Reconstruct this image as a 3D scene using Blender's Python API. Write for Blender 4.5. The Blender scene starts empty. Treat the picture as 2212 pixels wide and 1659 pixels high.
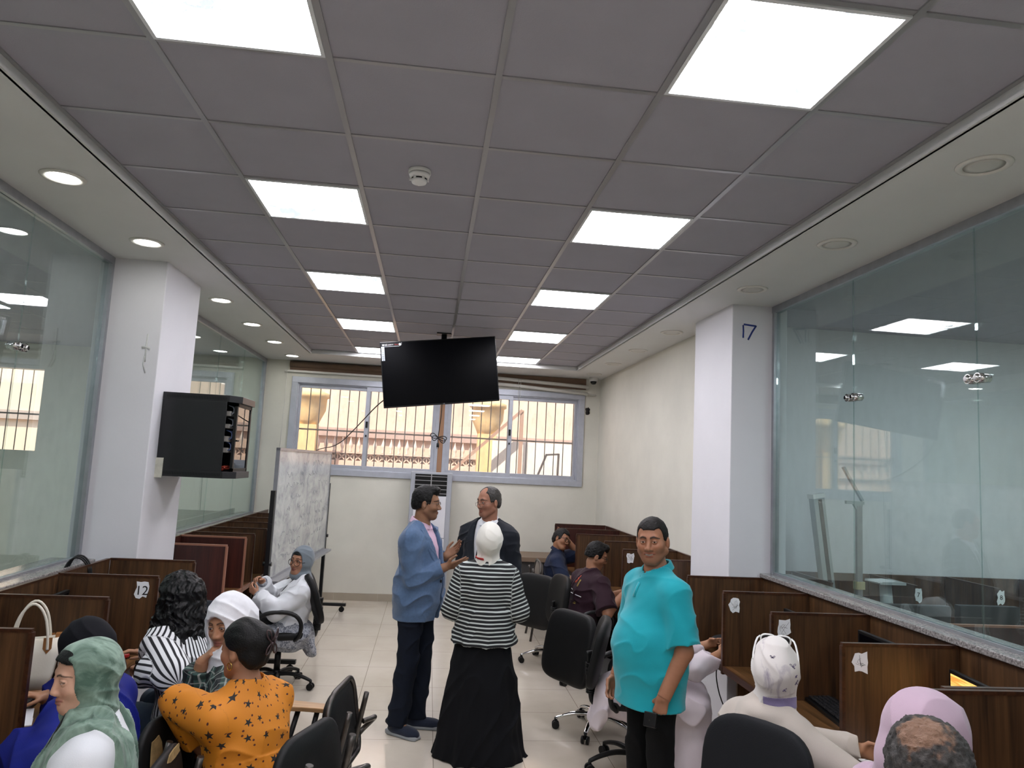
import bpy, bmesh, math, random
import numpy as np
from mathutils import Matrix, Vector, Euler
random.seed(7)
SC = bpy.context.scene
COL = SC.collection
PI = math.pi

# ---------------------------------------------------------------- camera, world, sun, exposure
cd = bpy.data.cameras.new('camera'); cam = bpy.data.objects.new('camera', cd); COL.objects.link(cam)
cd.sensor_fit = 'HORIZONTAL'; cd.sensor_width = 36.0
cd.lens = 36.0 * 1551.67 / 2212.0
cd.clip_start = 0.05; cd.clip_end = 300
cam.location = (0, 0, 1.953)
cam.rotation_euler = (1.68517621, -0.05003504, -0.11397838)
SC.camera = cam
SC.view_settings.view_transform = 'Standard'; SC.view_settings.look = 'None'
SC.view_settings.gamma = 1.0; SC.view_settings.use_curve_mapping = False
SC.view_settings.exposure = 2.22
SC.cycles.max_bounces = 12; SC.cycles.diffuse_bounces = 5; SC.cycles.glossy_bounces = 5
SC.cycles.transparent_max_bounces = 24; SC.cycles.transmission_bounces = 8
SC.cycles.use_denoising = True
SC.cycles.caustics_reflective = False; SC.cycles.caustics_refractive = False
SC.cycles.sample_clamp_indirect = 6.0

W = bpy.data.worlds.new('sky'); SC.world = W; W.use_nodes = True
wn = W.node_tree.nodes; wl = W.node_tree.links
bg = wn['Background']
sky = wn.new('ShaderNodeTexSky'); sky.sky_type = 'NISHITA'; sky.sun_disc = False
sky.sun_elevation = math.radians(52); sky.sun_rotation = math.radians(200)
wl.new(sky.outputs[0], bg.inputs[0]); bg.inputs[1].default_value = 0.11

sl = bpy.data.lights.new('sun', 'SUN'); sl.energy = 1.7; sl.angle = math.radians(0.6); sl.color = (1.0, 0.93, 0.82)
so = bpy.data.objects.new('sun', sl); COL.objects.link(so)
so.rotation_euler = Vector((0.30, 0.72, -1.0)).to_track_quat('-Z', 'Y').to_euler(); so.location = (0, -4, 12)

PANEL_POWER = 5.6      # radiance of the ceiling light panels
DOWN_POWER = 9.0       # radiance of the round downlights that are on

# ---------------------------------------------------------------- materials
def lin(c):
    if isinstance(c, str):
        c = tuple(int(c[i:i+2], 16) for i in (0, 2, 4))
    return tuple((v/255/12.92 if v/255 <= 0.04045 else ((v/255+0.055)/1.055)**2.4) for v in c)
def newmat(name):
    m = bpy.data.materials.new(name); m.use_nodes = True
    return m, m.node_tree.nodes, m.node_tree.links, m.node_tree.nodes['Principled BSDF']
def coords(n, l, scale=(1, 1, 1), kind='Object', rot=(0, 0, 0)):
    tc = n.new('ShaderNodeTexCoord'); mp = n.new('ShaderNodeMapping')
    mp.inputs['Scale'].default_value = scale; mp.inputs['Rotation'].default_value = rot
    l.new(tc.outputs[kind], mp.inputs['Vector']); return mp.outputs[0]
def noise(n, l, vec, scale, detail=3, rough=0.55, dist=0.0):
    t = n.new('ShaderNodeTexNoise'); t.inputs['Scale'].default_value = scale; t.inputs['Detail'].default_value = detail
    t.inputs['Roughness'].default_value = rough; t.inputs['Distortion'].default_value = dist
    if vec is not None: l.new(vec, t.inputs['Vector'])
    return t.outputs['Fac']
def ramp(n, l, fac, stops):
    r = n.new('ShaderNodeValToRGB'); e = r.color_ramp.elements
    while len(e) < len(stops): e.new(0.5)
    for k, (p, c) in enumerate(stops):
        e[k].position = p; e[k].color = (*c, 1)
    l.new(fac, r.inputs[0]); return r.outputs[0]
def math_(n, l, op, a, b=None, c=None, clamp=False):
    t = n.new('ShaderNodeMath'); t.operation = op; t.use_clamp = clamp
    for k, v in enumerate((a, b, c)):
        if v is None: continue
        if isinstance(v, (int, float)): t.inputs[k].default_value = v
        else: l.new(v, t.inputs[k])
    return t.outputs[0]
def mixc(n, l, fac, a, b):
    t = n.new('ShaderNodeMix'); t.data_type = 'RGBA'
    for sock, v in ((t.inputs[0], fac), (t.inputs[6], a), (t.inputs[7], b)):
        if isinstance(v, (int, float)): sock.default_value = v
        elif isinstance(v, tuple): sock.default_value = (*v, 1)
        else: l.new(v, sock)
    return t.outputs[2]
def bump(n, l, h, bsdf, strength=0.2, dist=0.01):
    b = n.new('ShaderNodeBump'); b.inputs['Strength'].default_value = strength; b.inputs['Distance'].default_value = dist
    l.new(h, b.inputs['Height']); l.new(b.outputs[0], bsdf.inputs['Normal'])
_mc = {}
def mat(name, col, rough=0.5, metal=0.0, var=0.0, vscale=8.0, bmp=0.0, bscale=60.0, spec=0.5, coat=0.0, sheen=0.0):
    if name in _mc: return _mc[name]
    m, n, l, b = newmat(name); c = lin(col)
    b.inputs['Base Color'].default_value = (*c, 1); b.inputs['Roughness'].default_value = rough
    b.inputs['Metallic'].default_value = metal; b.inputs['Specular IOR Level'].default_value = spec
    b.inputs['Coat Weight'].default_value = coat; b.inputs['Sheen Weight'].default_value = sheen
    if var or bmp:
        v = coords(n, l)
        if var:
            f = noise(n, l, v, vscale, 4)
            l.new(ramp(n, l, f, [(0.3, tuple(x*(1-var) for x in c)), (0.7, tuple(min(1, x*(1+var)) for x in c))]), b.inputs['Base Color'])
        if bmp: bump(n, l, noise(n, l, v, bscale, 2), b, bmp, 0.004)
    _mc[name] = m; return m
def wood(name, dark, light, axis='z', rough=0.42, scale=1.0):
    m, n, l, b = newmat(name)
    s = [26.0*scale]*3; s['xyz'.index(axis)] = 1.1*scale
    v = coords(n, l, tuple(s))
    f = noise(n, l, v, 1.6, 5, 0.6, 0.8)
    s2 = [5.0*scale]*3; s2['xyz'.index(axis)] = 0.5*scale
    g = noise(n, l, coords(n, l, tuple(s2)), 1.4, 3, 0.5, 1.6)
    mx = math_(n, l, 'ADD', math_(n, l, 'MULTIPLY', f, 0.62), math_(n, l, 'MULTIPLY', g, 0.38))
    d, t = lin(dark), lin(light)
    mid = tuple((p+q)/2 for p, q in zip(d, t))
    l.new(ramp(n, l, mx, [(0.34, d), (0.5, mid), (0.66, t)]), b.inputs['Base Color'])
    b.inputs['Roughness'].default_value = rough
    bump(n, l, f, b, 0.06, 0.002); return m
def emis(name, col, strength):
    m, n, l, b = newmat(name); c = lin(col)
    b.inputs['Base Color'].default_value = (*c, 1); b.inputs['Emission Color'].default_value = (*c, 1)
    b.inputs['Emission Strength'].default_value = strength; return m
def glass(name, tint, dust=0.03, refl=1.0):
    m, n, l, b = newmat(name)
    out = n['Material Output']; n.remove(b)
    tr = n.new('ShaderNodeBsdfTransparent'); tr.inputs[0].default_value = (*tint, 1)
    gl = n.new('ShaderNodeBsdfGlossy'); gl.inputs['Roughness'].default_value = 0.006; gl.inputs[0].default_value = (0.95, 1, 0.99, 1)
    df = n.new('ShaderNodeBsdfDiffuse'); df.inputs[0].default_value = (0.75, 0.78, 0.78, 1)
    lw = n.new('ShaderNodeLayerWeight'); lw.inputs[0].default_value = 0.5
    p5 = math_(n, l, 'POWER', lw.outputs['Facing'], 5.0)
    fr = math_(n, l, 'MULTIPLY_ADD', p5, 0.96, 0.042*refl)
    m1 = n.new('ShaderNodeMixShader'); m2 = n.new('ShaderNodeMixShader')
    v = coords(n, l, (3, 3, 1.2)); f = noise(n, l, v, 6.0, 6, 0.7)
    dd = math_(n, l, 'MULTIPLY', math_(n, l, 'POWER', f, 2.0), dust*3)
    l.new(dd, m1.inputs[0]); l.new(tr.outputs[0], m1.inputs[1]); l.new(df.outputs[0], m1.inputs[2])
    l.new(fr, m2.inputs[0]); l.new(m1.outputs[0], m2.inputs[1]); l.new(gl.outputs[0], m2.inputs[2])
    l.new(m2.outputs[0], out.inputs[0]); return m

# ---------------------------------------------------------------- mesh builder
def rotm(rx=0, ry=0, rz=0): return Euler((rx, ry, rz)).to_matrix().to_4x4()
def T(x, y, z): return Matrix.Translation((x, y, z))
def frame(p, q):
    d = (Vector(q)-Vector(p)); L = d.length
    return Matrix.Translation(Vector(p)) @ d.to_track_quat('Z', 'Y').to_matrix().to_4x4(), L
class MB:
    def __init__(s): s.v = []; s.f = []; s.m = []; s.s = []; s.M = Matrix()
    def add(s, vs, fs, m=0, smooth=False, M=None):
        b = len(s.v); A = s.M if M is None else s.M @ M
        s.v += [tuple(A @ Vector(p)) for p in vs]; s.f += [tuple(b+i for i in f) for f in fs]
        s.m += [m]*len(fs); s.s += [smooth]*len(fs); return s
    def box(s, lo, hi, m=0, M=None):
        (a, b, c), (d, e, f) = lo, hi
        vs = [(a,b,c),(d,b,c),(d,e,c),(a,e,c),(a,b,f),(d,b,f),(d,e,f),(a,e,f)]
        return s.add(vs, [(0,3,2,1),(4,5,6,7),(0,1,5,4),(1,2,6,5),(2,3,7,6),(3,0,4,7)], m, False, M)
    def cbox(s, c, d, m=0, M=None):
        return s.box([c[i]-d[i]/2 for i in range(3)], [c[i]+d[i]/2 for i in range(3)], m, M)
    def bar(s, p, q, w, h, m=0, roll=0.0):
        F, L = frame(p, q); return s.box((-w/2,-h/2,0), (w/2,h/2,L), m, F @ rotm(0,0,roll))
    def cyl(s, p, q, r, r2=None, n=16, m=0, smooth=True):
        F, L = frame(p, q); r2 = r if r2 is None else r2
        vs = [(r*math.cos(2*PI*i/n), r*math.sin(2*PI*i/n), 0) for i in range(n)] + [(r2*math.cos(2*PI*i/n), r2*math.sin(2*PI*i/n), L) for i in range(n)]
        s.add(vs, [(i,(i+1)%n,n+(i+1)%n,n+i) for i in range(n)], m, smooth, F)
        s.add(vs, [tuple(range(n))[::-1], tuple(range(n,2*n))], m, False, F); return s
    def lathe(s, prof, n=24, m=0, M=None, smooth=True):
        vs = [(r*math.cos(2*PI*i/n), r*math.sin(2*PI*i/n), z) for (r, z) in prof for i in range(n)]
        fs = [(k*n+i, k*n+(i+1)%n, (k+1)*n+(i+1)%n, (k+1)*n+i) for k in range(len(prof)-1) for i in range(n)]
        s.add(vs, fs, m, smooth, M)
        e = []
        if prof[0][0] > 1e-5: e.append(tuple(range(n))[::-1])
        if prof[-1][0] > 1e-5: e.append(tuple((len(prof)-1)*n+i for i in range(n)))
        if e: s.add(vs, e, m, False, M)
        return s
    def tube(s, pts, r, n=8, m=0, smoothpath=0, flat=1.0, closed=False, up=None):
        P = [Vector(p) for p in pts]
        for _ in range(smoothpath):
            Q = [P[0]] if not closed else []
            R = range(len(P)-1) if not closed else range(len(P))
            for i in R:
                a, b = P[i], P[(i+1) % len(P)]
                Q += [a*0.75+b*0.25, a*0.25+b*0.75]
            if not closed: Q.append(P[-1])
            P = Q
        N = len(P); rr = r if callable(r) else (lambda t: r)
        vs = []; nv = None
        for i in range(N):
            if closed: t = (P[(i+1)%N]-P[i-1])
            else: t = P[min(i+1,N-1)]-P[max(i-1,0)]
            t.normalize()
            if nv is None:
                nv = Vector(up) if up else t.orthogonal()
            nv = (nv - t*nv.dot(t))
            nv = nv.normalized() if nv.length > 1e-6 else t.orthogonal().normalized()
            bv = t.cross(nv); q = rr(i/max(1, N-1))
            vs += [tuple(P[i] + nv*(q*flat*math.cos(2*PI*k/n)) + bv*(q*math.sin(2*PI*k/n))) for k in range(n)]
        R = N if closed else N-1
        fs = [(i*n+k, i*n+(k+1)%n, ((i+1)%N)*n+(k+1)%n, ((i+1)%N)*n+k) for i in range(R) for k in range(n)]
        s.add(vs, fs, m, True)
        if not closed: s.add(vs, [tuple(range(n))[::-1], tuple((N-1)*n+k for k in range(n))], m, False)
        return s
    def cushion(s, w, d, t, e1=0.35, e2=0.3, bend=0.0, m=0, M=None, nu=40, nv=16, taper=0.0):
        sg = lambda x, e: math.copysign(abs(x)**e, x)
        vs = []; fs = []
        for j in range(nv+1):
            ph = -PI/2 + PI*j/nv; c, z = sg(math.cos(ph), e1), sg(math.sin(ph), e1)
            for i in range(nu):
                a = 2*PI*i/nu; x, y = w/2*c*sg(math.cos(a), e2), d/2*c*sg(math.sin(a), e2)
                x *= 1 - taper*(y/d+0.5)
                vs.append((x, y, t/2*z + bend*(2*x/w)**2))
        for j in range(nv):
            for i in range(nu): fs.append((j*nu+i, j*nu+(i+1)%nu, (j+1)*nu+(i+1)%nu, (j+1)*nu+i))
        return s.add(vs, fs, m, True, M)
    def prism(s, poly, z0, z1, m=0, M=None):
        n = len(poly); vs = [(x,y,z0) for x,y in poly]+[(x,y,z1) for x,y in poly]
        return s.add(vs, [tuple(range(n))[::-1], tuple(range(n,2*n))]+[(i,(i+1)%n,n+(i+1)%n,n+i) for i in range(n)], m, False, M)
    def build(s, name, mats, parent=None, bevel=0.0):
        me = bpy.data.meshes.new(name); me.from_pydata(s.v, [], s.f)
        if not isinstance(mats, (list, tuple)): mats = [mats]
        for x in mats: me.materials.append(x)
        me.polygons.foreach_set('material_index', s.m); me.polygons.foreach_set('use_smooth', s.s)
        bm = bmesh.new(); bm.from_mesh(me); bmesh.ops.remove_doubles(bm, verts=bm.verts, dist=1e-5) if not bevel else None
        bmesh.ops.recalc_face_normals(bm, faces=bm.faces); bm.to_mesh(me); bm.free()
        me.update()
        o = bpy.data.objects.new(name, me); COL.objects.link(o)
        if parent is not None: o.parent = parent
        if bevel:
            b = o.modifiers.new('b', 'BEVEL'); b.width = bevel; b.segments = 2; b.limit_method = 'ANGLE'; b.angle_limit = math.radians(50)
        return o
def tag(o, label=None, cat=None, group=None, kind=None):
    if label: o['label'] = label
    if cat: o['category'] = cat
    if group: o['group'] = group
    if kind: o['kind'] = kind
    return o
def thing(name, label, cat, loc=(0, 0, 0), rz=0.0, group=None):
    o = bpy.data.objects.new(name, None); o.empty_display_size = 0.1; COL.objects.link(o)
    o.location = loc; o.rotation_euler = (0, 0, rz)
    return tag(o, label, cat, group)
def struct(name, mb, m, parent=None, label=None, bevel=0.0):
    o = mb.build(name, m, parent, bevel); o['kind'] = 'structure'
    if parent is None: o['label'] = label or name.replace('_', ' '); o['category'] = name.split('_')[0]
    return o
KIDS = {}
def dup(root, loc=None, rz=None, label=None, group=None):
    kids = {}
    for o in COL.objects:
        if o.parent is not None: kids.setdefault(o.parent.name, []).append(o)
    def cp(o, par):
        c = o.copy(); COL.objects.link(c)
        if par is not None: c.parent = par
        for k in kids.get(o.name, []): cp(k, c)
        return c
    r = cp(root, None)
    if loc is not None: r.location = loc
    if rz is not None: r.rotation_euler = (0, 0, rz)
    if label: r['label'] = label
    if group: r['group'] = group
    return r
def text(name, body, size, M, m, parent=None, ext=0.0008):
    cu = bpy.data.curves.new('t', 'FONT'); cu.body = body; cu.size = size; cu.extrude = ext; cu.align_x = 'CENTER'; cu.align_y = 'CENTER'
    o = bpy.data.objects.new('t', cu); COL.objects.link(o)
    dg = bpy.context.evaluated_depsgraph_get(); me = bpy.data.meshes.new_from_object(o.evaluated_get(dg))
    bpy.data.objects.remove(o); bpy.data.curves.remove(cu)
    me.transform(M); me.materials.clear(); me.materials.append(m); me.name = name
    r = bpy.data.objects.new(name, me); COL.objects.link(r)
    if parent is not None: r.parent = parent
    return r
# ================================================================ SETTING
ZC, ZS = 3.353, 3.295          # tile ceiling, soffit underside
XL, XR, YE = -1.636, 1.932, 9.58
M_wall = mat('cream_paint', 'd8d6cb', 0.75, var=0.05, vscale=2.2, bmp=0.12, bscale=35)
M_col = mat('white_paint', 'dddde2', 0.6, var=0.03, vscale=1.6, bmp=0.12, bscale=40)
M_soffit = mat('soffit_paint', 'd6d7d6', 0.6, var=0.02, vscale=3)
M_tile = mat('ceiling_tile', 'a3a2ac', 0.85, var=0.025, vscale=5, bmp=0.15, bscale=180)
M_tbar = mat('tbar', 'a9a9ab', 0.32, metal=0.55)
M_alu = mat('aluminium', 'a7aab0', 0.35, metal=0.7, var=0.08, vscale=14)
M_alu2 = mat('aluminium_window', 'b4b8c2', 0.4, metal=0.35, var=0.06, vscale=10)
M_black = mat('black_plastic', '08090a', 0.45, spec=0.35)
M_blackm = mat('black_metal', '121316', 0.38, metal=0.1)
M_chrome = mat('chrome', 'd8d8d8', 0.08, metal=1.0)
M_white = mat('white_plastic', 'e2e2e0', 0.4)
M_paper = mat('paper', 'e9ebee', 0.7)
M_wood = wood('walnut_laminate', '2b1c11', '62442a', 'z')
M_woodx = wood('walnut_laminate_x', '2b1c11', '62442a', 'x')
M_woody = wood('walnut_edge', '25130a', '4f2f1c', 'y', 0.35)
M_desk = wood('desk_laminate', '46301b', '86603a', 'y', 0.3)
M_red = wood('mahogany_laminate', '270f0a', '4a2018', 'z')
M_edger = mat('pale_edge', '9a6a55', 0.4)
# floor
def floor_mat():
    m, n, l, b = newmat('floor_tile')
    v = coords(n, l, (1, 1, 1)); mp = n.new('ShaderNodeMapping'); mp.inputs['Location'].default_value = (0.453, 0.03, 0)
    l.new(v, mp.inputs[0])
    br = n.new('ShaderNodeTexBrick'); br.offset = 0.0; br.inputs['Scale'].default_value = 1.0
    br.inputs['Mortar Size'].default_value = 0.0022; br.inputs['Brick Width'].default_value = 0.6; br.inputs['Row Height'].default_value = 0.6
    br.inputs['Mortar Smooth'].default_value = 0.1
    l.new(mp.outputs[0], br.inputs['Vector'])
    f = noise(n, l, coords(n, l), 1.3, 5, 0.6)
    c = ramp(n, l, f, [(0.3, lin('c0b6a6')), (0.7, lin('d0c7b9'))])
    l.new(mixc(n, l, br.outputs['Fac'], c, lin('867c6e')), b.inputs['Base Color'])
    r = math_(n, l, 'MULTIPLY_ADD', noise(n, l, coords(n, l), 5, 4), 0.10, 0.05)
    l.new(r, b.inputs['Roughness']); b.inputs['Specular IOR Level'].default_value = 0.55
    return m
mb = MB(); mb.box((-7.2, -3.1, -0.1), (7.2, 10.6, 0.0)); struct('floor', mb, floor_mat(), label='glossy beige tiled floor of the whole room')
# ceiling: tiles, grid, soffit ring
mb = MB(); mb.box((XL, -3, ZC), (XR, YE, ZC+0.1)); ceil_o = struct('ceiling', mb, M_tile, label='suspended grey tile ceiling with metal grid')
mb = MB()
for i in range(5): mb.box((-1.038+0.6*i-0.012, -3, ZC-0.007), (-1.038+0.6*i+0.012, YE, ZC))
for j in range(-9, 12): mb.box((XL, 2.453+0.6*j-0.010, ZC-0.0045), (XR, 2.453+0.6*j+0.010, ZC))
for (a, b) in (((XL, -3, ZC-0.006), (XL+0.02, YE, ZC)), ((XR-0.02, -3, ZC-0.006), (XR, YE, ZC)), ((XL, YE-0.02, ZC-0.006), (XR, YE, ZC))): mb.box(a, b)
mb.build('ceiling_grid', M_tbar, ceil_o)
mb = MB()
mb.box((-2.42, -3, ZS), (XL, 10.42, ZC+0.1)); mb.box((XR, -3, ZS), (2.64, 10.42, ZC+0.1)); mb.box((XL, YE, ZS), (XR, 10.42, ZC+0.1))
for x in (XL, XR): mb.box((x-0.012, -3, ZS-0.0), (x+0.012, YE, ZS+0.014))
struct('trim_1', mb, M_soffit, label='cream plaster soffit band around the tile ceiling')
mb = MB(); mb.box((-7.3, -3.2, ZC+0.1), (7.3, 10.7, ZC+0.25)); struct('roof_slab', mb, M_soffit, label='slab above the ceiling')
# side rooms' ceilings
mb = MB(); mb.box((-7.2, -3, 3.30), (-2.42, 10.42, 3.45)); struct('ceiling_left_room', mb, M_tile, label='ceiling of the room behind the left glass')
mb = MB(); mb.box((2.64, -3, 3.30), (7.2, 6.1, 3.45)); struct('ceiling_right_room', mb, M_tile, label='ceiling of the room behind the right glass')
# end wall with window holes
def wall_with_holes(name, x0, x1, y0, y1, z1, holes, m, label):
    mb = MB(); xs = x0
    for (a, b, c, d) in sorted(holes):
        mb.box((xs, y0, 0), (a, y1, z1)); mb.box((a, y0, 0), (b, y1, c)); mb.box((a, y0, d), (b, y1, z1)); xs = b
    mb.box((xs, y0, 0), (x1, y1, z1)); return struct(name, mb, m, label=label)
WX0, WX1, WZ0, WZ1 = -1.99, 2.215, 1.715, 3.06
wall_with_holes('wall_back', -7.2, 2.6, 10.41, 10.60, 3.45, [(WX0, WX1, WZ0, WZ1), (-6.7, -5.3, 1.84, 2.95)], M_wall, 'cream end wall below and around the barred windows')
mb = MB(); mb.box((-7.3, -3.1, 0), (7.3, -3.0, 3.45)); struct('wall_front', mb, M_wall, label='wall behind the viewer')
mb = MB(); mb.box((-7.3, -3.0, 0), (-7.2, 10.6, 3.45)); struct('wall_outer_left', mb, M_wall, label='far wall of the left room')
mb = MB(); mb.box((7.2, -3.0, 0), (7.3, 6.1, 3.45)); struct('wall_outer_right', mb, M_wall, label='far wall of the right room')
mb = MB(); mb.box((2.62, 5.95, 0), (7.3, 6.1, 3.45)); struct('wall_right_room_end', mb, M_col, label='pale end wall seen through the right glass')
mb = MB(); mb.box((2.455, 6.06, 0), (2.62, 10.45, ZS+0.1)); struct('wall_right', mb, M_wall, label='plain cream right wall beyond the column')
mb = MB(); mb.box((2.27, 5.27, 0), (2.72, 6.06, ZS+0.02)); rc = struct('wall_right_column', mb, M_col, label='white square column at the right glass partition', bevel=0.006)
mb = MB()
def stroke(mb, pts, w, y): mb.tube([(x, y, z) for x, z in pts], w, 6, flat=1)
stroke(mb, [(2.357, 3.135), (2.36, 3.09), (2.358, 3.035)], 0.006, 5.2695)
stroke(mb, [(2.362, 3.142), (2.41, 3.138), (2.462, 3.134)], 0.007, 5.2695); stroke(mb, [(2.462, 3.136), (2.43, 3.085), (2.398, 3.022)], 0.007, 5.2695)
mb.build('painted_number', mat('blue_ink', '1c3480', 0.6), rc)
mb = MB(); mb.box((-2.42, 5.31, 0), (-1.96, 6.06, ZS+0.02)); lc = struct('wall_left_column', mb, M_col, label='white square column carrying the network cabinet', bevel=0.006)
mb = MB(); mb.tube([(-2.045, 5.3095, 2.76), (-2.048, 5.3095, 2.66), (-2.046, 5.3095, 2.56)], 0.006, 6); mb.tube([(-2.075, 5.309, 2.66), (-2.05, 5.309, 2.665), (-2.02, 5.309, 2.655)], 0.009, 6)
mb.tube([(-2.05, 5.3095, 2.6), (-2.055, 5.3095, 2.54), (-2.035, 5.3095, 2.48)], 0.006, 6); mb.build('plaster_smear', mat('smear', 'cfd1d0', 0.5), lc)
# low walls and sills under the glass
LG = lambda y: -2.352 + (5.31-y)*0.024      # left glass plane
def sheared(mb, x0, x1, y0, y1, z0, z1):    # box following the left glass plane
    vs = [(LG(y0)+x0, y0, z0), (LG(y0)+x1, y0, z0), (LG(y1)+x1, y1, z0), (LG(y1)+x0, y1, z0)]
    vs += [(a, b, z1) for a, b, _ in vs]
    mb.add(vs, [(0,3,2,1),(4,5,6,7),(0,1,5,4),(1,2,6,5),(2,3,7,6),(3,0,4,7)])
mb = MB(); sheared(mb, -0.14, 0.06, -3, 5.31, 0, 1.15); struct('wall_left', mb, M_col, label='low white wall under the left glass')
mb = MB(); mb.box((-2.53, 6.06, 0), (-2.34, 10.41, 1.12)); struct('wall_left_far', mb, M_col, label='low white wall under the far left glass')
mb = MB(); mb.box((2.56, -3, 0), (2.74, 5.27, 1.22)); struct('wall_right_low', mb, M_col, label='low wall under the right glass')
def granite():
    m, n, l, b = newmat('granite')
    f = noise(n, l, coords(n, l), 90, 5, 0.75)
    l.new(ramp(n, l, f, [(0.35, lin('4e4a49')), (0.5, lin('8a8684')), (0.68, lin('b3aeac'))]), b.inputs['Base Color'])
    b.inputs['Roughness'].default_value = 0.14; return m
M_gran = granite()
mb = MB(); sheared(mb, -0.16, 0.13, -3, 5.30, 1.15, 1.185); struct('trim_2', mb, M_gran, label='grey granite sill under the left glass', bevel=0.004)
mb = MB(); mb.box((-2.55, 6.06, 1.12), (-2.26, 10.41, 1.15)); struct('trim_3', mb, M_gran, label='grey granite sill under the far left glass', bevel=0.004)
mb = MB(); mb.box((2.512, -3, 1.222), (2.76, 5.27, 1.252)); struct('trim_4', mb, M_gran, label='speckled granite sill under the right glass', bevel=0.004)
# baseboards
M_base = mat('baseboard_tile', 'a69c8c', 0.35, var=0.04)
def segs(mb, x0, x1, y0, y1):
    x = x0
    while x < x1-0.01:
        e = min(x+0.6, x1); mb.box((x+0.001, y0, 0), (e-0.001, y1, 0.1)); x = e
mb = MB(); segs(mb, -2.4, 2.45, 10.397, 10.41); struct('baseboard_back', mb, M_base, label='beige tile skirting along the end wall')
# ---- glass partitions
M_glassL = glass('glass_left', (0.86, 0.93, 0.92), 0.045, 1.5); M_glassR = glass('glass_right', (0.82, 0.90, 0.89), 0.035, 1.7)
def fitting(par, x, y, z, s):
    for dy in (-0.032, 0.032):
        mb = MB(); mb.cyl((x-0.03, y+dy, z), (x+0.03, y+dy, z), 0.024, n=20); mb.cyl((x-0.042*1, y+dy, z), (x-0.03, y+dy, z), 0.012, 0.02, 16); mb.cyl((x+0.03, y+dy, z), (x+0.042, y+dy, z), 0.02, 0.012, 16)
        mb.build('glass_fitting', M_chrome, par)
p = thing('window_1', 'left glass partition of tall frameless panes near the viewer', 'glass partition', (0, 0, 0)); p['kind'] = 'structure'
mb = MB(); sheared(mb, -0.03, 0.03, -3, 5.31, 3.245, ZS); sheared(mb, -0.025, 0.03, 5.27, 5.309, 1.185, 3.25); sheared(mb, -0.02, 0.02, -3, 5.3, 1.185, 1.197); mb.build('frame', M_alu, p)
ys = [-3, -0.9, 0.18, 1.2, 2.22, 3.24, 4.26, 5.27]
for a, b in zip(ys[:-1], ys[1:]):
    mb = MB(); sheared(mb, -0.005, 0.005, a+0.002, b-0.002, 1.197, 3.245); mb.build('pane', M_glassL, p)
for y in ys[2:7]: fitting(p, LG(y), y, 2.48, 1)
p = thing('window_2', 'far left glass partition beyond the column', 'glass partition', (0, 0, 0)); p['kind'] = 'structure'
mb = MB(); mb.box((-2.425, 6.06, 3.245), (-2.37, 10.41, ZS)); mb.box((-2.425, 10.37, 1.15), (-2.37, 10.41, 3.25)); mb.box((-2.42, 6.06, 1.15), (-2.38, 10.4, 1.162)); mb.build('frame', M_alu, p)
ys = [6.06, 7.15, 8.25, 9.3, 10.37]
for a, b in zip(ys[:-1], ys[1:]):
    mb = MB(); mb.box((-2.405, a+0.002, 1.162), (-2.395, b-0.002, 3.245)); mb.build('pane', M_glassL, p)
p = thing('window_3', 'right glass partition of tall frameless panes', 'glass partition', (0, 0, 0)); p['kind'] = 'structure'
mb = MB(); mb.box((2.592, -3, 3.245), (2.648, 5.27, ZS)); mb.box((2.595, 5.235, 1.252), (2.645, 5.269, 3.25)); mb.box((2.60, -3, 1.252), (2.64, 5.24, 1.266)); mb.build('frame', M_alu, p)
ys = [-3, -0.9, 0.12, 1.14, 2.165, 3.19, 4.222, 5.235]
for a, b in zip(ys[:-1], ys[1:]):
    mb = MB(); mb.box((2.614, a+0.003, 1.266), (2.626, b-0.003, 3.245)); mb.build('pane', M_glassR, p)
for y in ys[2:7]: fitting(p, 2.62, y, 2.49, 1)
# ---- end windows: frame, sashes, panes
M_wglass = glass('window_glass', (0.93, 0.92, 0.90), 0.10, 1.0)
p = thing('window_4', 'aluminium sliding window of four panes in the end wall', 'window', (0, 0, 0)); p['kind'] = 'structure'
mb = MB()
def ring(mb, x0, x1, z0, z1, w, y0, y1):
    mb.box((x0, y0, z0), (x1, y1, z0+w)); mb.box((x0, y0, z1-w), (x1, y1, z1)); mb.box((x0, y0, z0+w), (x0+w, y1, z1-w)); mb.box((x1-w, y0, z0+w), (x1, y1, z1-w))
ring(mb, WX0-0.01, WX1+0.01, WZ0-0.01, WZ1+0.01, 0.085, 10.385, 10.53); ring(mb, WX0+0.07, WX1-0.07, WZ0+0.07, WZ1-0.07, 0.02, 10.41, 10.5)
mb.box((0.055, 10.40, WZ0+0.07), (0.105, 10.50, WZ1-0.07)); mb.box((0.175, 10.40, WZ0+0.07), (0.225, 10.50, WZ1-0.07))
mb.build('frame', M_alu2, p, bevel=0.004)
mb = MB(); mb.box((0.105, 10.41, WZ0+0.07), (0.175, 10.49, WZ1-0.07)); mb.build('timber_post', mat('tan_post', 'a0795c', 0.6), p)
for k, (a, b) in enumerate(((-1.92, -0.885), (-0.955, 0.06), (0.22, 1.165), (1.10, 2.14))):
    yy = 10.425 if k in (1, 2) else 10.465
    mb = MB(); ring(mb, a, b, WZ0+0.085, WZ1-0.085, 0.055, yy-0.015, yy+0.015); s = mb.build('sash', M_alu2, p, bevel=0.003)
    mb = MB(); mb.box((a+0.055, yy-0.003, WZ0+0.14), (b-0.055, yy+0.003, WZ1-0.14)); mb.build('pane', M_wglass, s)
for x in (-0.92, 1.13):
    mb = MB(); mb.cbox((x, 10.398, 2.44), (0.03, 0.03, 0.09)); mb.cbox((x, 10.39, 2.28), (0.02, 0.02, 0.03)); mb.build('latch', M_black, p)
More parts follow.
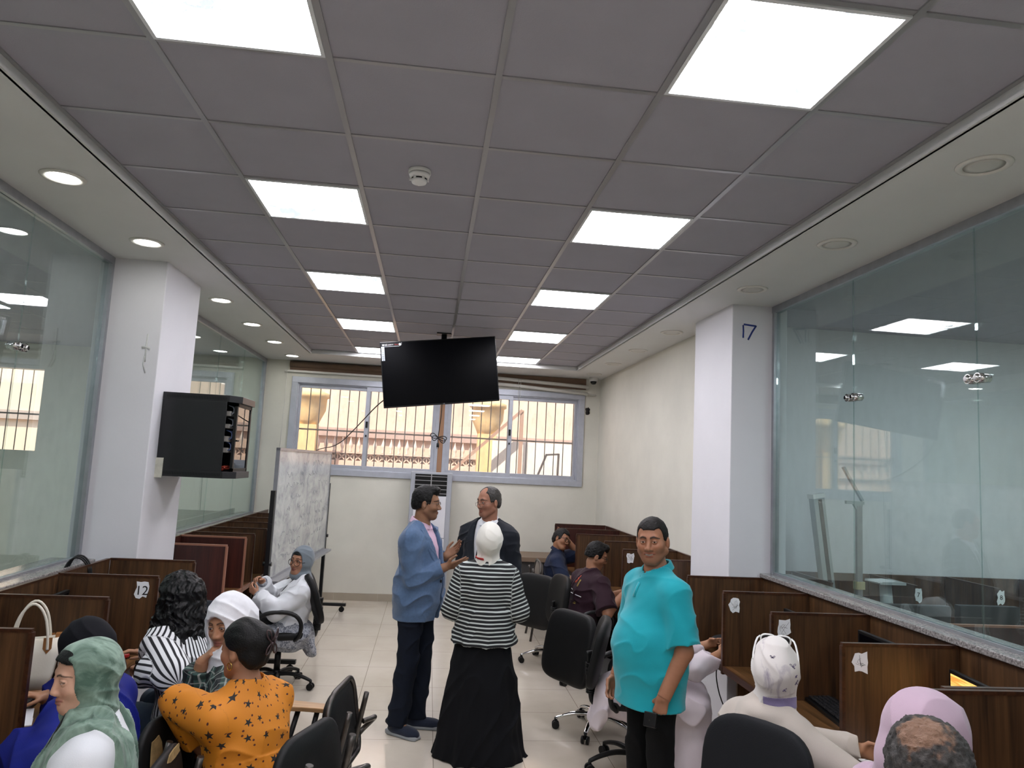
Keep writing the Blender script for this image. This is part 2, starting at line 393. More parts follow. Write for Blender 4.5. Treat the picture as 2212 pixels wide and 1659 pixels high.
# ---- ceiling light panels
def panel_mat():
    m, n, l, b = newmat('light_diffuser')
    oi = n.new('ShaderNodeObjectInfo'); ad = n.new('ShaderNodeVectorMath'); ad.operation = 'ADD'
    tc = n.new('ShaderNodeTexCoord'); l.new(tc.outputs['Object'], ad.inputs[0]); l.new(oi.outputs['Random'], ad.inputs[1])
    sc = n.new('ShaderNodeVectorMath'); sc.operation = 'SCALE'; sc.inputs[3].default_value = 1.0; l.new(ad.outputs[0], sc.inputs[0])
    f = noise(n, l, sc.outputs[0], 9, 6, 0.7, 1.2); g = noise(n, l, sc.outputs[0], 2.5, 2)
    d = math_(n, l, 'MULTIPLY', math_(n, l, 'SUBTRACT', f, 0.50, clamp=True), math_(n, l, 'SUBTRACT', g, 0.40, clamp=True))
    k = math_(n, l, 'MINIMUM', math_(n, l, 'MULTIPLY', d, 75.0), 0.985)
    l.new(mixc(n, l, k, lin('fbf8ff'), tuple(v*0.03 for v in lin('a8c0d8'))), b.inputs['Emission Color'])
    b.inputs['Base Color'].default_value = (0.8, 0.8, 0.8, 1); b.inputs['Emission Strength'].default_value = PANEL_POWER
    return m
M_panel = panel_mat()
names = ['nearest the viewer', 'second from the viewer', 'third from the viewer', 'fourth from the viewer', 'closest to the end window']
for side, x0 in (('left', -1.038), ('right', 0.762)):
    first = None
    for k, y0 in enumerate((1.853, 3.653, 5.453, 7.253, 9.053, 0.053, -1.747)):
        yl = min(0.6, YE-0.02-y0)
        lb = f'square white ceiling light panel of the {side} row, ' + (names[k] if k < 5 else 'overhead behind the viewer')
        t = thing('ceiling_light', lb, 'ceiling light', (x0+0.3, y0+yl/2, ZC), 0, 'square ceiling light panels')
        mb = MB(); ring(mb, 0, 1, 0, 1, 0.0, 0, 0); mb = MB()
        h, q = 0.288, yl/2-0.012
        for a, b in (((-h, -q, -0.010), (h, -q+0.014, 0.0)), ((-h, q-0.014, -0.010), (h, q, 0.0)), ((-h, -q+0.014, -0.010), (-h+0.014, q-0.014, 0.0)), ((h-0.014, -q+0.014, -0.010), (h, q-0.014, 0.0))): mb.box(a, b)
        mb.build('frame', mat('lamp_frame', 'dfe3e6', 0.4), t)
        mb = MB(); mb.box((-h+0.014, -q+0.014, -0.007), (h-0.014, q-0.014, -0.001)); mb.build('diffuser', M_panel, t)
# ---- round downlights
M_don = emis('downlight_on', 'fffdf6', DOWN_POWER); M_doff = mat('downlight_off', 'c9c8c2', 0.35)
order = ['first from the viewer', 'second from the viewer', 'third, just beyond the left column', 'fourth along the left soffit', 'fifth along the left soffit', 'last before the end wall']
def downlight(x, y, on, lb, grp):
    t = thing('downlight', lb, 'downlight', (x, y, ZS), 0, grp)
    mb = MB(); mb.lathe([(0.075, -0.001), (0.078, -0.008), (0.094, -0.010), (0.103, -0.006), (0.106, 0.0)], 40); mb.build('trim_ring', mat('ring_white', 'dedcd6', 0.35), t)
    mb = MB(); mb.lathe([(0.0, -0.006), (0.05, -0.006), (0.078, -0.004)], 40); mb.build('diffuser', M_don if on else M_doff, t)
for k, y in enumerate((3.738, 4.83, 6.53, 7.657, 8.765, 9.898)): downlight(-1.93, y, True, 'lit round downlight in the left soffit, ' + order[k], 'lit downlights in the left soffit')
for k, y in enumerate((2.63, 0.6, -1.4)): downlight(-1.93, y-0.1, True, 'lit round downlight in the left soffit behind or beside the viewer', 'lit downlights out of view') if k else None
orr = ['nearest the viewer', 'second from the viewer', 'third, in front of the right column', 'fourth, just beyond the right column', 'fifth along the right soffit', 'sixth along the right soffit', 'last, right above the dome camera']
for k, y in enumerate((2.63, 3.722, 4.80, 6.526, 7.64, 8.732, 9.784)): downlight(2.212, y, False, 'unlit round downlight in the right soffit, ' + orr[k], 'unlit downlights in the right soffit')
# unseen light panels, added to brighten the two side rooms
for k, (x, y, lb) in enumerate(((4.6, 3.9, 'added unseen light panel brightening the room behind the right glass, nearer its end wall'), (4.6, 1.2, 'added unseen light panel brightening the room behind the right glass, nearer the viewer'), (-4.6, 3.0, 'added unseen light panel brightening the room behind the left glass, nearer the viewer'), (-4.6, 7.4, 'added unseen light panel brightening the room behind the left glass, farther back'))):
    t = thing('ceiling_light', lb, 'ceiling light', (x, y, 3.30), 0, 'square ceiling light panels')
    mb = MB(); ring(mb, -0.3, 0.3, -0.3, 0.3, 0.01, -0.001, 0.0); mb = MB(); mb.box((-0.3, -0.3, -0.012), (0.3, 0.3, 0)); mb.build('frame', mat('lamp_frame', 'dfe3e6', 0.4), t)
    mb = MB(); mb.box((-0.285, -0.285, -0.016), (0.285, 0.285, -0.011)); mb.build('diffuser', emis('side_room_fill', 'f4fbff', PANEL_POWER*1.6), t)
# ================================================================ OUTSIDE the end window
M_stucco = mat('stucco', 'dcbfa8', 0.9, var=0.08, vscale=1.2, bmp=0.2, bscale=25)
M_stone = mat('lamp_stone', 'e3c48f', 0.85, var=0.1, vscale=4)
M_bars = mat('grille_paint', '85776e', 0.6)
M_rail = mat('concrete_rail', 'd6bcab', 0.85, var=0.06)
mb = MB(); mb.box((-9, 14.0, -0.5), (9, 14.4, 7)); o = mb.build('neighbouring_building', M_stucco); tag(o, 'beige stucco building across the alley outside the window', 'building', kind='structure')
mb = MB(); mb.box((-9, 10.6, -0.3), (9, 14.0, -0.02)); o = mb.build('ground_outside', M_rail); tag(o, 'pavement in the alley outside', 'ground', kind='structure')
mb = MB(); mb.box((-9, 13.9, 2.36), (9, 14.0, 2.52)); mb.build('ledge', mat('ledge', 'b59b8e', 0.9), bpy.data.objects['neighbouring_building'])
# window grille: bars just outside the glass
g = thing('window_grille', 'metal security grille of thin bars outside the end window', 'window grille', (0.1, 10.6, WZ0))
for k, x in enumerate(np.arange(-2.0, 2.05, 0.138)):
    mb = MB(); mb.cyl((x, 0, 0.0), (x, 0, WZ1-WZ0), 0.007, n=8); mb.build('bar', M_bars, g)
mb = MB()
for z in (0.06, 0.625, 1.29): mb.cbox((0, 0, z), (4.2, 0.012, 0.022))
mb.build('crossbar', M_bars, g)
g2 = thing('window_grille', 'barred grille of the window in the room behind the left glass', 'window grille', (-6.0, 10.6, 1.84))
for x in np.arange(-0.65, 0.7, 0.14):
    mb = MB(); mb.cyl((x, 0, 0), (x, 0, 1.11), 0.007, n=8); mb.build('bar', M_bars, g2)
mb = MB(); mb.cbox((0, 0, 0.5), (1.4, 0.012, 0.022)); mb.build('crossbar', M_bars, g2)
# balustrade with X panels and small urn finials in front of the building
f = thing('garden_fence', 'pinkish concrete fence with crossed panels and finials outside the window', 'fence', (0, 13.3, 0))
mb = MB(); mb.box((-6, -0.06, 0), (6, 0.06, 1.90)); mb.build('plinth', M_rail, f)
mb = MB(); mb.box((-6, 0.03, 1.90), (6, 0.05, 2.06)); mb.build('back_panel', mat('rail_backing', '9c8478', 0.9), f)  # darker backing behind the crossed bars, sets them off
mb = MB()
for z in (1.905, 2.055): mb.cbox((0, 0, z), (12, 0.1, 0.022))
x = -6
while x < 6:
    mb.bar((x, 0, 1.91), (x+0.145, 0, 2.05), 0.014, 0.02); mb.bar((x+0.145, 0, 1.91), (x, 0, 2.05), 0.014, 0.02)
    mb.cbox((x, 0, 1.98), (0.014, 0.03, 0.15)); x += 0.145
mb.build('cross_panel', M_rail, f)
prof = [(0.022, 0), (0.03, 0.015), (0.013, 0.04), (0.034, 0.10), (0.037, 0.14), (0.018, 0.20), (0.008, 0.24), (0.0, 0.275)]
for x in np.arange(-3.9, 1.5, 0.145):
    mb = MB(); mb.lathe(prof, 12, M=T(x, 0, 2.066)); mb.build('finial', mat('finial', 'dac8ba', 0.85), f)
for nm, x in (('left', -2.12), ('right', 0.98)):
    t = thing('stone_lantern', f'ochre stone lantern pillar outside the {"left" if nm=="left" else "right half of the"} window', 'lantern', (x, 12.75, 0), 0, 'stone lanterns outside')
    mb = MB(); mb.box((-0.16, -0.16, 0), (0.16, 0.16, 2.5)); mb.build('shaft', M_stone, t)
    mb = MB(); mb.lathe([(0.17, 2.5), (0.2, 2.58), (0.28, 2.75), (0.29, 2.95), (0.33, 2.97), (0.33, 3.04), (0.22, 3.08), (0.1, 3.16), (0.05, 3.24), (0.09, 3.3), (0.1, 3.34)], 10); mb.build('capital', M_stone, t)
mb = MB(); mb.box((1.05, 12.3, 0.5), (3.4, 12.33, 2.38)); o = mb.build('sun_screen', mat('sheet_white', 'e8e2d8', 0.8)); tag(o, 'pale sheet standing outside the right window panes', 'sheet')
mb = MB(); mb.box((1.0, 12.28, 0), (3.45, 12.35, 0.5)); mb.build('foot', M_rail, o)
t = thing('steel_support', 'dark bent steel frames leaning outside the right window', 'steel frame', (1.9, 11.7, 0))
for x in (0.0, 0.62): mb = MB(); mb.bar((x-0.45, 0, 1.0), (x, 0, 2.18), 0.045, 0.03); mb.bar((x, 0, 2.17), (x+0.2, 0, 2.19), 0.045, 0.03); mb.bar((x+0.2, 0, 2.2), (x+0.16, 0, 0), 0.045, 0.03); mb.build('bent_bar', mat('steel_grey', '8d7f78', 0.6), t)
mb = MB(); mb.bar((-0.6, 12.0, 0.9), (1.5, 12.0, 2.9), 0.08, 0.05); mb.bar((1.5, 12.0, 2.9), (1.5, 12.0, 0), 0.06, 0.05); mb.bar((-0.6, 12.0, 0.9), (-0.6, 12.0, 0), 0.06, 0.05); o = mb.build('stair_rail', mat('rail_tan', 'b18f7c', 0.8)); tag(o, 'sloping tan stair rail outside the right window', 'rail')
# ================================================================ STUDY CARRELS
def torn(seed, w, h, n=14):
    r = random.Random(seed); pts = []
    for i in range(n):
        a = 2*PI*i/n; k = 0.75+0.4*r.random()
        ca, sa = math.cos(a), math.sin(a); q = 1/max(abs(ca), abs(sa))
        pts.append((w/2*ca*q*k*0.9, h/2*sa*q*k*0.9))
    return pts
M_scrib = mat('paper_ink', '6f7278', 0.7); M_ink = mat('black_ink', '151517', 0.6)
def carrel(label, group, side, y0, y1, xb, xf, zt, label_seed=None, num=None, m=None, far=False, far_x=None, lab_off=0.07, edge=None):
    """side: -1 the desk's sitter is at higher x (left row), +1 at lower x (right row). Near divider at y0."""
    m = m or M_wood; edge = edge or M_woody
    cx = (xb+xf)/2; t = thing('study_carrel', label, 'carrel', (cx, y0, 0), 0, group)
    lo, hi = min(xb, xf)-cx, max(xb, xf)-cx; w = y1-y0; b = (xb-cx); f = (xf-cx); s = 1 if b > f else -1   # s: toward the back
    mb = MB(); mb.box((lo, 0.012, 0.722), (hi, w-0.012, 0.75)); dk = mb.build('desktop', M_desk, t)
    mb = MB(); xs = sorted((f-s*0.004, f+s*0.012)); mb.box((xs[0], 0.012, 0.712), (xs[1], w-0.012, 0.752)); mb.build('edge_strip', edge, dk)
    mb = MB(); xs = sorted((b, b-s*0.018)); mb.box((xs[0], 0.0095, 0.05), (xs[1], w-0.0095, zt-0.012)); bp = mb.build('back_panel', M_wood if m is M_wood else m, t)
    mb = MB(); xs = sorted((b+s*0.003, b-s*0.021)); mb.box((xs[0], 0.012, zt-0.012), (xs[1], w-0.012, zt-0.002)); mb.build('edge_strip', M_woody, bp)
    for k, yy in ((0, 0.0), (1, w)) if far else ((0, 0.0),):
        xs = sorted((f-s*0.0, b-s*0.02)) if not (k == 1 and far_x) else sorted((far_x-cx, b-s*0.02))
        mb = MB(); mb.box((xs[0], yy-0.009, 0.70), (xs[1], yy+0.009, zt-0.012)); d = mb.build('divider', m, t)
        mb = MB(); mb.box((xs[0]-0.002, yy-0.0115, zt-0.014), (xs[1], yy+0.0115, zt)); e = (f if not (k == 1 and far_x) else far_x-cx)
        x2 = sorted((e-s*0.006, e+s*0.010)); mb.box((x2[0], yy-0.0115, 0.70), (x2[1], yy+0.0115, zt-0.0145)); mb.build('edge_strip', edge, d)
        if k == 0 and label_seed is not None:
            px_, pz = e+s*(lab_off), zt-0.085
            mb = MB(); mb.prism(torn(label_seed, 0.085, 0.10), 0, 0.0012, M=T(px_, yy-0.0092, pz) @ rotm(PI/2, 0, 0)); pl = mb.build('paper_label', M_paper, d)
            if num: text('number', num, 0.075, T(px_, yy-0.0106, pz-0.004) @ rotm(PI/2, 0, 0), M_ink, pl)
            else:
                r = random.Random(label_seed); mb = MB()
                for _ in range(4): mb.tube([(px_+r.uniform(-.03, .03), yy-0.0108, pz+r.uniform(-.035, .035)) for _ in range(4)], 0.0007, 4, smoothpath=1)
                mb.build('scribble', M_scrib, pl)
    mb = MB(); xs = sorted((f+s*0.10, b)); mb.box((xs[0], -0.009, 0), (xs[1], 0.009, 0.70)); mb.build('leg_panel', M_wood, t)
    return t
GR, GL, GF, GK = 'carrels under the right glass', 'carrels under the left glass', 'carrels along the far right wall', 'carrels under the far left glass'
carrel('walnut study carrel against the right column, beside the black soft bag', GR, 1, 4.60, 5.255, 2.55, 1.95, 1.22, 3, far=True)
carrel('walnut study carrel with torn two-piece white paper label, second from the right column', GR, 1, 3.94, 4.60, 2.55, 1.95, 1.22, 11)
carrel('walnut study carrel holding the keyboard with a yellow scrap', GR, 1, 3.245, 3.94, 2.55, 1.95, 1.22, 29, lab_off=0.085)
carrel('walnut study carrel with the lit monitor, in front of the beige scarf woman', GR, 1, 2.58, 3.245, 2.55, 1.95, 1.22)
carrel('walnut study carrel nearest the viewer on the right, behind the pink scarf', GR, 1, 1.86, 2.545, 2.55, 1.80, 1.22, far=True)
_fr = [6.16, 6.87, 7.60, 8.30, 9.0, 9.72]
_fl = ['just behind the turquoise shirt', 'with a torn label stub', 'in front of the maroon shirt student', 'between the two seated young men', 'in front of the navy polo student']
for k in range(5):
    xf = 1.90 if k < 3 else 1.74
    carrel('walnut study carrel on the far right wall, ' + _fl[k], GF, 1, _fr[k], _fr[k+1], 2.45, xf, 1.22, 17 if k == 1 else None, m=M_red if k == 4 else None, far=(k == 4))
carrel('walnut study carrel nearest the viewer on the left', GL, -1, 2.53, 3.20, -2.13, -1.56, 1.20)
carrel('walnut study carrel holding the cream handbag', GL, -1, 3.22, 3.90, -2.13, -1.56, 1.20)
carrel('walnut study carrel with the red mouse, behind the black scarf', GL, -1, 3.92, 4.58, -2.13, -1.56, 1.20)
carrel('walnut study carrel numbered 12', GL, -1, 4.60, 5.27, -2.13, -1.56, 1.20, 5, num='12', lab_off=0.085, far=True)
_fk = [6.22, 6.84, 7.16, 7.68, 8.35, 9.0, 9.7, 10.36]
_fn = ['first red mahogany study carrel beyond the left column', 'second red mahogany study carrel beyond the left column', 'short walnut study carrel behind the red ones', 'walnut study carrel behind the whiteboard, first', 'walnut study carrel behind the whiteboard, second', 'walnut study carrel behind the whiteboard, third', 'last walnut study carrel by the end wall on the left']
for k in range(7):
    carrel(_fn[k], GK, -1, _fk[k], _fk[k+1], -2.18, -1.60, 1.20, m=M_red if k < 2 else None, edge=M_edger if k < 2 else None)
# ---- right room carrels seen through the glass
def rcarrel(label, x0, num, w=0.70):
    t = thing('study_carrel', label, 'carrel', (x0, 5.65, 0), 0, 'carrels behind the right glass')
    mb = MB(); mb.box((0.0115, 0.27, 0.0), (w-0.0115, 0.29, 1.19)); mb.build('back_panel', M_wood, t)
    mb = MB(); mb.box((0.0115, -0.29, 0.722), (w-0.0115, 0.268, 0.75)); mb.build('desktop', M_desk, t)
    mb = MB(); mb.box((-0.009, -0.32, 0.0), (0.009, 0.27, 1.19)); d = mb.build('divider', M_wood, t)
    mb = MB(); mb.box((-0.011, -0.325, 1.18), (0.011, 0.27, 1.192)); mb.build('edge_strip', M_woody, d)
    if num:
        mb = MB(); mb.prism(torn(int(num)+40, 0.075, 0.12), 0, 0.0012, M=T(0.012, -0.322, 1.12) @ rotm(PI/2, 0, 0)); pl = mb.build('paper_label', M_paper, d)
        text('number', num, 0.05, T(0.012, -0.3236, 1.12) @ rotm(PI/2, 0, 0), M_ink, pl)
rcarrel('study carrel behind the right glass beside the leaning lamp', 2.76, None, 0.36); rcarrel('study carrel behind the right glass left of label 7', 3.12+0.0, None)
rcarrel('study carrel behind the right glass labelled 7', 3.82, '7'); rcarrel('study carrel behind the right glass labelled 8', 4.52, '8'); rcarrel('study carrel behind the right glass at the picture edge', 5.22, None)
mb = MB(); mb.box((3.0, 3.98, 0.0), (4.1, 4.0, 1.16)); o = mb.build('screen_board', M_red); tag(o, 'reddish wooden partition board behind the right glass', 'partition board')
mb = MB(); mb.box((2.998, 3.975, 1.16), (4.102, 4.005, 1.172)); mb.build('edge_strip', M_edger, o)

# ================================================================ CHAIRS
M_leath = mat('black_leather', '090a0b', 0.55, bmp=0.12, bscale=140, spec=0.3); M_leathg = mat('grey_black_fabric', '121418', 0.75, bmp=0.15, bscale=220, spec=0.25)
M_vinyl = mat('blue_grey_vinyl', '252a32', 0.5, bmp=0.08, bscale=120); M_tubes = mat('worn_steel_tube', '4f4b48', 0.32, metal=0.8, var=0.35, vscale=22)
M_foam = mat('torn_foam', '8d7449', 0.9, var=0.25, vscale=30, bmp=0.6, bscale=60); M_armw = wood('pale_armrest_wood', '8a6a48', 'c09a6e', 'y', 0.4)
def star_base(t, r, m, hub, five=5, off=0.3):
    mb = MB(); mb.cyl((0, 0, 0.06), (0, 0, 0.15), 0.035, 0.03); mb.cyl((0, 0, 0.15), (0, 0, 0.30), 0.026); mb.cyl((0, 0, 0.30), (0, 0, 0.41), 0.015); mb.build('gas_column', hub, t)
    for k in range(five):
        a = off+2*PI*k/five; c, s = math.cos(a), math.sin(a)
        mb = MB(); mb.tube([(0.02*c, 0.02*s, 0.115), (r*0.45*c, r*0.45*s, 0.125), (r*0.8*c, r*0.8*s, 0.10), (r*c, r*s, 0.075)], lambda u: 0.024-0.009*u, 10, smoothpath=2, flat=0.8, up=(0, 0, 1)); L = mb.build('leg', m, t)
        mb = MB(); tx, ty = -s, c
        for q in (-1, 1): mb.cyl((r*c+tx*q*0.009, r*s+ty*q*0.009, 0.029), (r*c+tx*q*0.027, r*s+ty*q*0.027, 0.029), 0.028, n=18)
        mb.cyl((r*c, r*s, 0.04), (r*c, r*s, 0.08), 0.011); mb.box((r*c-0.012, r*s-0.012, 0.035), (r*c+0.012, r*s+0.012, 0.058)); mb.build('castor', M_black, L)
def exec_chair(label, loc, rz, bm=None, cover=False):
    bm = bm or M_leath; t = thing('office_chair', label, 'chair', loc, rz, 'swivel office chairs')
    mb = MB(); mb.cushion(0.52, 0.49, 0.10, 0.5, 0.35, 0.012, M=T(0, 0.02, 0.43)); mb.build('seat', bm, t)
    mb = MB(); mb.cushion(0.54, 0.52, 0.10, 0.55, 0.42, 0.045, M=T(0, -0.255, 0.635) @ rotm(PI/2-0.16, 0, 0) @ rotm(0, 0, 0), taper=0.06); mb.build('backrest', bm, t)
    mb = MB(); mb.tube([(0, 0.0, 0.39), (0, -0.20, 0.39), (0, -0.275, 0.43), (0, -0.275, 0.62)], 0.028, 10, smoothpath=2, flat=0.5); mb.box((-0.09, -0.09, 0.385), (0.09, 0.09, 0.408)); mb.build('bracket', M_black, t)
    for s in (-1, 1):
        mb = MB(); mb.tube([(s*0.24, -0.21, 0.60), (s*0.285, -0.17, 0.645), (s*0.295, 0.0, 0.66), (s*0.29, 0.14, 0.645), (s*0.28, 0.19, 0.58), (s*0.25, 0.13, 0.46), (s*0.22, 0.05, 0.42)], lambda u: 0.026 if u < 0.55 else 0.02, 10, smoothpath=2, flat=0.75, up=(0, 0, 1)); mb.build('armrest', M_black, t)
    mb = MB(); mb.tube([(0.1, -0.05, 0.39), (0.19, -0.12, 0.36), (0.27, -0.18, 0.36)], 0.012, 8, smoothpath=1); mb.build('tilt_lever', M_black, t)
    star_base(t, 0.30, M_chrome, M_black); return t
def task_chair(label, loc, rz, bm=None, w=0.44, h=0.44, zb=0.76, tilt=0.14, base=None, yb=-0.24, arms=True, off=0.3):
    bm = bm or M_leath; t = thing('office_chair', label, 'chair', loc, rz, 'swivel office chairs')
    mb = MB(); mb.cushion(0.47, 0.46, 0.08, 0.45, 0.4, 0.01, M=T(0, 0.02, 0.455)); mb.build('seat', bm, t)
    mb = MB(); mb.cushion(w, h, 0.075, 0.5, 0.55, 0.035, M=T(0, yb, zb) @ rotm(PI/2-tilt, 0, 0)); mb.build('backrest', bm, t)
    mb = MB(); y2 = yb-0.05
    pts = [(0, 0.05, 0.40), (0, -0.16, 0.395), (0, y2+0.02, 0.40), (0, y2, 0.47), (0, y2-0.02, zb)]
    mb.tube(pts, 0.026, 10, smoothpath=2, flat=0.45)
    for k in range(16):
        z = 0.47+k*0.0125; mb.cyl((0, y2+0.001-k*0.0006, z), (0, y2+0.001-k*0.0006, z+0.007), 0.036, n=14)
    mb.build('back_bar', M_black, t)
    if arms:
        for s in (-1, 1):
            mb = MB(); mb.tube([(s*0.20, -0.12, 0.43), (s*0.275, -0.16, 0.48), (s*0.285, -0.17, 0.60), (s*0.285, -0.08, 0.675), (s*0.285, 0.12, 0.675), (s*0.285, 0.20, 0.60), (s*0.26, 0.12, 0.47), (s*0.20, 0.06, 0.43)], 0.017, 10, smoothpath=2); mb.build('armrest', M_black, t)
    star_base(t, 0.30, base or M_black, M_black, off=off); return t
def rrect(w, h, r, n=6, top_r=None):
    pts = []
    for cx, cy, a0, q in ((w/2, h/2, 0, top_r or r), (-w/2, h/2, PI/2, top_r or r), (-w/2, -h/2, PI, r), (w/2, -h/2, 1.5*PI, r)):
        for k in range(n+1):
            a = a0+PI/2*k/n; pts.append((cx-math.copysign(q, cx)+q*math.cos(a), cy-math.copysign(q, cy)+q*math.sin(a)))
    return pts
def plate(mb, w, h, t, r, bend, M, m=0, top_r=None):
    P = rrect(w, h, r, 6, top_r); vs = []; fs = []; rings = ((0.94, -t/2), (1.0, -t*0.25), (1.0, t*0.25), (0.94, t/2)); n = len(P)
    for k, z in rings: vs += [(x*k, y*k, z+bend*(2*x/w)**2) for x, y in P]
    for j in range(3): fs += [(j*n+i, j*n+(i+1)%n, (j+1)*n+(i+1)%n, (j+1)*n+i) for i in range(n)]
    # caps as strips across so that the bend is kept
    for j, rev in ((0, True), (3, False)):
        N = 10; cols = []
        b = len(vs)
        for kk, sc in enumerate((0.66, 0.33)):
            vs += [(x*rings[j][0]*sc, y*rings[j][0]*sc, rings[j][1]+bend*(2*x*sc/w)**2) for x, y in P]
        vs.append((0, 0, rings[j][1]))
        o = [j*n, b, b+n]
        for q in range(2): fs += [(o[q]+i, o[q]+(i+1)%n, o[q+1]+(i+1)%n, o[q+1]+i) for i in range(n)]
        fs += [(o[2]+i, o[2]+(i+1)%n, len(vs)-1) for i in range(n)]
    mb.add(vs, fs, m, True, M)
def lecture_chair(label, loc, rz, arm=True, worn=False, rim=False, bm=None, loops=True):
    t = thing('lecture_chair', label, 'chair', loc, rz, 'steel tube lecture chairs'); bm = bm or M_leath
    mb = MB(); plate(mb, 0.43, 0.42, 0.045, 0.06, -0.006, T(0, 0.02, 0.45)); mb.build('seat', bm, t)
    Mb = T(0, -0.235, 0.695) @ rotm(PI/2-0.17, 0, 0)
    mb = MB(); plate(mb, 0.43, 0.34, 0.035, 0.07, -0.018, Mb, top_r=0.12); bk = mb.build('backrest', bm, t)
    if rim:
        mb = MB(); P = rrect(0.45, 0.36, 0.07, 6, 0.13); mb.tube([tuple(Mb @ Vector((x, y, 0.016+(-0.018)*(2*x/0.45)**2))) for x, y in P], 0.013, 8, closed=True, flat=1.0); mb.build('steel_rim', M_tubes, bk)
    if worn:
        mb = MB(); mb.prism(torn(worn, 0.10, 0.17, 11), 0, 0.005, M=Mb @ T(-0.13, 0.04, 0.013)); mb.prism(torn(worn+3, 0.16, 0.035, 9), 0, 0.005, M=Mb @ T(0.05, 0.15, 0.013)); mb.build('torn_foam', M_foam, bk)
    for s in (-1, 1):
        mb = MB(); mb.tube([(s*0.15, -0.300, 0.80), (s*0.155, -0.262, 0.60), (s*0.16, -0.225, 0.42), (s*0.18, -0.27, 0.2), (s*0.20, -0.30, 0.0)], 0.0135, 10, smoothpath=1); mb.build('leg', M_tubes, t)
        mb = MB(); mb.tube([(s*0.16, -0.2, 0.415), (s*0.17, 0.15, 0.415), (s*0.18, 0.21, 0.38), (s*0.195, 0.24, 0.0)], 0.0135, 10, smoothpath=1); mb.build('leg', M_tubes, t)
    if loops:
        mb = MB(); mb.tube([(0.155, -0.29, 0.66), (0.20, -0.33, 0.665), (0.245, -0.33, 0.655), (0.262, -0.30, 0.62), (0.25, -0.26, 0.58), (0.18, -0.235, 0.545)], 0.013, 10, smoothpath=2); mb.build('arm_hinge', M_tubes, t)
    if arm:
        mb = MB(); poly = [(0.23, -0.22), (0.28, -0.24), (0.31, -0.1), (0.33, 0.12), (0.36, 0.32), (0.30, 0.36), (0.2, 0.3), (0.235, 0.05)]
        mb.prism(poly, 0.655, 0.678); a = mb.build('armrest', M_armw, t, bevel=0.004)
        mb = MB(); mb.cyl((0.275, -0.02, 0.655), (0.23, 0.02, 0.40), 0.0135); mb.cyl((0.275, 0.08, 0.655), (0.19, 0.12, 0.41), 0.0135); mb.build('arm_post', M_black, a)
    return t
R_ = math.radians
exec_chair('empty black office chair with chrome base behind the suited man', (1.34, 7.45, 0), R_(-50))
exec_chair('large empty black office chair in the aisle on five chrome legs', (1.37, 5.58, 0), R_(-62))
lecture_chair('blue grey vinyl chair behind the long haired woman', (-1.50, 5.86, 0), R_(-14), arm=False, bm=M_vinyl, loops=False)

# ================================================================ ELECTRONICS, CEILING AND WALL THINGS
t = thing('television', 'large black flat television hanging tilted from a ceiling pole', 'television', (0.053, 7.6, 2.912), 0)
t.rotation_euler = (math.radians(3), -math.radians(7.2), 0)
mb = MB(); mb.box((-0.612, 0.0, -0.348), (0.612, 0.045, 0.348)); mb.box((-0.4, 0.045, -0.28), (0.4, 0.075, 0.2)); mb.build('casing', M_black, t, bevel=0.004)
def screen_mat():
    m, n, l, b = newmat('tv_screen'); b.inputs['Base Color'].default_value = (*lin('030408'), 1); b.inputs['Roughness'].default_value = 0.18; b.inputs['Specular IOR Level'].default_value = 0.10; return m
mb = MB(); mb.box((-0.603, -0.003, -0.332), (0.603, 0.0, 0.339)); mb.build('screen', screen_mat(), t)
Ms = T(-0.60, -0.0035, 0.335) @ rotm(PI/2, 0, 0)
mb = MB(); mb.prism([(0.0, 0), (0.0, -0.038), (0.19, -0.038), (0.215, -0.02), (0.215, 0)], 0, 0.0012, M=Ms); mb.build('logo_sticker', mat('sticker_black', '0c0d10', 0.3), t)
mb = MB(); mb.tube([tuple(Ms @ Vector(p)) for p in ((0.0, -0.038, 0.001), (0.185, -0.038, 0.001), (0.21, -0.028, 0.001), (0.215, 0, 0.001))], 0.0016, 5); mb.build('sticker_edge', mat('silver_line', 'b8bcc2', 0.3), t)
M_wt = mat('white_print', 'e8e8ea', 0.5); M_rt = mat('red_print', 'b03a34', 0.5)
mb = MB(); mb.cyl(tuple(Ms @ Vector((0.022, -0.019, 0.001))), tuple(Ms @ Vector((0.022, -0.019, 0.0022))), 0.009); mb.build('logo_disc', M_wt, t)
text('logo', 'LG', 0.022, Ms @ T(0.050, -0.019, 0.0013), M_wt, t); text('logo', 'webOS TV', 0.013, Ms @ T(0.098, -0.019, 0.0013), M_wt, t); text('logo', 'Smart', 0.017, Ms @ T(0.162, -0.019, 0.0013), M_rt, t)
mb = MB(); mb.lathe([(0, 0), (0.012, 0.0), (0.012, 0.001)], 10, M=Ms @ T(0.196, -0.018, 0.001)); mb.build('logo', M_wt, t)
mb = MB()
for k in range(7): mb.box((0.0, -0.04-0.021*(k+1)+0.002, 0.0), (0.032, -0.04-0.021*k, 0.0012), M=Ms)
mb.build('feature_sticker', mat('sticker_pale', 'c2cad2', 0.5), t)
mb = MB()
for k in range(7): mb.box((0.007, -0.04-0.021*k-0.014, 0.0012), (0.025, -0.04-0.021*k-0.010, 0.0018), M=Ms); mb.cyl(tuple(Ms @ Vector((0.016, -0.046-0.021*k, 0.001))), tuple(Ms @ Vector((0.016, -0.046-0.021*k, 0.0019))), 0.003, n=8)
mb.build('feature_print', mat('grey_print', '5b626a', 0.6), t)
text('brand_mark', 'LG', 0.016, T(0.02, -0.001, -0.340) @ rotm(PI/2, 0, 0), mat('silver_line', 'b8bcc2', 0.3), t)
t = thing('television_mount', 'black ceiling pole holding the television', 'mount', (0.075, 7.78, ZC))
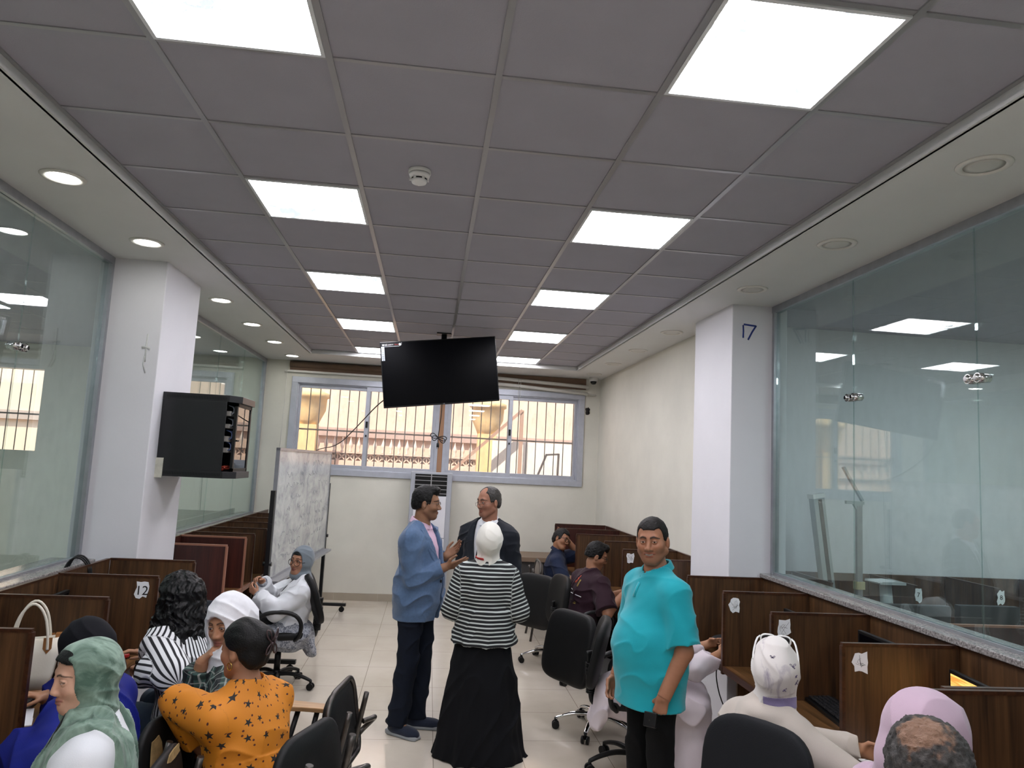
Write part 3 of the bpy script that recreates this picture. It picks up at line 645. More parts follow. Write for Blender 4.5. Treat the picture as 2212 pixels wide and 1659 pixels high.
mb = MB(); mb.cyl((0, 0, 0), (0, 0, -0.55), 0.03); mb.box((-0.08, -0.08, -0.012), (0.08, 0.08, 0)); mb.build('pole', M_blackm, t)
mb = MB(); mb.box((-0.2, -0.10, -0.6), (0.2, -0.065, -0.3)); mb.box((-0.05, -0.09, -0.5), (0.05, 0.03, -0.4)); mb.build('bracket', M_blackm, t)
# dangling power cord with coil and plug, and the long cord to the left
t = thing('power_cord', 'black television power cord tied in a loop with plug hanging', 'cord', (0.095, 7.66, 2.56))
mb = MB(); mb.tube([(0.0, 0.02, 0.1), (0.0, 0, -0.1), (-0.015, 0, -0.28), (-0.02, 0, -0.34)], 0.0045, 6, smoothpath=2)
for q in ((-0.09, 0.02), (0.1, -0.01), (-0.07, -0.01), (0.085, -0.035)): mb.tube([(-0.02, 0, -0.34), (-0.02+q[0]*0.6, 0.006, -0.31+q[1]), (-0.02+q[0], 0.006, -0.335+q[1]), (-0.02+q[0]*0.6, 0, -0.375+q[1]), (-0.02, 0, -0.345)], 0.0045, 6, smoothpath=2)
mb.tube([(-0.02, 0, -0.34), (-0.018, 0, -0.40)], 0.0045, 6); mb.build('cable', M_black, t)
mb = MB(); mb.cyl((-0.018, 0, -0.40), (-0.018, 0, -0.445), 0.013, 0.015); 
for s in (-1, 1): mb.cyl((-0.018+s*0.007, 0, -0.445), (-0.018+s*0.007, 0, -0.462), 0.0022, n=6)
mb.build('plug', M_black, t)
mb = MB(); mb.tube([(-0.50, 7.68, 2.60), (-0.60, 7.75, 2.52), (-0.85, 8.3, 2.30), (-1.15, 9.2, 2.10), (-1.48, 9.9, 2.06), (-1.62, 10.37, 2.01), (-1.70, 10.39, 1.90), (-1.72, 10.39, 0.4)], 0.006, 6, smoothpath=2); o = mb.build('aerial_cable', M_black); tag(o, 'thin black cable sagging from the television to the left of the window', 'cable')
# air conditioner
t = thing('air_conditioner', 'tall white floor standing air conditioner under the window', 'air conditioner', (0.045, 10.2, 0))
mb = MB(); mb.box((-0.285, -0.13, 0.02), (0.285, 0.17, 1.82)); mb.build('body', mat('ac_grey', 'a9adb5', 0.45), t, bevel=0.012)
mb = MB(); mb.box((-0.225, -0.142, 0.93), (0.215, -0.128, 1.49)); mb.box((-0.225, -0.142, 0.12), (0.215, -0.128, 0.92)); mb.build('front_panel', mat('ac_white', 'dfe0e6', 0.35), t, bevel=0.004)
mb = MB(); mb.box((-0.225, -0.135, 1.50), (0.215, -0.128, 1.79)); g = mb.build('grille_recess', M_black, t)
for k in range(5):
    mb = MB(); mb.box((-0.225, -0.15, 1.525+0.058*k), (0.215, -0.133, 1.533+0.058*k)); mb.build('louvre', mat('louvre_grey', '9a9a9c', 0.4), g)
mb = MB(); mb.box((-0.01, -0.155, 1.50), (0.004, -0.134, 1.79)); mb.build('louvre_rod', mat('louvre_grey', '9a9a9c', 0.4), g)
mb = MB(); mb.box((-0.28, -0.12, 0), (0.28, 0.16, 0.03)); mb.build('foot', M_black, t)
# roller blinds
M_blind = mat('brown_blind', '6d5646', 0.8, var=0.08); M_roll = mat('blind_tube', 'd8d6d0', 0.4)
t = thing('roller_blind', 'rolled up brown blind over the left half of the window', 'blind', (-2.04, 10.37, 3.29), 0, 'roller blinds')
mb = MB(); mb.tube([(0, 0, -0.05), (2.05, 0, -0.05)], 0.045, 14); mb.box((0.0, 0.0, -0.145), (2.05, 0.006, -0.05)); mb.build('fabric', M_blind, t)
mb = MB(); mb.box((-0.07, -0.012, -0.165), (2.3, 0.012, -0.135)); mb.build('bottom_bar', M_roll, t, bevel=0.004)
mb = MB(); mb.tube([(-0.03, -0.03, -0.03), (-0.03, -0.02, -0.6), (-0.05, -0.02, -1.4)], 0.003, 5); mb.build('pull_chain', M_roll, t)
t = thing('roller_blind', 'rolled up brown blind with a sagging white bar over the right half of the window', 'blind', (0.30, 10.37, 3.29), 0, 'roller blinds')
mb = MB(); mb.box((0, 0.0, -0.16), (1.93, 0.006, 0.0)); mb.build('fabric', M_blind, t)
mb = MB(); mb.tube([(0, -0.02, -0.05), (1.96, -0.02, -0.12)], 0.026, 14); mb.build('tube', M_roll, t)
mb = MB(); mb.tube([(0.0, -0.035, -0.135), (0.9, -0.035, -0.165), (1.95, -0.035, -0.225)], 0.024, 12); mb.tube([(1.95, -0.035, -0.225), (2.08, -0.035, -0.235)], 0.008, 8); mb.build('bottom_bar', M_roll, t)
mb = MB(); mb.tube([(0.92, -0.05, -0.06), (0.92, -0.065, -0.3), (0.93, -0.065, -0.42)], 0.003, 5); mb.tube([(0.95, -0.05, -0.06), (0.95, -0.065, -0.3), (0.93, -0.065, -0.42)], 0.003, 5); mb.build('pull_chain', M_roll, t)
# dome camera, smoke detector, wall socket
t = thing('dome_camera', 'white dome security camera under the right soffit corner', 'camera', (2.30, 10.2, ZS))
mb = MB(); mb.lathe([(0.062, 0), (0.065, -0.035), (0.055, -0.05), (0.03, -0.055)], 28); mb.build('housing', M_white, t)
mb = MB(); mb.lathe([(0.046, -0.05), (0.043, -0.075), (0.028, -0.095), (0.0, -0.10)], 24); mb.build('dome', mat('smoked_dome', '0c0c0e', 0.08), t)
t = thing('smoke_detector', 'round white smoke detector on the ceiling tile', 'smoke detector', (-0.134, 3.372, ZC))
mb = MB(); mb.lathe([(0.052, 0), (0.055, -0.004), (0.055, -0.018), (0.051, -0.019)], 36); mb.lathe([(0.0, -0.021), (0.052, -0.021), (0.050, -0.030), (0.043, -0.044)], 36); mb.lathe([(0.040, -0.052), (0.034, -0.066), (0.012, -0.073), (0.006, -0.078), (0.0, -0.078)], 30); mb.build('housing', M_white, t)
mb = MB(); mb.lathe([(0.050, -0.0185), (0.050, -0.0215)], 30); mb.lathe([(0.038, -0.040), (0.038, -0.054)], 30); mb.build('vent_slot', M_black, t)
mb = MB()
for k in range(6): a = k*PI/3; mb.cbox((0.041*math.cos(a), 0.041*math.sin(a), -0.048), (0.012, 0.012, 0.012), M=Matrix())
mb.build('rib', M_white, t)
t = thing('wall_socket', 'broken wall socket with loose wires right of the window', 'socket', (2.275, 10.408, 2.82))
mb = MB(); mb.prism(torn(8, 0.07, 0.13), 0, 0.004, M=rotm(PI/2, 0, 0)); mb.build('hole', mat('dark_hole', '2b2724', 0.9), t)
mb = MB(); mb.tube([(0.0, -0.01, 0.03), (0.02, -0.03, 0.01), (0.0, -0.02, -0.03)], 0.007, 6, smoothpath=1); mb.build('wire', M_black, t)
t = thing('wall_socket', 'white wall socket low on the end wall between the two talking men', 'socket', (0.40, 10.408, 0.66))
mb = MB(); mb.box((-0.06, -0.012, -0.045), (0.06, 0, 0.045)); mb.build('plate', M_white, t, bevel=0.004); mb = MB(); mb.cyl((0, -0.0125, 0), (0, -0.011, 0), 0.02); mb.build('hole', M_black, t)
# whiteboard on a wheeled stand
t = thing('whiteboard', 'large whiteboard with smudged handwriting on a wheeled black stand', 'whiteboard', (-1.35, 8.3, 0)); t.rotation_euler = (0, 0, math.atan2(2.6, 0.14))
# local x runs along the board (toward the end wall), local -y faces the aisle
M_board, n, l, b = newmat('whiteboard_surface'); v = coords(n, l, (1.5, 1, 2.2)); f = noise(n, l, v, 2.2, 7, 0.68, 0.7)
l.new(ramp(n, l, f, [(0.33, lin('8f9497')), (0.52, lin('bcc0bf')), (0.7, lin('d3d5d3'))]), b.inputs['Base Color']); b.inputs['Roughness'].default_value = 0.22
mb = MB(); mb.box((-1.28, -0.012, 0.81), (1.28, 0.012, 2.0)); bd = mb.build('board', M_board, t)
mb = MB()
for a, c in (((-1.30, -0.018, 0.79), (1.30, 0.018, 0.815)), ((-1.30, -0.018, 1.995), (1.30, 0.018, 2.02)), ((-1.30, -0.018, 0.79), (-1.275, 0.018, 2.02)), ((1.275, -0.018, 0.79), (1.30, 0.018, 2.02))): mb.box(a, c)
mb.build('board_frame', M_alu, bd)
mb = MB(); r = random.Random(5)
for row in range(9):
    x = -1.15+r.random()*0.3; z = 1.88-row*0.115
    while x < 1.0:
        w = r.uniform(0.08, 0.22)
        if r.random() < 0.62:
            pts = [(x+w*k/7, -0.0128, z+r.uniform(-0.03, 0.035)) for k in range(8)]; mb.tube(pts, 0.0042, 4, smoothpath=1, flat=0.3, up=(0, 1, 0))
        x += w+r.uniform(0.03, 0.12)
mb.build('handwriting', mat('faded_marker', '9a9ea2', 0.6), bd)
mb = MB(); mb.box((-1.30, -0.10, 0.765), (1.30, 0.02, 0.79)); mb.build('pen_tray', M_alu, t)
for x in (-1.34, 1.34):
    mb = MB(); mb.box((x-0.02, -0.02, 0.09), (x+0.02, 0.02, 1.62)); mb.cyl((x-0.03, 0, 1.3), (x+0.03, 0, 1.3), 0.02); mb.cyl((x, -0.04, 0.95), (x, 0.04, 0.95), 0.02); mb.build('post', M_blackm, t)
    mb = MB(); mb.box((x-0.022, -0.33, 0.075), (x+0.022, 0.33, 0.11)); ft = mb.build('foot_bar', M_blackm, t)
    for y in (-0.28, 0.28):
        mb = MB(); mb.cyl((x-0.012, y, 0.034), (x+0.012, y, 0.034), 0.034, n=16); mb.cyl((x, y, 0.034), (x, y, 0.08), 0.01); mb.build('castor', M_black, ft)
mb = MB(); mb.box((-1.34, -0.012, 0.14), (1.34, 0.012, 0.18)); mb.build('lower_bar', M_tubes, t)
t['x'] = 1; del t['x']
# network cabinet on the left column
t = thing('network_cabinet', 'black wall mounted network cabinet with open side on the left column', 'cabinet', (-1.96, 5.48, 1.76))
W_, D_, H_ = 0.54, 0.56, 0.61
mb = MB(); mb.box((0.01, 0.0, 0.05), (0.455, 0.012, H_-0.05)); mb.build('side_panel', mat('rack_navy', '0d1014', 0.4), t, bevel=0.002)
mb = MB()
pol = [(0.0, 0.0), (0.47, 0.0), (W_, 0.10), (W_, D_-0.08), (0.47, D_), (0.0, D_)]
mb.prism(pol, 0.0, 0.05); mb.prism(pol, H_-0.05, H_); mb.box((0.0, 0.0, 0.05), (0.012, D_, H_-0.05)); mb.box((0.01, D_-0.012, 0.05), (0.5, D_, H_-0.05))
mb.build('casing', mat('rack_black', '111317', 0.35), t, bevel=0.002)
for za, zb in ((0.015, 0.035), (H_-0.037, H_-0.016)):
    mb = MB()
    for k in range(38): mb.box((0.03+k*0.0112, -0.0012, za), (0.034+k*0.0112, 0.001, zb))
    mb.build('vent_grille', mat('slot_dark', '030303', 0.9), t)
mb = MB(); mb.box((0.495, 0.07, 0.05), (0.515, 0.10, H_-0.05)); mb.box((0.495, D_-0.09, 0.05), (0.515, D_-0.06, H_-0.05)); mb.box((0.495, 0.07, 0.05), (0.515, D_-0.06, 0.075)); mb.box((0.495, 0.07, H_-0.075), (0.515, D_-0.06, H_-0.05)); dr = mb.build('door', M_black, t)
mb = MB(); mb.box((0.503, 0.10, 0.075), (0.509, D_-0.09, H_-0.075)); mb.build('door_glass', glass('smoked_glass', (0.25, 0.25, 0.26), 0.01, 2.5), dr)
mb = MB(); mb.cbox((0.522, 0.115, 0.28), (0.012, 0.05, 0.012)); mb.build('door_handle', M_black, dr)
for z, h in ((0.46, 0.035), (0.37, 0.03), (0.27, 0.04), (0.19, 0.035)):
    mb = MB(); mb.box((0.38, 0.03, z), (0.475, D_-0.04, z+h)); u = mb.build('switch_unit', mat('unit_grey', '83807c', 0.5), t)
    mb = MB()
    for k in range(9): y = 0.05+k*0.045; mb.tube([(0.475, y, z+h*0.5), (0.492, y+0.01, z+h*0.6), (0.488, y+0.02, z+h+0.03), (0.45, y+0.02, z+h+0.045)], 0.004, 5, smoothpath=1)
    mb.build('patch_cable', mat('cable_grey', '4d5258', 0.6) if z > 0.3 else mat('cable_blue', '2f3f63', 0.6), u)
mb = MB(); r = random.Random(2)
for k in range(9): mb.tube([(0.40+r.uniform(0, 0.07), 0.04+r.uniform(0, 0.2), 0.06+r.uniform(0, 0.03)) for _ in range(5)], 0.006, 6, smoothpath=2)
mb.build('red_cables', mat('cable_red', '9c3a28', 0.6), t)
mb = MB(); mb.box((0.0, -0.012, -0.012), (0.05, 0.002, 0.13)); mb.build('plaster_patch', mat('chipped_plaster', 'b9b9ac', 0.9, var=0.2, vscale=20), t)

# ================================================================ DESK THINGS
def monitor(label, x, y, rz, ztop, w=0.44, lit=None, z0=0.751):
    t = thing('monitor', label, 'monitor', (x, y, z0), rz, 'desk monitors')    # local +y is the screen's back
    h = 0.27; zc = ztop-z0-h/2
    mb = MB(); mb.box((-w/2, -0.012, zc-h/2), (w/2, 0.012, zc+h/2)); mb.box((-w/2+0.05, 0.012, zc-h/2+0.04), (w/2-0.05, 0.035, zc+h/2-0.04)); mb.build('casing', M_black, t, bevel=0.003)
    mb = MB(); mb.box((-w/2+0.016, -0.0135, zc-h/2+0.022), (w/2-0.016, -0.012, zc+h/2-0.016)); mb.build('screen', lit or screen_mat(), t)
    mb = MB(); mb.box((-0.03, 0.02, 0.01), (0.03, 0.045, zc)); mb.build('stand', M_black, t); mb = MB(); mb.box((-0.11, -0.07, 0), (0.11, 0.1, 0.012)); mb.build('base', M_black, t, bevel=0.004)
    return t
M_lit, n, l, b = newmat('lit_desktop'); f = noise(n, l, coords(n, l, (3, 3, 40)), 3, 3); l.new(ramp(n, l, f, [(0.4, lin('a8702e')), (0.62, lin('d7a257'))]), b.inputs['Emission Color']); b.inputs['Emission Strength'].default_value = 0.55; b.inputs['Base Color'].default_value = (0.02, 0.02, 0.02, 1)
monitor('monitor showing an orange desktop in the right row', 2.39, 2.93, R_(-98), 1.137, lit=M_lit)
monitor('dark monitor behind the carrel divider with the big paper label, right row', 2.39, 3.585, R_(-90), 1.163)
monitor('dark monitor in the second carrel from the right column', 2.32, 4.28, R_(-90), 1.14)
monitor('dark monitor in the carrel numbered 12, left row', -2.02, 4.93, R_(92), 1.115)
monitor('dark monitor in the left carrel with the red mouse', -2.02, 4.30, R_(92), 1.12)
def keyboard(label, x, y, z, rz, extra=False):
    t = thing('keyboard', label, 'keyboard', (x, y, z), rz, 'black keyboards')
    mb = MB(); mb.prism([(-0.08, 0), (0.08, 0), (0.08, 0.026), (-0.08, 0.016)], -0.225, 0.225, M=Matrix(((0, 0, 1, 0), (1, 0, 0, 0), (0, 1, 0, 0), (0, 0, 0, 1)))); mb.build('body', M_black, t)
    mb = MB()
    for r_ in range(5):
        for c_ in range(20):
            yy = -0.055+r_*0.024; xx = -0.205+c_*0.0212
            mb.cbox((xx, yy, 0.024+(yy+0.08)*0.0625), (0.017, 0.019, 0.008))
    k = mb.build('keys', mat('key_black', '191a1d', 0.5), t, bevel=0.002)
    if extra: mb = MB(); mb.prism(torn(21, 0.10, 0.05), 0.034, 0.036, M=T(0.05, 0.02, 0)); mb.build('yellow_scrap', mat('yellow_scrap', 'd9a930', 0.6), t)
    return t
keyboard('black keyboard beside the cream handbag', -1.79, 3.55, 0.751, R_(100))
keyboard('black keyboard with a yellow paper scrap on its keys', 2.20, 3.70, 0.751, R_(-96), True)
keyboard('black keyboard behind the beige patterned scarf', 2.22, 4.30, 0.751, R_(-90))
def mouse(label, x, y, z, rz, m):
    t = thing('computer_mouse', label, 'mouse', (x, y, z), rz)
    mb = MB(); mb.cushion(0.062, 0.11, 0.04, 0.7, 0.75, 0, M=T(0, 0, 0.016)); mb.build('shell', m, t); mb = MB(); mb.cbox((0, 0.0, 0.005), (0.056, 0.09, 0.008)); mb.build('base', M_black, t, bevel=0.002); mb = MB(); mb.cyl((-0.004, 0.025, 0.033), (0.004, 0.025, 0.033), 0.007, n=12); mb.build('wheel', M_black, t)
mouse('glossy red and black mouse on the left desk', -1.69, 4.50, 0.751, R_(60), mat('red_gloss', '9a1414', 0.18, coat=0.5))
t = thing('handbag', 'cream leather handbag with tan trim and two tall handles', 'handbag', (-1.83, 3.77, 0.751), R_(20))
# bag: tapered body, tan base, handles
def loft(mb, rings, m=0, smooth=True, cap=True):
    n = len(rings[0]); vs = [p for r in rings for p in r]
    mb.add(vs, [(j*n+i, j*n+(i+1)%n, (j+1)*n+(i+1)%n, (j+1)*n+i) for j in range(len(rings)-1) for i in range(n)], m, smooth)
    if cap: mb.add(vs, [tuple(range(n))[::-1], tuple((len(rings)-1)*n+i for i in range(n))], m, False)
def sring(w, d, z, n=36, e=0.45, tilt=0.0):
    sg = lambda x: math.copysign(abs(x)**e, x)
    return [(w/2*sg(math.cos(2*PI*i/n)), d/2*sg(math.sin(2*PI*i/n)), z+tilt*(1-(2*w/2*sg(math.cos(2*PI*i/n))/w)**2)) for i in range(n)]
M_cream = mat('cream_leather', 'd9d3c3', 0.45, bmp=0.1, bscale=160); M_tan = mat('tan_leather', '8a5c30', 0.5)
mb = MB(); loft(mb, [sring(0.19, 0.125, 0.045), sring(0.22, 0.12, 0.12), sring(0.245, 0.10, 0.21), sring(0.265, 0.075, 0.285, tilt=-0.012), sring(0.25, 0.05, 0.28, tilt=-0.012)]); mb.build('body', M_cream, t)
mb = MB(); loft(mb, [sring(0.17, 0.115, 0.0), sring(0.185, 0.128, 0.01), sring(0.195, 0.128, 0.05)]); mb.build('base_panel', M_tan, t)
for s in (-1, 1):
    mb = MB(); mb.tube([(-0.075, s*0.052, 0.23), (-0.072, s*0.05, 0.30), (-0.05, s*0.045, 0.40), (0, s*0.04, 0.455), (0.05, s*0.045, 0.40), (0.072, s*0.05, 0.30), (0.075, s*0.052, 0.23)], 0.0065, 8, smoothpath=2); hd = mb.build('handle', M_cream, t)
    mb = MB()
    for x in (-0.074, 0.074): mb.prism([(x-0.018, 0.285), (x+0.018, 0.285), (x+0.018, 0.235), (x, 0.212), (x-0.018, 0.235)], -0.0025, 0.0025, M=T(0, s*0.0505, 0) @ rotm(PI/2-s*0.22*0, 0, 0))
    mb.build('handle_tab', M_tan, hd)
mb = MB(); mb.box((0.10, -0.02, 0.20), (0.125, 0.02, 0.295)); mb.build('side_strap', M_tan, t); mb = MB(); mb.tube([(0.128, -0.03, 0.19), (0.13, -0.03, 0.14), (0.128, -0.02, 0.12)], 0.006, 6); mb.build('clasp', M_chrome, t)
mb = MB(); mb.box((-0.06, -0.05, 0), (0.06, 0.05, 0.003)); mb.add([(-0.06, -0.05, 0.003), (0.06, -0.05, 0.003), (0.06, 0.04, 0.045), (-0.06, 0.04, 0.045), (-0.06, -0.05, 0.005), (0.06, -0.05, 0.005), (0.06, 0.04, 0.047), (-0.06, 0.04, 0.047)], [(0,3,2,1),(4,5,6,7),(0,1,5,4),(1,2,6,5),(2,3,7,6),(3,0,4,7)])
o = mb.build('folded_paper', M_paper); o.location = (-1.69, 3.44, 0.751); o.rotation_euler = (0, 0, 0.4); tag(o, 'folded white paper beside the keyboard near the handbag', 'paper')
mb = MB(); mb.box((-0.105, -0.148, 0), (0.105, 0.148, 0.004)); o = mb.build('paper_sheet', M_paper); o.location = (2.06, 3.08, 0.751); o.rotation_euler = (0, 0, 0.15); tag(o, 'white printed sheet on the right desk by the pink sleeve', 'paper')
mb = MB()
for k in range(5): mb.box((-0.08, -0.1+k*0.035, 0.004), (0.07, -0.096+k*0.035, 0.0046))
mb.build('print_lines', M_scrib, o)
for k, (x, y, r, lb) in enumerate(((2.05, 8.03, 0.2, 'upper white sheet on the desk in front of the maroon shirt'), (2.02, 7.86, -0.15, 'lower white sheet on the desk in front of the maroon shirt'))):
    mb = MB(); mb.box((-0.105, -0.148, 0), (0.105, 0.148, 0.003)); o = mb.build('paper_sheet', M_paper); o.location = (x, y, 0.751+0.006*k); o.rotation_euler = (0, 0, r); tag(o, lb, 'paper')
t = thing('soft_bag', 'black soft pouch lying on the right desk against the column', 'bag', (2.20, 5.02, 0.75), 0.1)
mb = MB(); mb.cushion(0.30, 0.20, 0.10, 0.8, 0.6, 0, M=T(0, 0, 0.05)); mb.build('pouch', mat('black_nylon', '141518', 0.6, bmp=0.5, bscale=18), t); mb = MB(); mb.box((-0.13, -0.101, 0.045), (0.02, -0.094, 0.052)); mb.build('zip', M_tubes, t); mb = MB(); mb.box((-0.10, -0.103, 0.012), (-0.06, -0.094, 0.018)); mb.build('brand_tag', M_white, t)
t = thing('wrist_watch', 'black strap watch lying on the right desk edge', 'watch', (2.08, 4.83, 0.75), 0.5)
mb = MB(); mb.tube([(0.06*math.cos(a)*1.2, 0.022*math.sin(a), 0.018) for a in np.linspace(0, 2*PI, 24, endpoint=False)], 0.016, 8, closed=True, flat=0.25, up=(0, 0, 1)); mb.build('strap', M_black, t); mb = MB(); mb.cyl((0.02, -0.025, 0.018), (0.02, -0.036, 0.018), 0.016); mb.build('case', M_chrome, t)
mb = MB(); mb.tube([(2.02, 4.70, 0.755), (1.95, 4.68, 0.75), (1.93, 4.66, 0.66), (1.97, 4.65, 0.5), (2.1, 4.66, 0.3)], 0.004, 6, smoothpath=2); o = mb.build('loose_cable', M_black); tag(o, 'thin black cable hanging over the right desk edge', 'cable')
mb = MB()
for k in range(3): mb.tube([(-2.24, 4.86+0.03*k, 1.10), (-2.215, 4.90+0.03*k, 1.235+0.008*k), (-2.15, 4.92+0.03*k, 1.25), (-2.10, 4.95+0.02*k, 1.16), (-2.09, 4.96, 0.9)], 0.006, 6, smoothpath=2)
o = mb.build('cable_bundle', M_black); tag(o, 'bundle of black cables looping over the left carrel back', 'cable')
# low table against the end wall seen behind the suited man
t = thing('side_table', 'plain table with pale wooden top against the end wall on the right', 'table', (1.5, 10.0, 0))
mb = MB(); mb.box((-0.75, -0.3, 0.70), (0.35, 0.36, 0.76)); mb.build('table_top', mat('grey_wood', '7d6a58', 0.5), t, bevel=0.003); mb = MB(); mb.box((-0.70, -0.25, 0.0), (0.3, 0.34, 0.70)); mb.build('cabinet_base', mat('grey_panel', '3c3b3b', 0.6), t)
# things behind the right glass
M_lampal = mat('fixture_grey', 'a9b0b2', 0.4)
t = thing('tube_light_fixture', 'long grey tube light fixture leaning behind the right glass', 'light fixture', (3.30, 5.62, 0.755)); t.rotation_euler = (0.0, -0.15, 0.2)
mb = MB(); mb.box((-0.055, -0.03, 0), (0.055, 0.03, 1.10)); mb.build('body', M_lampal, t, bevel=0.004); mb = MB(); mb.box((-0.012, -0.034, 0.02), (0.022, -0.028, 1.07)); mb.build('slot', mat('slot_grey', '2d3234', 0.5), t); mb = MB(); mb.box((-0.06, -0.035, 1.08), (0.06, 0.035, 1.115)); mb.build('end_cap', M_white, t)
t = thing('height_gauge', 'grey metal pole stand with folding arm behind the right glass', 'stand', (3.42, 5.45, 0.751))
mb = MB(); mb.box((-0.022, -0.015, 0), (0.022, 0.015, 1.03)); mb.build('pole', M_alu, t); mb = MB(); mb.box((-0.11, -0.014, 1.04), (0.04, 0.014, 1.065)); mb.prism([(-0.05, 1.04), (0.03, 1.04), (0.012, 0.98), (-0.012, 0.98)], -0.012, 0.012, M=rotm(PI/2, 0, 0)); mb.build('head', M_lampal, t)
mb = MB(); mb.bar((0.03, 0, 1.07), (-0.13, 0, 1.33), 0.03, 0.018); mb.build('folding_arm', M_lampal, t); mb = MB(); mb.box((-0.035, -0.025, 0.38), (0.035, 0.025, 0.44)); mb.build('slider', mat('beige_plastic', 'b7ad86', 0.5), t); mb = MB(); mb.box((-0.08, -0.08, 0), (0.08, 0.08, 0.03)); mb.build('base', mat('beige_plastic', 'b7ad86', 0.5), t)
t = thing('card_holder', 'grey stand with papers on top behind the right glass', 'stand', (3.66, 5.48, 0.751)); mb = MB(); mb.cyl((0.03, 0, 0), (0, 0, 0.43), 0.05, 0.045); mb.build('post', M_lampal, t); mb = MB(); mb.box((-0.11, -0.1, 0.43), (0.11, 0.1, 0.45)); mb.build('tray', M_lampal, t); mb = MB(); mb.box((-0.12, -0.08, 0.45), (0.05, 0.06, 0.456), M=rotm(0, -0.06, 0.2)); mb.build('papers', M_paper, t)
for k, (x, y) in enumerate(((3.55, 4.95), (4.14, 5.0))):
    t = thing('monitor', ['wide dark screen seen from behind, below the card stand, right room', 'dark boxy screen beside label 7 in the right room'][k], 'monitor', (x, y, 0.751), 0, 'screens behind the right glass')
    mb = MB(); mb.box((-0.24, -0.03, 0.04), (0.24, 0.03, 0.36)); mb.build('casing', mat('screen_back', '20272b', 0.4), t, bevel=0.006); mb = MB(); mb.box((-0.1, -0.08, 0), (0.1, 0.08, 0.05)); mb.build('base', M_black, t)
lc2 = lecture_chair('grey backed chair behind the right glass at the picture edge', (3.55, 3.25, 0), R_(10), arm=False, bm=mat('grey_vinyl', '565d60', 0.5), loops=False)
lc2.location.z = 0.0; lc2.scale = (1.15, 1.15, 1.25)

t = thing('office_table', 'plain dark table under the two screens behind the right glass', 'table', (3.85, 4.98, 0))
mb = MB(); mb.box((-0.65, -0.26, 0.72), (0.60, 0.26, 0.75)); mb.build('table_top', M_desk, t)
for x in (-0.6, 0.55):
    mb = MB(); mb.box((x-0.02, -0.24, 0), (x+0.02, 0.24, 0.72)); mb.build('leg', M_wood, t)
# ================================================================ IMPLICIT SURFACES for people and clothes
F32 = np.float32
def A(*v): return np.array(v, float)
def nrm(v): v = np.asarray(v, float); return v/np.linalg.norm(v)
def cap(a, b, ra, rb=None):
    a, b = np.asarray(a, F32), np.asarray(b, F32); rb = ra if rb is None else rb; ab = b-a; L2 = float(max(ab@ab, 1e-9)); ra, rb = float(ra), float(rb)
    def f(P):
        q = P-a; t = np.clip(q@ab/L2, 0, 1); return np.linalg.norm(q-t[:, None]*ab, axis=1)-(ra+(rb-ra)*t)
    return f
def ecap(a, b, w0, d0, w1, d1, xd=(1, 0, 0)):
    a, b = np.asarray(a, float), np.asarray(b, float); ab = b-a; L = np.linalg.norm(ab); z = ab/L
    x = nrm(np.asarray(xd, float)-z*(np.asarray(xd, float)@z)); y = np.cross(z, x); a, x, y, z = (q.astype(F32) for q in (a, x, y, z)); L, w0, d0, w1, d1 = (float(q) for q in (L, w0, d0, w1, d1))
    def f(P):
        q = P-a; s = q@z; t = np.clip(s/L, 0, 1); w = w0+(w1-w0)*t; d = d0+(d1-d0)*t; m = np.minimum(w, d)
        e = s-t*L; return (np.sqrt(((q@x)/w)**2+((q@y)/d)**2+(e/m)**2)-1)*m
    return f
def ell(c, r, R=None):
    c, r = np.asarray(c, F32), np.asarray(r, F32); R = None if R is None else np.asarray(R, F32)
    def f(P):
        q = P-c
        if R is not None: q = q@R
        k0 = np.linalg.norm(q/r, axis=1); k1 = np.linalg.norm(q/(r*r), axis=1)+1e-9; return k0*(k0-1)/k1
    return f
def rbox(c, h, rad, R=None):
    c, h = np.asarray(c, F32), np.asarray(h, F32); R = None if R is None else np.asarray(R, F32)
    def f(P):
        q = P-c
        if R is not None: q = q@R
        q = np.abs(q)-h+rad; return np.linalg.norm(np.maximum(q, 0), axis=1)+np.minimum(q.max(axis=1), 0)-rad
    return f
def plane(p, n):
    p, n = np.asarray(p, F32), nrm(n).astype(F32); return lambda P: (P-p)@n
def smin(a, b, k):
    if k <= 0: return np.minimum(a, b)
    h = np.maximum(k-np.abs(a-b), 0)/k; return np.minimum(a, b)-h*h*k*0.25
def smax(a, b, k): return -smin(-a, -b, k)
def U(L):
    def f(P):
        d = None
        for g, k in L: v = g(P); d = v if d is None else smin(d, v, k)
        return d
    return f
def cut(f, g, k=0.0): return lambda P: smax(f(P), -g(P), k)
def inter(f, g, k=0.0): return lambda P: smax(f(P), g(P), k)
def xf(f, c, R):
    c, R = np.asarray(c, F32), np.asarray(R, F32); return lambda P: f((P-c)@R)
def Rot(yaw=0, pitch=0, roll=0):      # yaw CCW, pitch >0 nods down, roll >0 tilts to own right; head looks along +Y
    return np.array((Matrix.Rotation(yaw, 3, 'Z') @ Matrix.Rotation(-pitch, 3, 'X') @ Matrix.Rotation(roll, 3, 'Y')))
_rng = np.random.RandomState(3); _NT = _rng.rand(32, 32, 32).astype(np.float32)*2-1
def vnoise(P):
    i = np.floor(P).astype(np.int32); f = P-i; f = f*f*(3-2*f); i &= 31; j = (i+1) & 31; o = 0
    for a in (0, 1):
        for b in (0, 1):
            for c in (0, 1):
                w = (f[:, 0] if a else 1-f[:, 0])*(f[:, 1] if b else 1-f[:, 1])*(f[:, 2] if c else 1-f[:, 2])
                o = o+w*_NT[(j if a else i)[:, 0], (j if b else i)[:, 1], (j if c else i)[:, 2]]
    return o
_FR = np.array(Matrix.Rotation(0.5, 3, 'Y') @ Matrix.Rotation(0.3, 3, 'X'))
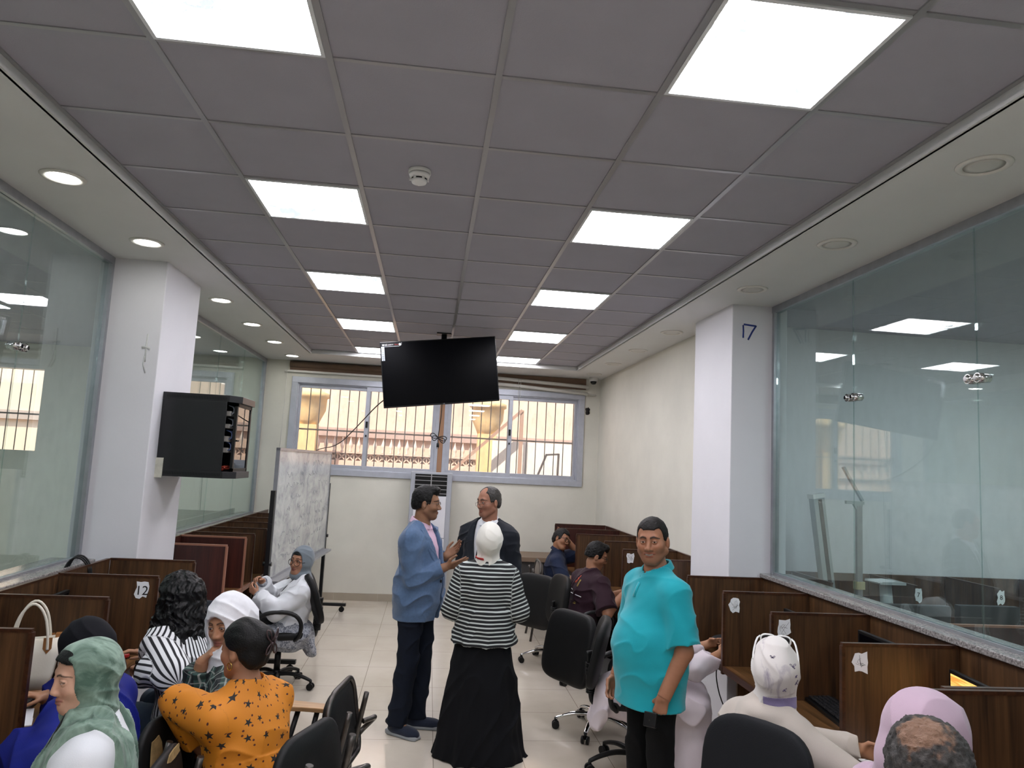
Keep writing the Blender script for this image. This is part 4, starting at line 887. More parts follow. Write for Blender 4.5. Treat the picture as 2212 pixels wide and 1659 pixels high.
def folds(f, amp, sc=(14, 14, 6), seed=0.0, R=None):
    s = np.asarray(sc, F32); R = np.asarray(_FR if R is None else R, F32)
    def g(P):
        d = f(P); m = np.abs(d) < 0.04
        if m.any():
            Q = (P[m]@R)*s+seed; n = vnoise(Q+0.9*vnoise(Q*0.45+11)[:, None]); n2 = vnoise(Q*2.2+7)
            d = d.copy(); d[m] -= amp*(1.5*(1-np.abs(n))**3-0.45)+amp*0.30*n2
        return d
    return g
def axis(lo, hi, res, bands=()):
    out = [lo]
    while out[-1] < hi or len(out) % 4: x = out[-1]; out.append(x+min([res]+[r for a, b, r in bands if a <= x <= b]))
    return np.array(out)
def nets(f, lo, hi, res, project=True, bands=None):
    B = 4; bands = bands or ((), (), ())
    ax = [axis(lo[i], hi[i], res, bands[i]) for i in range(3)]; n = np.array([len(a) for a in ax]); nb = n//B
    ce = [a.reshape(-1, B) for a in ax]; hw = [(c[:, -1]-c[:, 0])/2 for c in ce]; ce = [(c[:, -1]+c[:, 0])/2 for c in ce]
    C = np.stack(np.meshgrid(*ce, indexing='ij'), -1).reshape(-1, 3).astype(F32); dc = f(C)
    rad = np.linalg.norm(np.stack(np.meshgrid(*hw, indexing='ij'), -1).reshape(-1, 3), axis=1)
    act = np.abs(dc) < rad*1.4+res*1.5
    D = np.repeat(np.repeat(np.repeat(dc.reshape(nb).astype(np.float32), B, 0), B, 1), B, 2)
    ib = np.stack(np.unravel_index(np.nonzero(act)[0], nb), -1)*B
    off = np.stack(np.meshgrid(*[np.arange(B)]*3, indexing='ij'), -1).reshape(-1, 3)
    idx = (ib[:, None, :]+off[None]).reshape(-1, 3)
    vals = np.empty(len(idx), np.float32); PT = np.stack([ax[k][idx[:, k]] for k in range(3)], 1).astype(F32)
    for s in range(0, len(idx), 400000): vals[s:s+400000] = f(PT[s:s+400000])
    D[idx[:, 0], idx[:, 1], idx[:, 2]] = vals
    S = D < 0
    corners = [(a, b, c) for a in (0, 1) for b in (0, 1) for c in (0, 1)]
    sl = lambda a, m: slice(a, m-1+a)
    cnt = sum(S[sl(a, n[0]), sl(b, n[1]), sl(c, n[2])].astype(np.int8) for a, b, c in corners)
    cells = np.stack(np.nonzero((cnt > 0) & (cnt < 8)), -1)
    if len(cells) == 0: return np.zeros((0, 3)), np.zeros((0, 4), int)
    ID = np.full(tuple(n-1), -1, np.int32); ID[cells[:, 0], cells[:, 1], cells[:, 2]] = np.arange(len(cells))
    cv = np.stack([D[cells[:, 0]+a, cells[:, 1]+b, cells[:, 2]+c] for a, b, c in corners], 1); cp = np.array(corners, float)
    acc = np.zeros((len(cells), 3)); num = np.zeros(len(cells))
    for i in range(8):
        for j in range(i+1, 8):
            if np.abs(cp[i]-cp[j]).sum() != 1: continue
            a, b = cv[:, i], cv[:, j]; m = (a < 0) != (b < 0); t = np.where(m, a/np.where(m, a-b, 1), 0)
            acc += np.where(m[:, None], cp[i]+t[:, None]*(cp[j]-cp[i]), 0); num += m
    fr = acc/num[:, None]; cs = np.stack([np.diff(ax[k])[cells[:, k]] for k in range(3)], 1)
    V = np.stack([ax[k][cells[:, k]] for k in range(3)], 1)+fr*cs
    F = []
    for d in range(3):
        o = [k for k in range(3) if k != d]
        s0 = [slice(None)]*3; s1 = [slice(None)]*3; s0[d] = slice(0, -1); s1[d] = slice(1, None)
        e = np.stack(np.nonzero(S[tuple(s0)] != S[tuple(s1)]), -1)
        e = e[(e[:, o[0]] > 0) & (e[:, o[1]] > 0) & (e[:, o[0]] < n[o[0]]-1) & (e[:, o[1]] < n[o[1]]-1)]
        def gid(p, q): t = e.copy(); t[:, o[0]] -= p; t[:, o[1]] -= q; return ID[t[:, 0], t[:, 1], t[:, 2]]
        quad = np.stack([gid(1, 1), gid(0, 1), gid(0, 0), gid(1, 0)], 1)
        flip = S[e[:, 0], e[:, 1], e[:, 2]] ^ (d == 1)
        quad[~flip] = quad[~flip][:, ::-1]; F.append(quad)
    F = np.concatenate(F); F = F[(F >= 0).all(1)]
    if project:
        h = cs.min(1)*0.4; d0 = f(V); G = np.stack([(f(V+h[:, None]*np.eye(3)[i])-d0)/h for i in range(3)], 1)
        st = (d0/np.maximum((G*G).sum(1), 0.3))[:, None]*G; lim = cs*0.6; V = V-np.clip(st, -lim, lim)
    return V, F
def mesh_np(name, V, F, mats, parent=None, col=None, st=None, fm=None):
    me = bpy.data.meshes.new(name); me.vertices.add(len(V)); me.vertices.foreach_set('co', V.astype(np.float32).ravel())
    me.loops.add(F.size); me.loops.foreach_set('vertex_index', F.ravel().astype(np.int32)); me.polygons.add(len(F))
    me.polygons.foreach_set('loop_start', np.arange(0, F.size, 4, dtype=np.int32)); me.update(calc_edges=True); me.validate()
    me.polygons.foreach_set('use_smooth', np.ones(len(me.polygons), bool))
    for m in (mats if isinstance(mats, (list, tuple)) else [mats]): me.materials.append(m)
    if fm is not None: me.polygons.foreach_set('material_index', fm.astype(np.int32))
    if col is not None:
        a = me.attributes.new('Col', 'FLOAT_COLOR', 'POINT'); a.data.foreach_set('color', np.concatenate([col, np.ones((len(col), 1))], 1).astype(np.float32).ravel())
    if st is not None:
        a = me.attributes.new('st', 'FLOAT_VECTOR', 'POINT'); a.data.foreach_set('vector', st.astype(np.float32).ravel())
    me.update(); o = bpy.data.objects.new(name, me); COL.objects.link(o)
    if parent is not None: o.parent = parent
    return o
def sdf_obj(name, f, lo, hi, res, mats, parent=None, colf=None, stf=None):
    V, F = nets(f, lo, hi, res)
    return mesh_np(name, V, F, mats, parent, colf(V) if colf else None, stf(V) if stf else None)

# ---------------------------------------------------------------- head, hands
EYE = (0.031, 0.0745, 0.004)
def head_sdf(fem=False, smile=0.0, wide=1.0, nose=1.0, closed=0.0, jaw=1.0):
    w = wide*(0.95 if fem else 1.0); j = (0.92 if fem else 1.0)*jaw; nr = 0.0108 if fem else 0.012; nose = nose*(0.962 if fem else 0.985)
    L = [(ell((0, -0.012, 0.032), (0.074*w, 0.096, 0.086)), 0), (ell((0, 0.018, -0.03), (0.062*w, 0.068, 0.08)), 0.03),
         (ell((0, 0.055, -0.092), (0.026*w*j, 0.028, 0.024)), 0.035),
         (cap((0.052*w*j, 0.0, -0.055), (0.02*w, 0.055, -0.096), 0.018), 0.03), (cap((-0.052*w*j, 0.0, -0.055), (-0.02*w, 0.055, -0.096), 0.018), 0.03),
         (cap((-0.032, 0.076, 0.022), (0.032, 0.076, 0.022), 0.009 if fem else 0.012), 0.022),
         (ell((0.042*w, 0.054, -0.028+0.005*smile), (0.022, 0.022+0.003*smile, 0.02)), 0.03), (ell((-0.042*w, 0.054, -0.028+0.005*smile), (0.022, 0.022+0.003*smile, 0.02)), 0.03)]
    base = U(L)
    soc = U([(ell((EYE[0], 0.099, EYE[2]), (0.019, 0.021, 0.013)), 0), (ell((-EYE[0], 0.099, EYE[2]), (0.019, 0.021, 0.013)), 0)])
    ns = U([(cap((0, 0.083, 0.010), (0, 0.104*nose, -0.030), 0.0080, nr), 0), (ell((0.0125, 0.092, -0.035), (0.0085, 0.011, 0.008)), 0.008), (ell((-0.0125, 0.092, -0.035), (0.0085, 0.011, 0.008)), 0.008)])
    lids = U([(ell((s*EYE[0], EYE[1], EYE[2]), (0.0155, 0.0142, 0.0142)), 0) for s in (1, -1)])
    slot = U([(ell((s*EYE[0], EYE[1]+0.013, EYE[2]-0.0005-0.002*closed), (0.0125, 0.013, 0.0040-0.0025*closed-0.0006*smile)), 0) for s in (1, -1)])
    mw = 0.022+0.008*smile; mz = 0.006*smile
    lips = U([(ecap((-mw, 0.079, -0.063+mz), (0, 0.0865, -0.0605), 0.004, 0.002, 0.0065, 0.0055, (0, 1, 0)), 0), (ecap((mw, 0.079, -0.063+mz), (0, 0.0865, -0.0605), 0.004, 0.002, 0.0065, 0.0055, (0, 1, 0)), 0.002),
              (ell((0, 0.0835, -0.0705), (0.017+0.004*smile, 0.010, 0.0065)), 0.003)])
    mouth = U([(cap((-mw, 0.086, -0.0645+mz), (0, 0.0955, -0.066), 0.0016, 0.0018+0.0042*smile), 0), (cap((mw, 0.086, -0.0645+mz), (0, 0.0955, -0.066), 0.0016, 0.0018+0.0042*smile), 0)])
    ears = U([(cut(ell((s*0.0755*w, -0.012, -0.010), (0.011, 0.019, 0.031), np.array(Matrix.Rotation(-s*0.35, 3, 'Z'))), ell((s*0.088*w, -0.006, -0.006), (0.007, 0.010, 0.018)), 0.004), 0) for s in (1, -1)])
    def f(P):
        d = base(P); d = smax(d, -soc(P), 0.02); d = smin(d, lids(P), 0.004); d = smin(d, ns(P), 0.014); d = smin(d, lips(P), 0.006)
        d = smax(d, -mouth(P), 0.003); d = smax(d, -slot(P), 0.001); d = smin(d, ears(P), 0.008); return d
    f.lips = lips; f.mouth = mouth; f.w = w; return f
def skin_cols(P, tone, hf, brow='1a1310', beard=None, lipc=None, fem=False, bt=0.0):
    """P in head space: skin with lips, brows, lashes, stubble."""
    t = np.array(lin(tone)); C = np.tile(t, (len(P), 1)); x, y, z = P.T; ax = np.abs(x); front = y > 0.02
    def mix(m, c): 
        nonlocal C; C = C*(1-m[:, None])+np.array(c)[None]*m[:, None]
    ch = np.exp(-(((ax-0.04)/0.022)**2+((z+0.03)/0.022)**2))*front*0.22; mix(ch, t*np.array([1.12, 0.80, 0.76]))
    if beard is not None:
        m = (np.clip((-0.035-z+0.35*np.clip(0.06-y, 0, 1)*0)/0.02, 0, 1)*(y > 0.0)*np.clip((y+0.0)/0.03, 0, 1)); mix(m*beard, np.array(lin('2a211c')))
    lc = np.array(lin(lipc)) if lipc else t*np.array([0.78, 0.50, 0.48])
    mix(np.clip(1-hf.lips(P)/0.003, 0, 1)*front*0.85, lc); mix(np.clip(1-hf.mouth(P)/0.0022, 0, 1)*front*0.8, t*0.12)
    bz = 0.0205+0.010*np.sqrt(np.clip((ax-0.008)/0.02, 0, 1))-0.011*np.clip((ax-0.03)/0.025, 0, 1)**1.5+0.0
    th = (0.0038 if fem else 0.0064)*(1-0.55*np.clip((ax-0.03)/0.025, 0, 1))+bt
    m = np.clip(1.35-np.abs(z-bz)/th, 0, 1)*(ax > 0.010)*(ax < 0.056)*(y > 0.03); mix(m*0.95, np.array(lin(brow)))
    for s in (1, -1):   # lash line
        q = P-np.array([s*EYE[0], EYE[1], EYE[2]]); r = np.sqrt((q[:, 0]/0.0145)**2+((q[:, 2]-0.0)/0.0068)**2)
        m = np.clip(1.2-np.abs(r-1.0)/0.20, 0, 1)*(q[:, 1] > 0.001)*(q[:, 2] > -0.0015); mix(m*(0.9 if fem else 0.55), np.array(lin('16100d')))
    return C
def skin_material():
    m, n, l, b = newmat('skin'); a = n.new('ShaderNodeAttribute'); a.attribute_name = 'Col'
    f = noise(n, l, coords(n, l), 45, 3); k = math_(n, l, 'MULTIPLY_ADD', f, 0.22, 0.89)
    mx = n.new('ShaderNodeMix'); mx.data_type = 'RGBA'; mx.blend_type = 'MULTIPLY'; mx.inputs[0].default_value = 1
    l.new(a.outputs['Color'], mx.inputs[6]); l.new(k, mx.inputs[7]); l.new(mx.outputs[2], b.inputs['Base Color'])
    b.inputs['Roughness'].default_value = 0.48; b.inputs['Specular IOR Level'].default_value = 0.35
    b.inputs['Subsurface Weight'].default_value = 0.08; b.inputs['Subsurface Radius'].default_value = (0.6, 0.25, 0.15); b.inputs['Subsurface Scale'].default_value = 0.01
    return m
M_skin = skin_material()
M_eyew = mat('eye_white', 'a9a29a', 0.25); M_iris = mat('eye_iris', '3a2416', 0.15); M_pup = mat('eye_pupil', '060505', 0.1)
def eyeball(parent, c, R, side, gaze):
    g = nrm(gaze); ec = c+R@A(side*EYE[0], EYE[1], EYE[2]); d = R@g
    F = Vector(d).to_track_quat('Z', 'Y').to_matrix().to_4x4(); M = Matrix.Translation(Vector(ec)) @ F; r = 0.0125
    mb = MB(); rings = [(r*math.sin(a), r*math.cos(a)) for a in np.linspace(0.0, PI, 22)]
    for k in range(21): mb.lathe([rings[k+1], rings[k]], 20, m=(2 if rings[k+1][0] < 0.0031 else 1 if rings[k+1][0] < 0.0066 else 0) if k < 10 else 0, M=M)
    o = mb.build('eye', [M_eyew, M_iris, M_pup], parent); return o
def hand_prims(w, d, pn, side, curl=(0.3, 0.35, 0.4, 0.45), spread=0.10, thumb=(0.5, 0.3), s=1.0):
    """w wrist, d finger direction, pn palm normal (the side fingers close to), side +1 right / -1 left."""
    d = nrm(d); pn = nrm(np.asarray(pn, float)-d*(np.asarray(pn, float)@d)); t = np.cross(d, pn)*side   # toward the thumb
    w = np.asarray(w, float); L = []; ks = []
    for i in range(4):
        o = (0.0285-0.019*i)*s; k = w+d*(0.088-0.004*abs(i-1)-0.004*(i == 3))*s+t*o
        L.append((ecap(w+t*o*0.62+d*0.008*s, k, 0.0125*s, 0.0115*s, 0.0105*s, 0.0105*s, t), 0.014)); ks.append(k)
    fl = (0.042, 0.047, 0.044, 0.034); rads = (0.0092, 0.0096, 0.009, 0.008)
    for i in range(4):
        p = ks[i]; a = 0.0
        for q, (fr, sh) in enumerate(((1.0, 1.0), (0.62, 1.15), (0.5, 0.75))):
            a += curl[i]*sh; sp = spread*(1.5-i)*0.5; dd = nrm(d*math.cos(a)+pn*math.sin(a)+t*sp*max(0.0, math.cos(a)))
            e = p+dd*fl[i]*fr*s; L.append((cap(p, e, rads[i]*s*(1-0.07*q), rads[i]*s*(0.93-0.09*q)), 0.003)); p = e
    b = w+d*0.022*s+t*0.022*s; d1 = nrm(d*0.62+t*0.75*(1-thumb[1]*0.6)+pn*thumb[0]); m1 = b+d1*0.042*s
    d2 = nrm(d*0.85+t*(0.35-thumb[1])+pn*(thumb[0]+thumb[1]*0.5)); m2 = m1+d2*0.032*s; d3 = nrm(d*0.9+t*(0.15-thumb[1])+pn*(thumb[0]+thumb[1])); m3 = m2+d3*0.026*s
    L += [(cap(b, m1, 0.0145*s, 0.0115*s), 0.014), (cap(m1, m2, 0.0112*s, 0.0098*s), 0.004), (cap(m2, m3, 0.0098*s, 0.008*s), 0.003)]
    return L
# ================================================================ PEOPLE
GOLD = None
def stand(s=1.0, sw=0.168, hipw=0.09, stance=0.10, footf=(0.0, 0.0), lean=0.0):
    z = lambda v: v*s
    J = dict(pelvis=A(0, 0, z(0.95)), chest=A(0, lean*0.3, z(1.27)), neck=A(0, lean*0.5-0.01, z(1.465)), head=A(0, lean*0.6+0.025, z(1.635)))
    for n, q in (('R', 1), ('L', -1)):
        k = 0 if q > 0 else 1
        J['sh'+n] = A(q*sw*s, lean*0.45-0.01, z(1.372)); J['hip'+n] = A(q*hipw*s, 0, z(0.93)); J['an'+n] = A(q*stance, footf[k]-0.03, z(0.085)); J['kn'+n] = (J['hip'+n]+J['an'+n])/2+A(0, 0.025, 0.02); J['fd'+n] = A(q*0.25, 1, 0)
    J['s'] = s; return J
def sit(s=0.95, sw=0.155, hz=0.56, lean=0.1, hipw=0.085, side=0.0, knee=0.40, spread=0.1):
    up = nrm((side, math.sin(lean), math.cos(lean))); p = A(0, 0, hz)
    J = dict(pelvis=p, chest=p+up*0.31*s, neck=p+up*0.50*s, head=p+up*0.50*s+A(0, 0.035, 0.155)*s)
    x = nrm(np.cross(np.cross(up, A(1, 0, 0)), up))
    for n, q in (('R', 1), ('L', -1)):
        J['sh'+n] = p+up*0.405*s+x*q*sw*s; J['hip'+n] = p+A(q*hipw, 0.02, -0.02); J['kn'+n] = A(q*(hipw+spread*0.5), knee, hz-0.03); J['an'+n] = A(q*(hipw+spread*0.4), knee-0.03, 0.09); J['fd'+n] = A(q*0.15, 1, 0)
    J['s'] = s; return J
def arm(J, n, d1, d2, l1=0.285, l2=0.25):
    s = J['s']; J['el'+n] = J['sh'+n]+nrm(d1)*l1*s; J['wr'+n] = J['el'+n]+nrm(d2)*l2*s; return J
def arm_to(J, n, wrist, bend):
    """Two-bone reach: the wrist goes to the given point, the elbow towards bend."""
    s = J['s']; l1, l2 = 0.285*s, 0.25*s; sh = J['sh'+n]; w = np.asarray(wrist, float); v = w-sh; L = np.linalg.norm(v)
    if L > (l1+l2)*0.995: w = sh+v/L*(l1+l2)*0.995; v = w-sh; L = np.linalg.norm(v)
    a = (l1*l1-l2*l2+L*L)/(2*L); h = math.sqrt(max(l1*l1-a*a, 0)); u = v/L; b = np.asarray(bend, float); b = nrm(b-u*(b@u))
    J['el'+n] = sh+u*a+b*h; J['wr'+n] = w; return J
def torso(J, i=0.0, fat=1.0, belly=0.0, bust=0.0, fem=False):
    s = J['s']; p, c, n = J['pelvis'], J['chest'], J['neck']; up = nrm(n-p); xd = nrm(J['shR']-J['shL']); fw = np.cross(up, xd); R = np.stack([xd, fw, np.cross(xd, fw)], 1)
    w = fat*s; sw = np.linalg.norm(J['shR']-J['shL'])/2
    L = [(ell(p+up*0.02, A(0.168*w+i, 0.118*w+i, 0.13*s+i), R), 0), (ecap(p+up*0.05, c-up*0.02, 0.145*w+i, 0.108*w+i, 0.145*w+i, 0.105*w+i, xd), 0.05), (ell(c+up*0.01, A(0.162*w*(0.92 if fem else 1)+i, 0.112*w+i, 0.165*s+i), R), 0.05),
         (cap(J['shL']*0.88+J['shR']*0.12-up*0.01, J['shR']*0.88+J['shL']*0.12-up*0.01, 0.058*s+i), 0.06), (cap(J['shL']*0.75+n*0.25+up*0.012, n+up*0.0, 0.040*s+i*0.8, 0.055*s+i*0.4), 0.05), (cap(J['shR']*0.75+n*0.25+up*0.012, n+up*0.0, 0.040*s+i*0.8, 0.055*s+i*0.4), 0.05)]
    if belly: L.append((ell(p+up*0.13+fw*0.055*belly, A(0.15*w+i, 0.12*w+0.03*belly+i, 0.165*s+i), R), 0.07))
    if bust:
        for q in (1, -1): L.append((ell(c+up*0.0+fw*0.085+xd*q*0.075, A(0.065+i, 0.055*bust+i, 0.065+i), R), 0.06))
    return L, R, up, fw
def arm_prims(J, n, i=0.0, upto=2.0, k=0.03, fat=1.0, kf=0.02):
    """upto: 1 = whole upper arm, 2 = to the wrist; a fraction stops the sleeve there with a flat end."""
    s = J['s']; sh, el, wr = J['sh'+n], J['el'+n], J['wr'+n]; r0, r1, r2 = 0.055*s*fat+i, 0.043*s*fat+i, 0.031*s+i
    if upto <= 1.0:
        e = sh+(el-sh)*upto; d = nrm(el-sh); return [(inter(cap(sh, e+d*0.1, r0, r0*0.96+i*0.3), plane(e, d)), k+0.02)]
    t = upto-1; e = el+(wr-el)*t; d = nrm(wr-el)
    return [(cap(sh, el, r0, r1), k+0.02), (inter(cap(el, e+d*0.08, r1, r1+(r2-r1)*min(1, t*1.2)), plane(e, d)), kf)]
def leg_prims(J, i=0.0, k=0.03, fat=1.0, flare=0.0, upto=1.0):
    L = []; s = J['s']
    for n in 'RL':
        h, kn, an = J['hip'+n], J['kn'+n], J['an'+n]; d = nrm(an-kn); e = kn+(an-kn)*upto
        L += [(cap(h, kn, 0.086*s*fat+i, 0.060*s*fat+i), k), (inter(cap(kn, e+d*0.1, 0.060*s*fat+i, 0.042*s*fat+i+flare), plane(e+d*0.02, d)), 0.02)]
    return L
def st_coords(J, R, up):
    p = J['pelvis']; segs = [('t', p-up*0.6, J['neck']+up*0.1, 0.16)]
    for n in 'RL': segs += [(n+'u', J['sh'+n], J['el'+n], 0.05), (n+'f', J['el'+n], J['wr'+n], 0.04)]
    def g(P):
        D = []; C = []
        for nm, a, b, r in segs:
            ab = b-a; Lb = np.linalg.norm(ab); z = ab/Lb; q = P-a; t = np.clip(q@z, 0, Lb); rad = q-t[:, None]*z
            ref = R[:, 0] if nm == 't' else nrm(np.cross(z, R[:, 2]+A(0.01, 0.02, 0)))
            ref = nrm(ref-z*(ref@z)); o = np.cross(z, ref); D.append(np.linalg.norm(rad, axis=1)-r*(1.15 if nm == 't' else 1.35))
            ang = np.arctan2(rad@ref, -(rad@o)); base = 0 if nm[-1] != 'f' else 0.285*J['s']
            C.append(np.stack([ang*(0.15 if nm == 't' else 0.055), (q@z)+base, np.full(len(P), 0.0 if nm == 't' else 1.0)], 1))
        k = np.argmin(np.stack(D), 0); return np.stack(C)[k, np.arange(len(P))]
    return g
def hair_short(hf, thick=0.011, top=0.0, line=0.064, rough=0.004, back=-0.062, quiff=0.0, sb=-0.022):
    w = hf.w
    sh = U([(ell((0, -0.014, 0.034), (0.074*w+thick*0.7, 0.096+thick, 0.086+thick+top)), 0), (ell((0, -0.045, -0.02), (0.066*w+thick*0.3, 0.062+thick*0.6, 0.06)), 0.03)]+([(ell((0.0, 0.06, 0.105), (0.05, 0.035, 0.022+quiff)), 0.03)] if quiff else []))
    ys = [-0.12, -0.07, -0.035, -0.022, -0.004, 0.004, 0.030, 0.042, 0.062, 0.08, 0.12]; zs = [back, back, back+0.02, 0.012, 0.008, sb, sb, 0.040, line-0.008, line, line]
    def f(P):
        d = sh(P); n = vnoise(P*70)*rough+vnoise(P*160)*rough*0.5; return smax(d-n, (np.interp(P[:, 1], ys, zs)+np.clip(np.abs(P[:, 0])-0.030, 0, 0.03)*np.clip((P[:, 1]-0.036)/0.012, 0, 1)*1.3-P[:, 2])*0.7, 0.006)
    return f
def hijab_sdf(J, c, R, puff=1.0, opy=0.118, fill=0.0, op=(0.058, 0.082), drape=1.0, opz=-0.016, amp=0.006, chin=0.0, back=0.0, w0=0.0, sc=(9, 9, 20)):
    s = J['s']; hp = U([(ell((0, -0.018, 0.028), (0.090*puff, 0.116*puff, 0.108*puff)), 0), (ecap((0, -0.012, -0.03), (0, -0.022, -0.12), 0.080*puff, 0.088*puff, 0.068, 0.07), 0.05), (ell((0, 0.022, -0.112+chin), (0.056, 0.060, 0.030)), 0.04)]+([(ell((0, -0.10, 0.0), (0.06+back, 0.05+back, 0.06+back)), 0.06)] if back else []))
    opn = ell((0, 0.125, opz), (op[0]+w0, opy, op[1]))
    core = cut(hp, opn, 0.006); H = xf(core, c, R)
    n = J['neck']; up = nrm(J['neck']-J['pelvis']); xd = nrm(J['shR']-J['shL'])
    L = [(H, 0), (ecap(c+R@A(0, -0.02, -0.10), n-up*0.015, 0.062, 0.062, 0.085*s, 0.078*s, xd), 0.04)]
    if drape: L += [(cap(n*0.75+J['shL']*0.25+up*0.005, n*0.75+J['shR']*0.25+up*0.005, 0.062*s*drape), 0.05)]
    if fill: L.append((ecap(c+R@A(0, -0.06, -0.02), n*0.8+J['pelvis']*0.2, 0.10, 0.09, fill, 0.10, xd), 0.08))
    f = folds(U(L), amp, sc); opw = xf(ell((0, 0.12, opz), (op[0]-0.004+w0, opy+0.005, op[1]-0.006)), c, R)
    return lambda P: smax(f(P), -opw(P), 0.004)
def glasses(parent, c, R, m, round_=0.5, w=0.024, h=0.019, half=False, thick=0.0016, lens=True, off=0.0):
    M = Matrix.Translation(Vector(c)) @ Matrix(R.tolist()).to_4x4(); g = bpy.data.objects.new('glasses', None)
    mb = MB(); mb.M = M
    for s in (-1, 1):
        pts = []
        for a in np.linspace(0, 2*PI, 26, endpoint=False):
            sg = lambda v: math.copysign(abs(v)**(1-0.45*(1-round_)), v); pts.append((s*0.0335+w*sg(math.cos(a)), 0.101-0.25*(abs(s*0.0335+w*math.cos(a))-0.02), -0.002+off+h*sg(math.sin(a))))
        if half: pts = [p for p in pts if p[2] > -0.006+off]
        mb.tube(pts, thick, 6, closed=not half)
        mb.tube([(s*0.0575, 0.094, 0.006+off), (s*0.074, 0.07, 0.006+off), (s*0.080, 0.0, 0.008+off), (s*0.078, -0.025, -0.002+off)], thick*0.9, 6, smoothpath=1)
    mb.tube([(-0.0095, 0.103, 0.002+off), (0, 0.107, 0.005+off), (0.0095, 0.103, 0.002+off)], thick, 6, smoothpath=1)
    bpy.data.objects.remove(g); return mb.build('glasses', m, parent)
def person(label, loc, yaw, J, tone='a87a5c', head=(0, 0, 0), hd=None, top=None, bottom=None, hair=None, hijab=None, gl=None, shoes=None, hands=None, brow='17100d', beard=None, lipc=None, face=True, target=None, gaze=(0, 1, 0), extra=None, hres=0.0034, legs=True, handres=0.0042, fineh='RL'):
    hd = hd or {}; fem = hd.get('fem', False); hf = head_sdf(**hd); R = Rot(*head); c = J['head']; s = J['s']
    Rz = np.array(Matrix.Rotation(yaw, 3, 'Z'))
    if target is not None:
        topv = Rz@(c+A(0, 0, 0.118)); loc = (target[0]-topv[0], target[1]-topv[1], 0)
    t = thing('person', label, 'person', loc, yaw)
    L, RT, up, fw = torso(J, -0.012 if top else 0, (top or {}).get('fat', 1.0)*0.97, (top or {}).get('belly', 0), 0, fem)
    nk = c+R@A(0, -0.02, -0.07); nr = 0.052 if fem else 0.060
    L += [(cap(J['neck']-up*0.02, nk, nr*1.05, nr*0.95), 0.025), (xf(hf, c, R), 0.012)]
    for n in 'RL': L += arm_prims(J, n, 0.0 if (top or {}).get('sleeve', 2) < 1.0 else -0.003, 2.0, fat=(top or {}).get('armfat', 1.0))
    if legs:
        L += leg_prims(J, -0.014, fat=0.95)
        for n in 'RL': L += [(cap(J['an'+n]-A(0, 0, 0.02), J['an'+n]+nrm(J['fd'+n])*0.13-A(0, 0, 0.05), 0.036, 0.026), 0.02)]
    HP = {}
    for n in 'RL':
        h = (hands or {}).get(n) or {}; d = nrm(J['wr'+n]-J['el'+n])
        side = 1 if n == 'R' else -1
        dd = h.get('d', d); pn = h.get('pn', (-side, 0.2, 0)); pr = hand_prims(J['wr'+n]-nrm(dd)*0.005, dd, pn, side, h.get('curl', (0.35, 0.4, 0.45, 0.5)), h.get('spread', 0.1), h.get('thumb', (0.4, 0.3)), s=0.92*s*(0.93 if fem else 1.02))
        HP[n] = (U([(inter(cap(J['el'+n], J['wr'+n], 0.039*s, 0.0285*s), plane(J['wr'+n]-d*0.05, -d)), 0)]+[(p, max(k, 0.003)) for p, k in pr]), nrm(dd))
    for n in 'RL': L.append((HP[n][0], 0.006))
    full = U(L); tl = np.array(lin(tone))
    keys = [k for k in J if isinstance(J[k], np.ndarray) and k[:2] != 'fd']
    lo = np.min([J[k] for k in keys], 0)-0.16; hi = np.max([J[k] for k in keys], 0)+0.18; lo[2] = max(lo[2], -0.02)
    bands = [[], [], []]
    hr = hres if face else 0.0085
    for k in range(3):
        bands[k].append((c[k]-0.125, c[k]+0.125, hr))
        for n in 'RL':
            if n in (fineh or ''): m = (J['wr'+n]+HP[n][1]*0.07)[k]; bands[k].append((m-0.12, m+0.12, handres))
    V, F = nets(full, lo, hi, 0.0095, True, bands); Cc = np.tile(tl, (len(V), 1))
    if face:
        Q = (V-c)@R; m = (np.abs(Q) < A(0.11, 0.15, 0.135)).all(1); Cc[m] = skin_cols(Q[m], tone, hf, brow, beard, lipc, fem)
    mesh_np('body', V, F, M_skin, t, Cc)
    if face:
        for sd in (1, -1): eyeball(t, c, R, sd, gaze)
    if hair: sdf_obj('hair', xf(hair[0](hf), c, R), c-A(0.2, 0.2, 0.34 if len(hair) > 2 else 0.2), c+A(0.2, 0.2, 0.2), 0.0038, hair[1], t, (lambda V: hair[3]((V-c)@R)) if len(hair) > 3 else None)
    if top:
        i = top.get('i', 0.014); TL, RT, up, fw = torso(J, i, top.get('fat', 1.0), top.get('belly', 0), top.get('bust', 0), fem)
        for n in 'RL': TL += arm_prims(J, n, i*top.get('si', 0.9)+0.002, top.get('sleeve', 1.93), k=0.008, fat=top.get('armfat', 1.0), kf=0.012)
        f = U(TL+(top.get('add') or []))
        if 'addf' in top: f = U([(f, 0)]+top['addf'](J, RT, up, fw))
        f = folds(f, top.get('amp', 0.006)*1.25, top.get('sc', (9, 9, 13)), top.get('seed', 1.3))
        nkp = xf(lambda P: np.linalg.norm(P[:, :2]*np.array([1, 0.9]), axis=1)-top.get('nw', 0.066)*s, J['neck'], np.stack([RT[:, 0], fw, up], 1)); nz = plane(J['neck']+up*top.get('nz', 0.035)+fw*0.0, up+fw*top.get('ntilt', -0.35))
        f = inter(f, plane(J['neck']+up*top.get('ncut', 0.045), up+fw*-0.0))
        f0 = f; f = lambda P: smax(f0(P), -np.maximum(nkp(P), -(((P-J['neck'])@up)-top.get('nd', -0.01)+((P-J['neck'])@fw)*top.get('nslope', 0.45))), 0.004)
        if top.get('hem') is not None: f = inter(f, plane(J['pelvis']+up*top['hem'], -up+fw*top.get('hemtilt', 0)), 0.006)
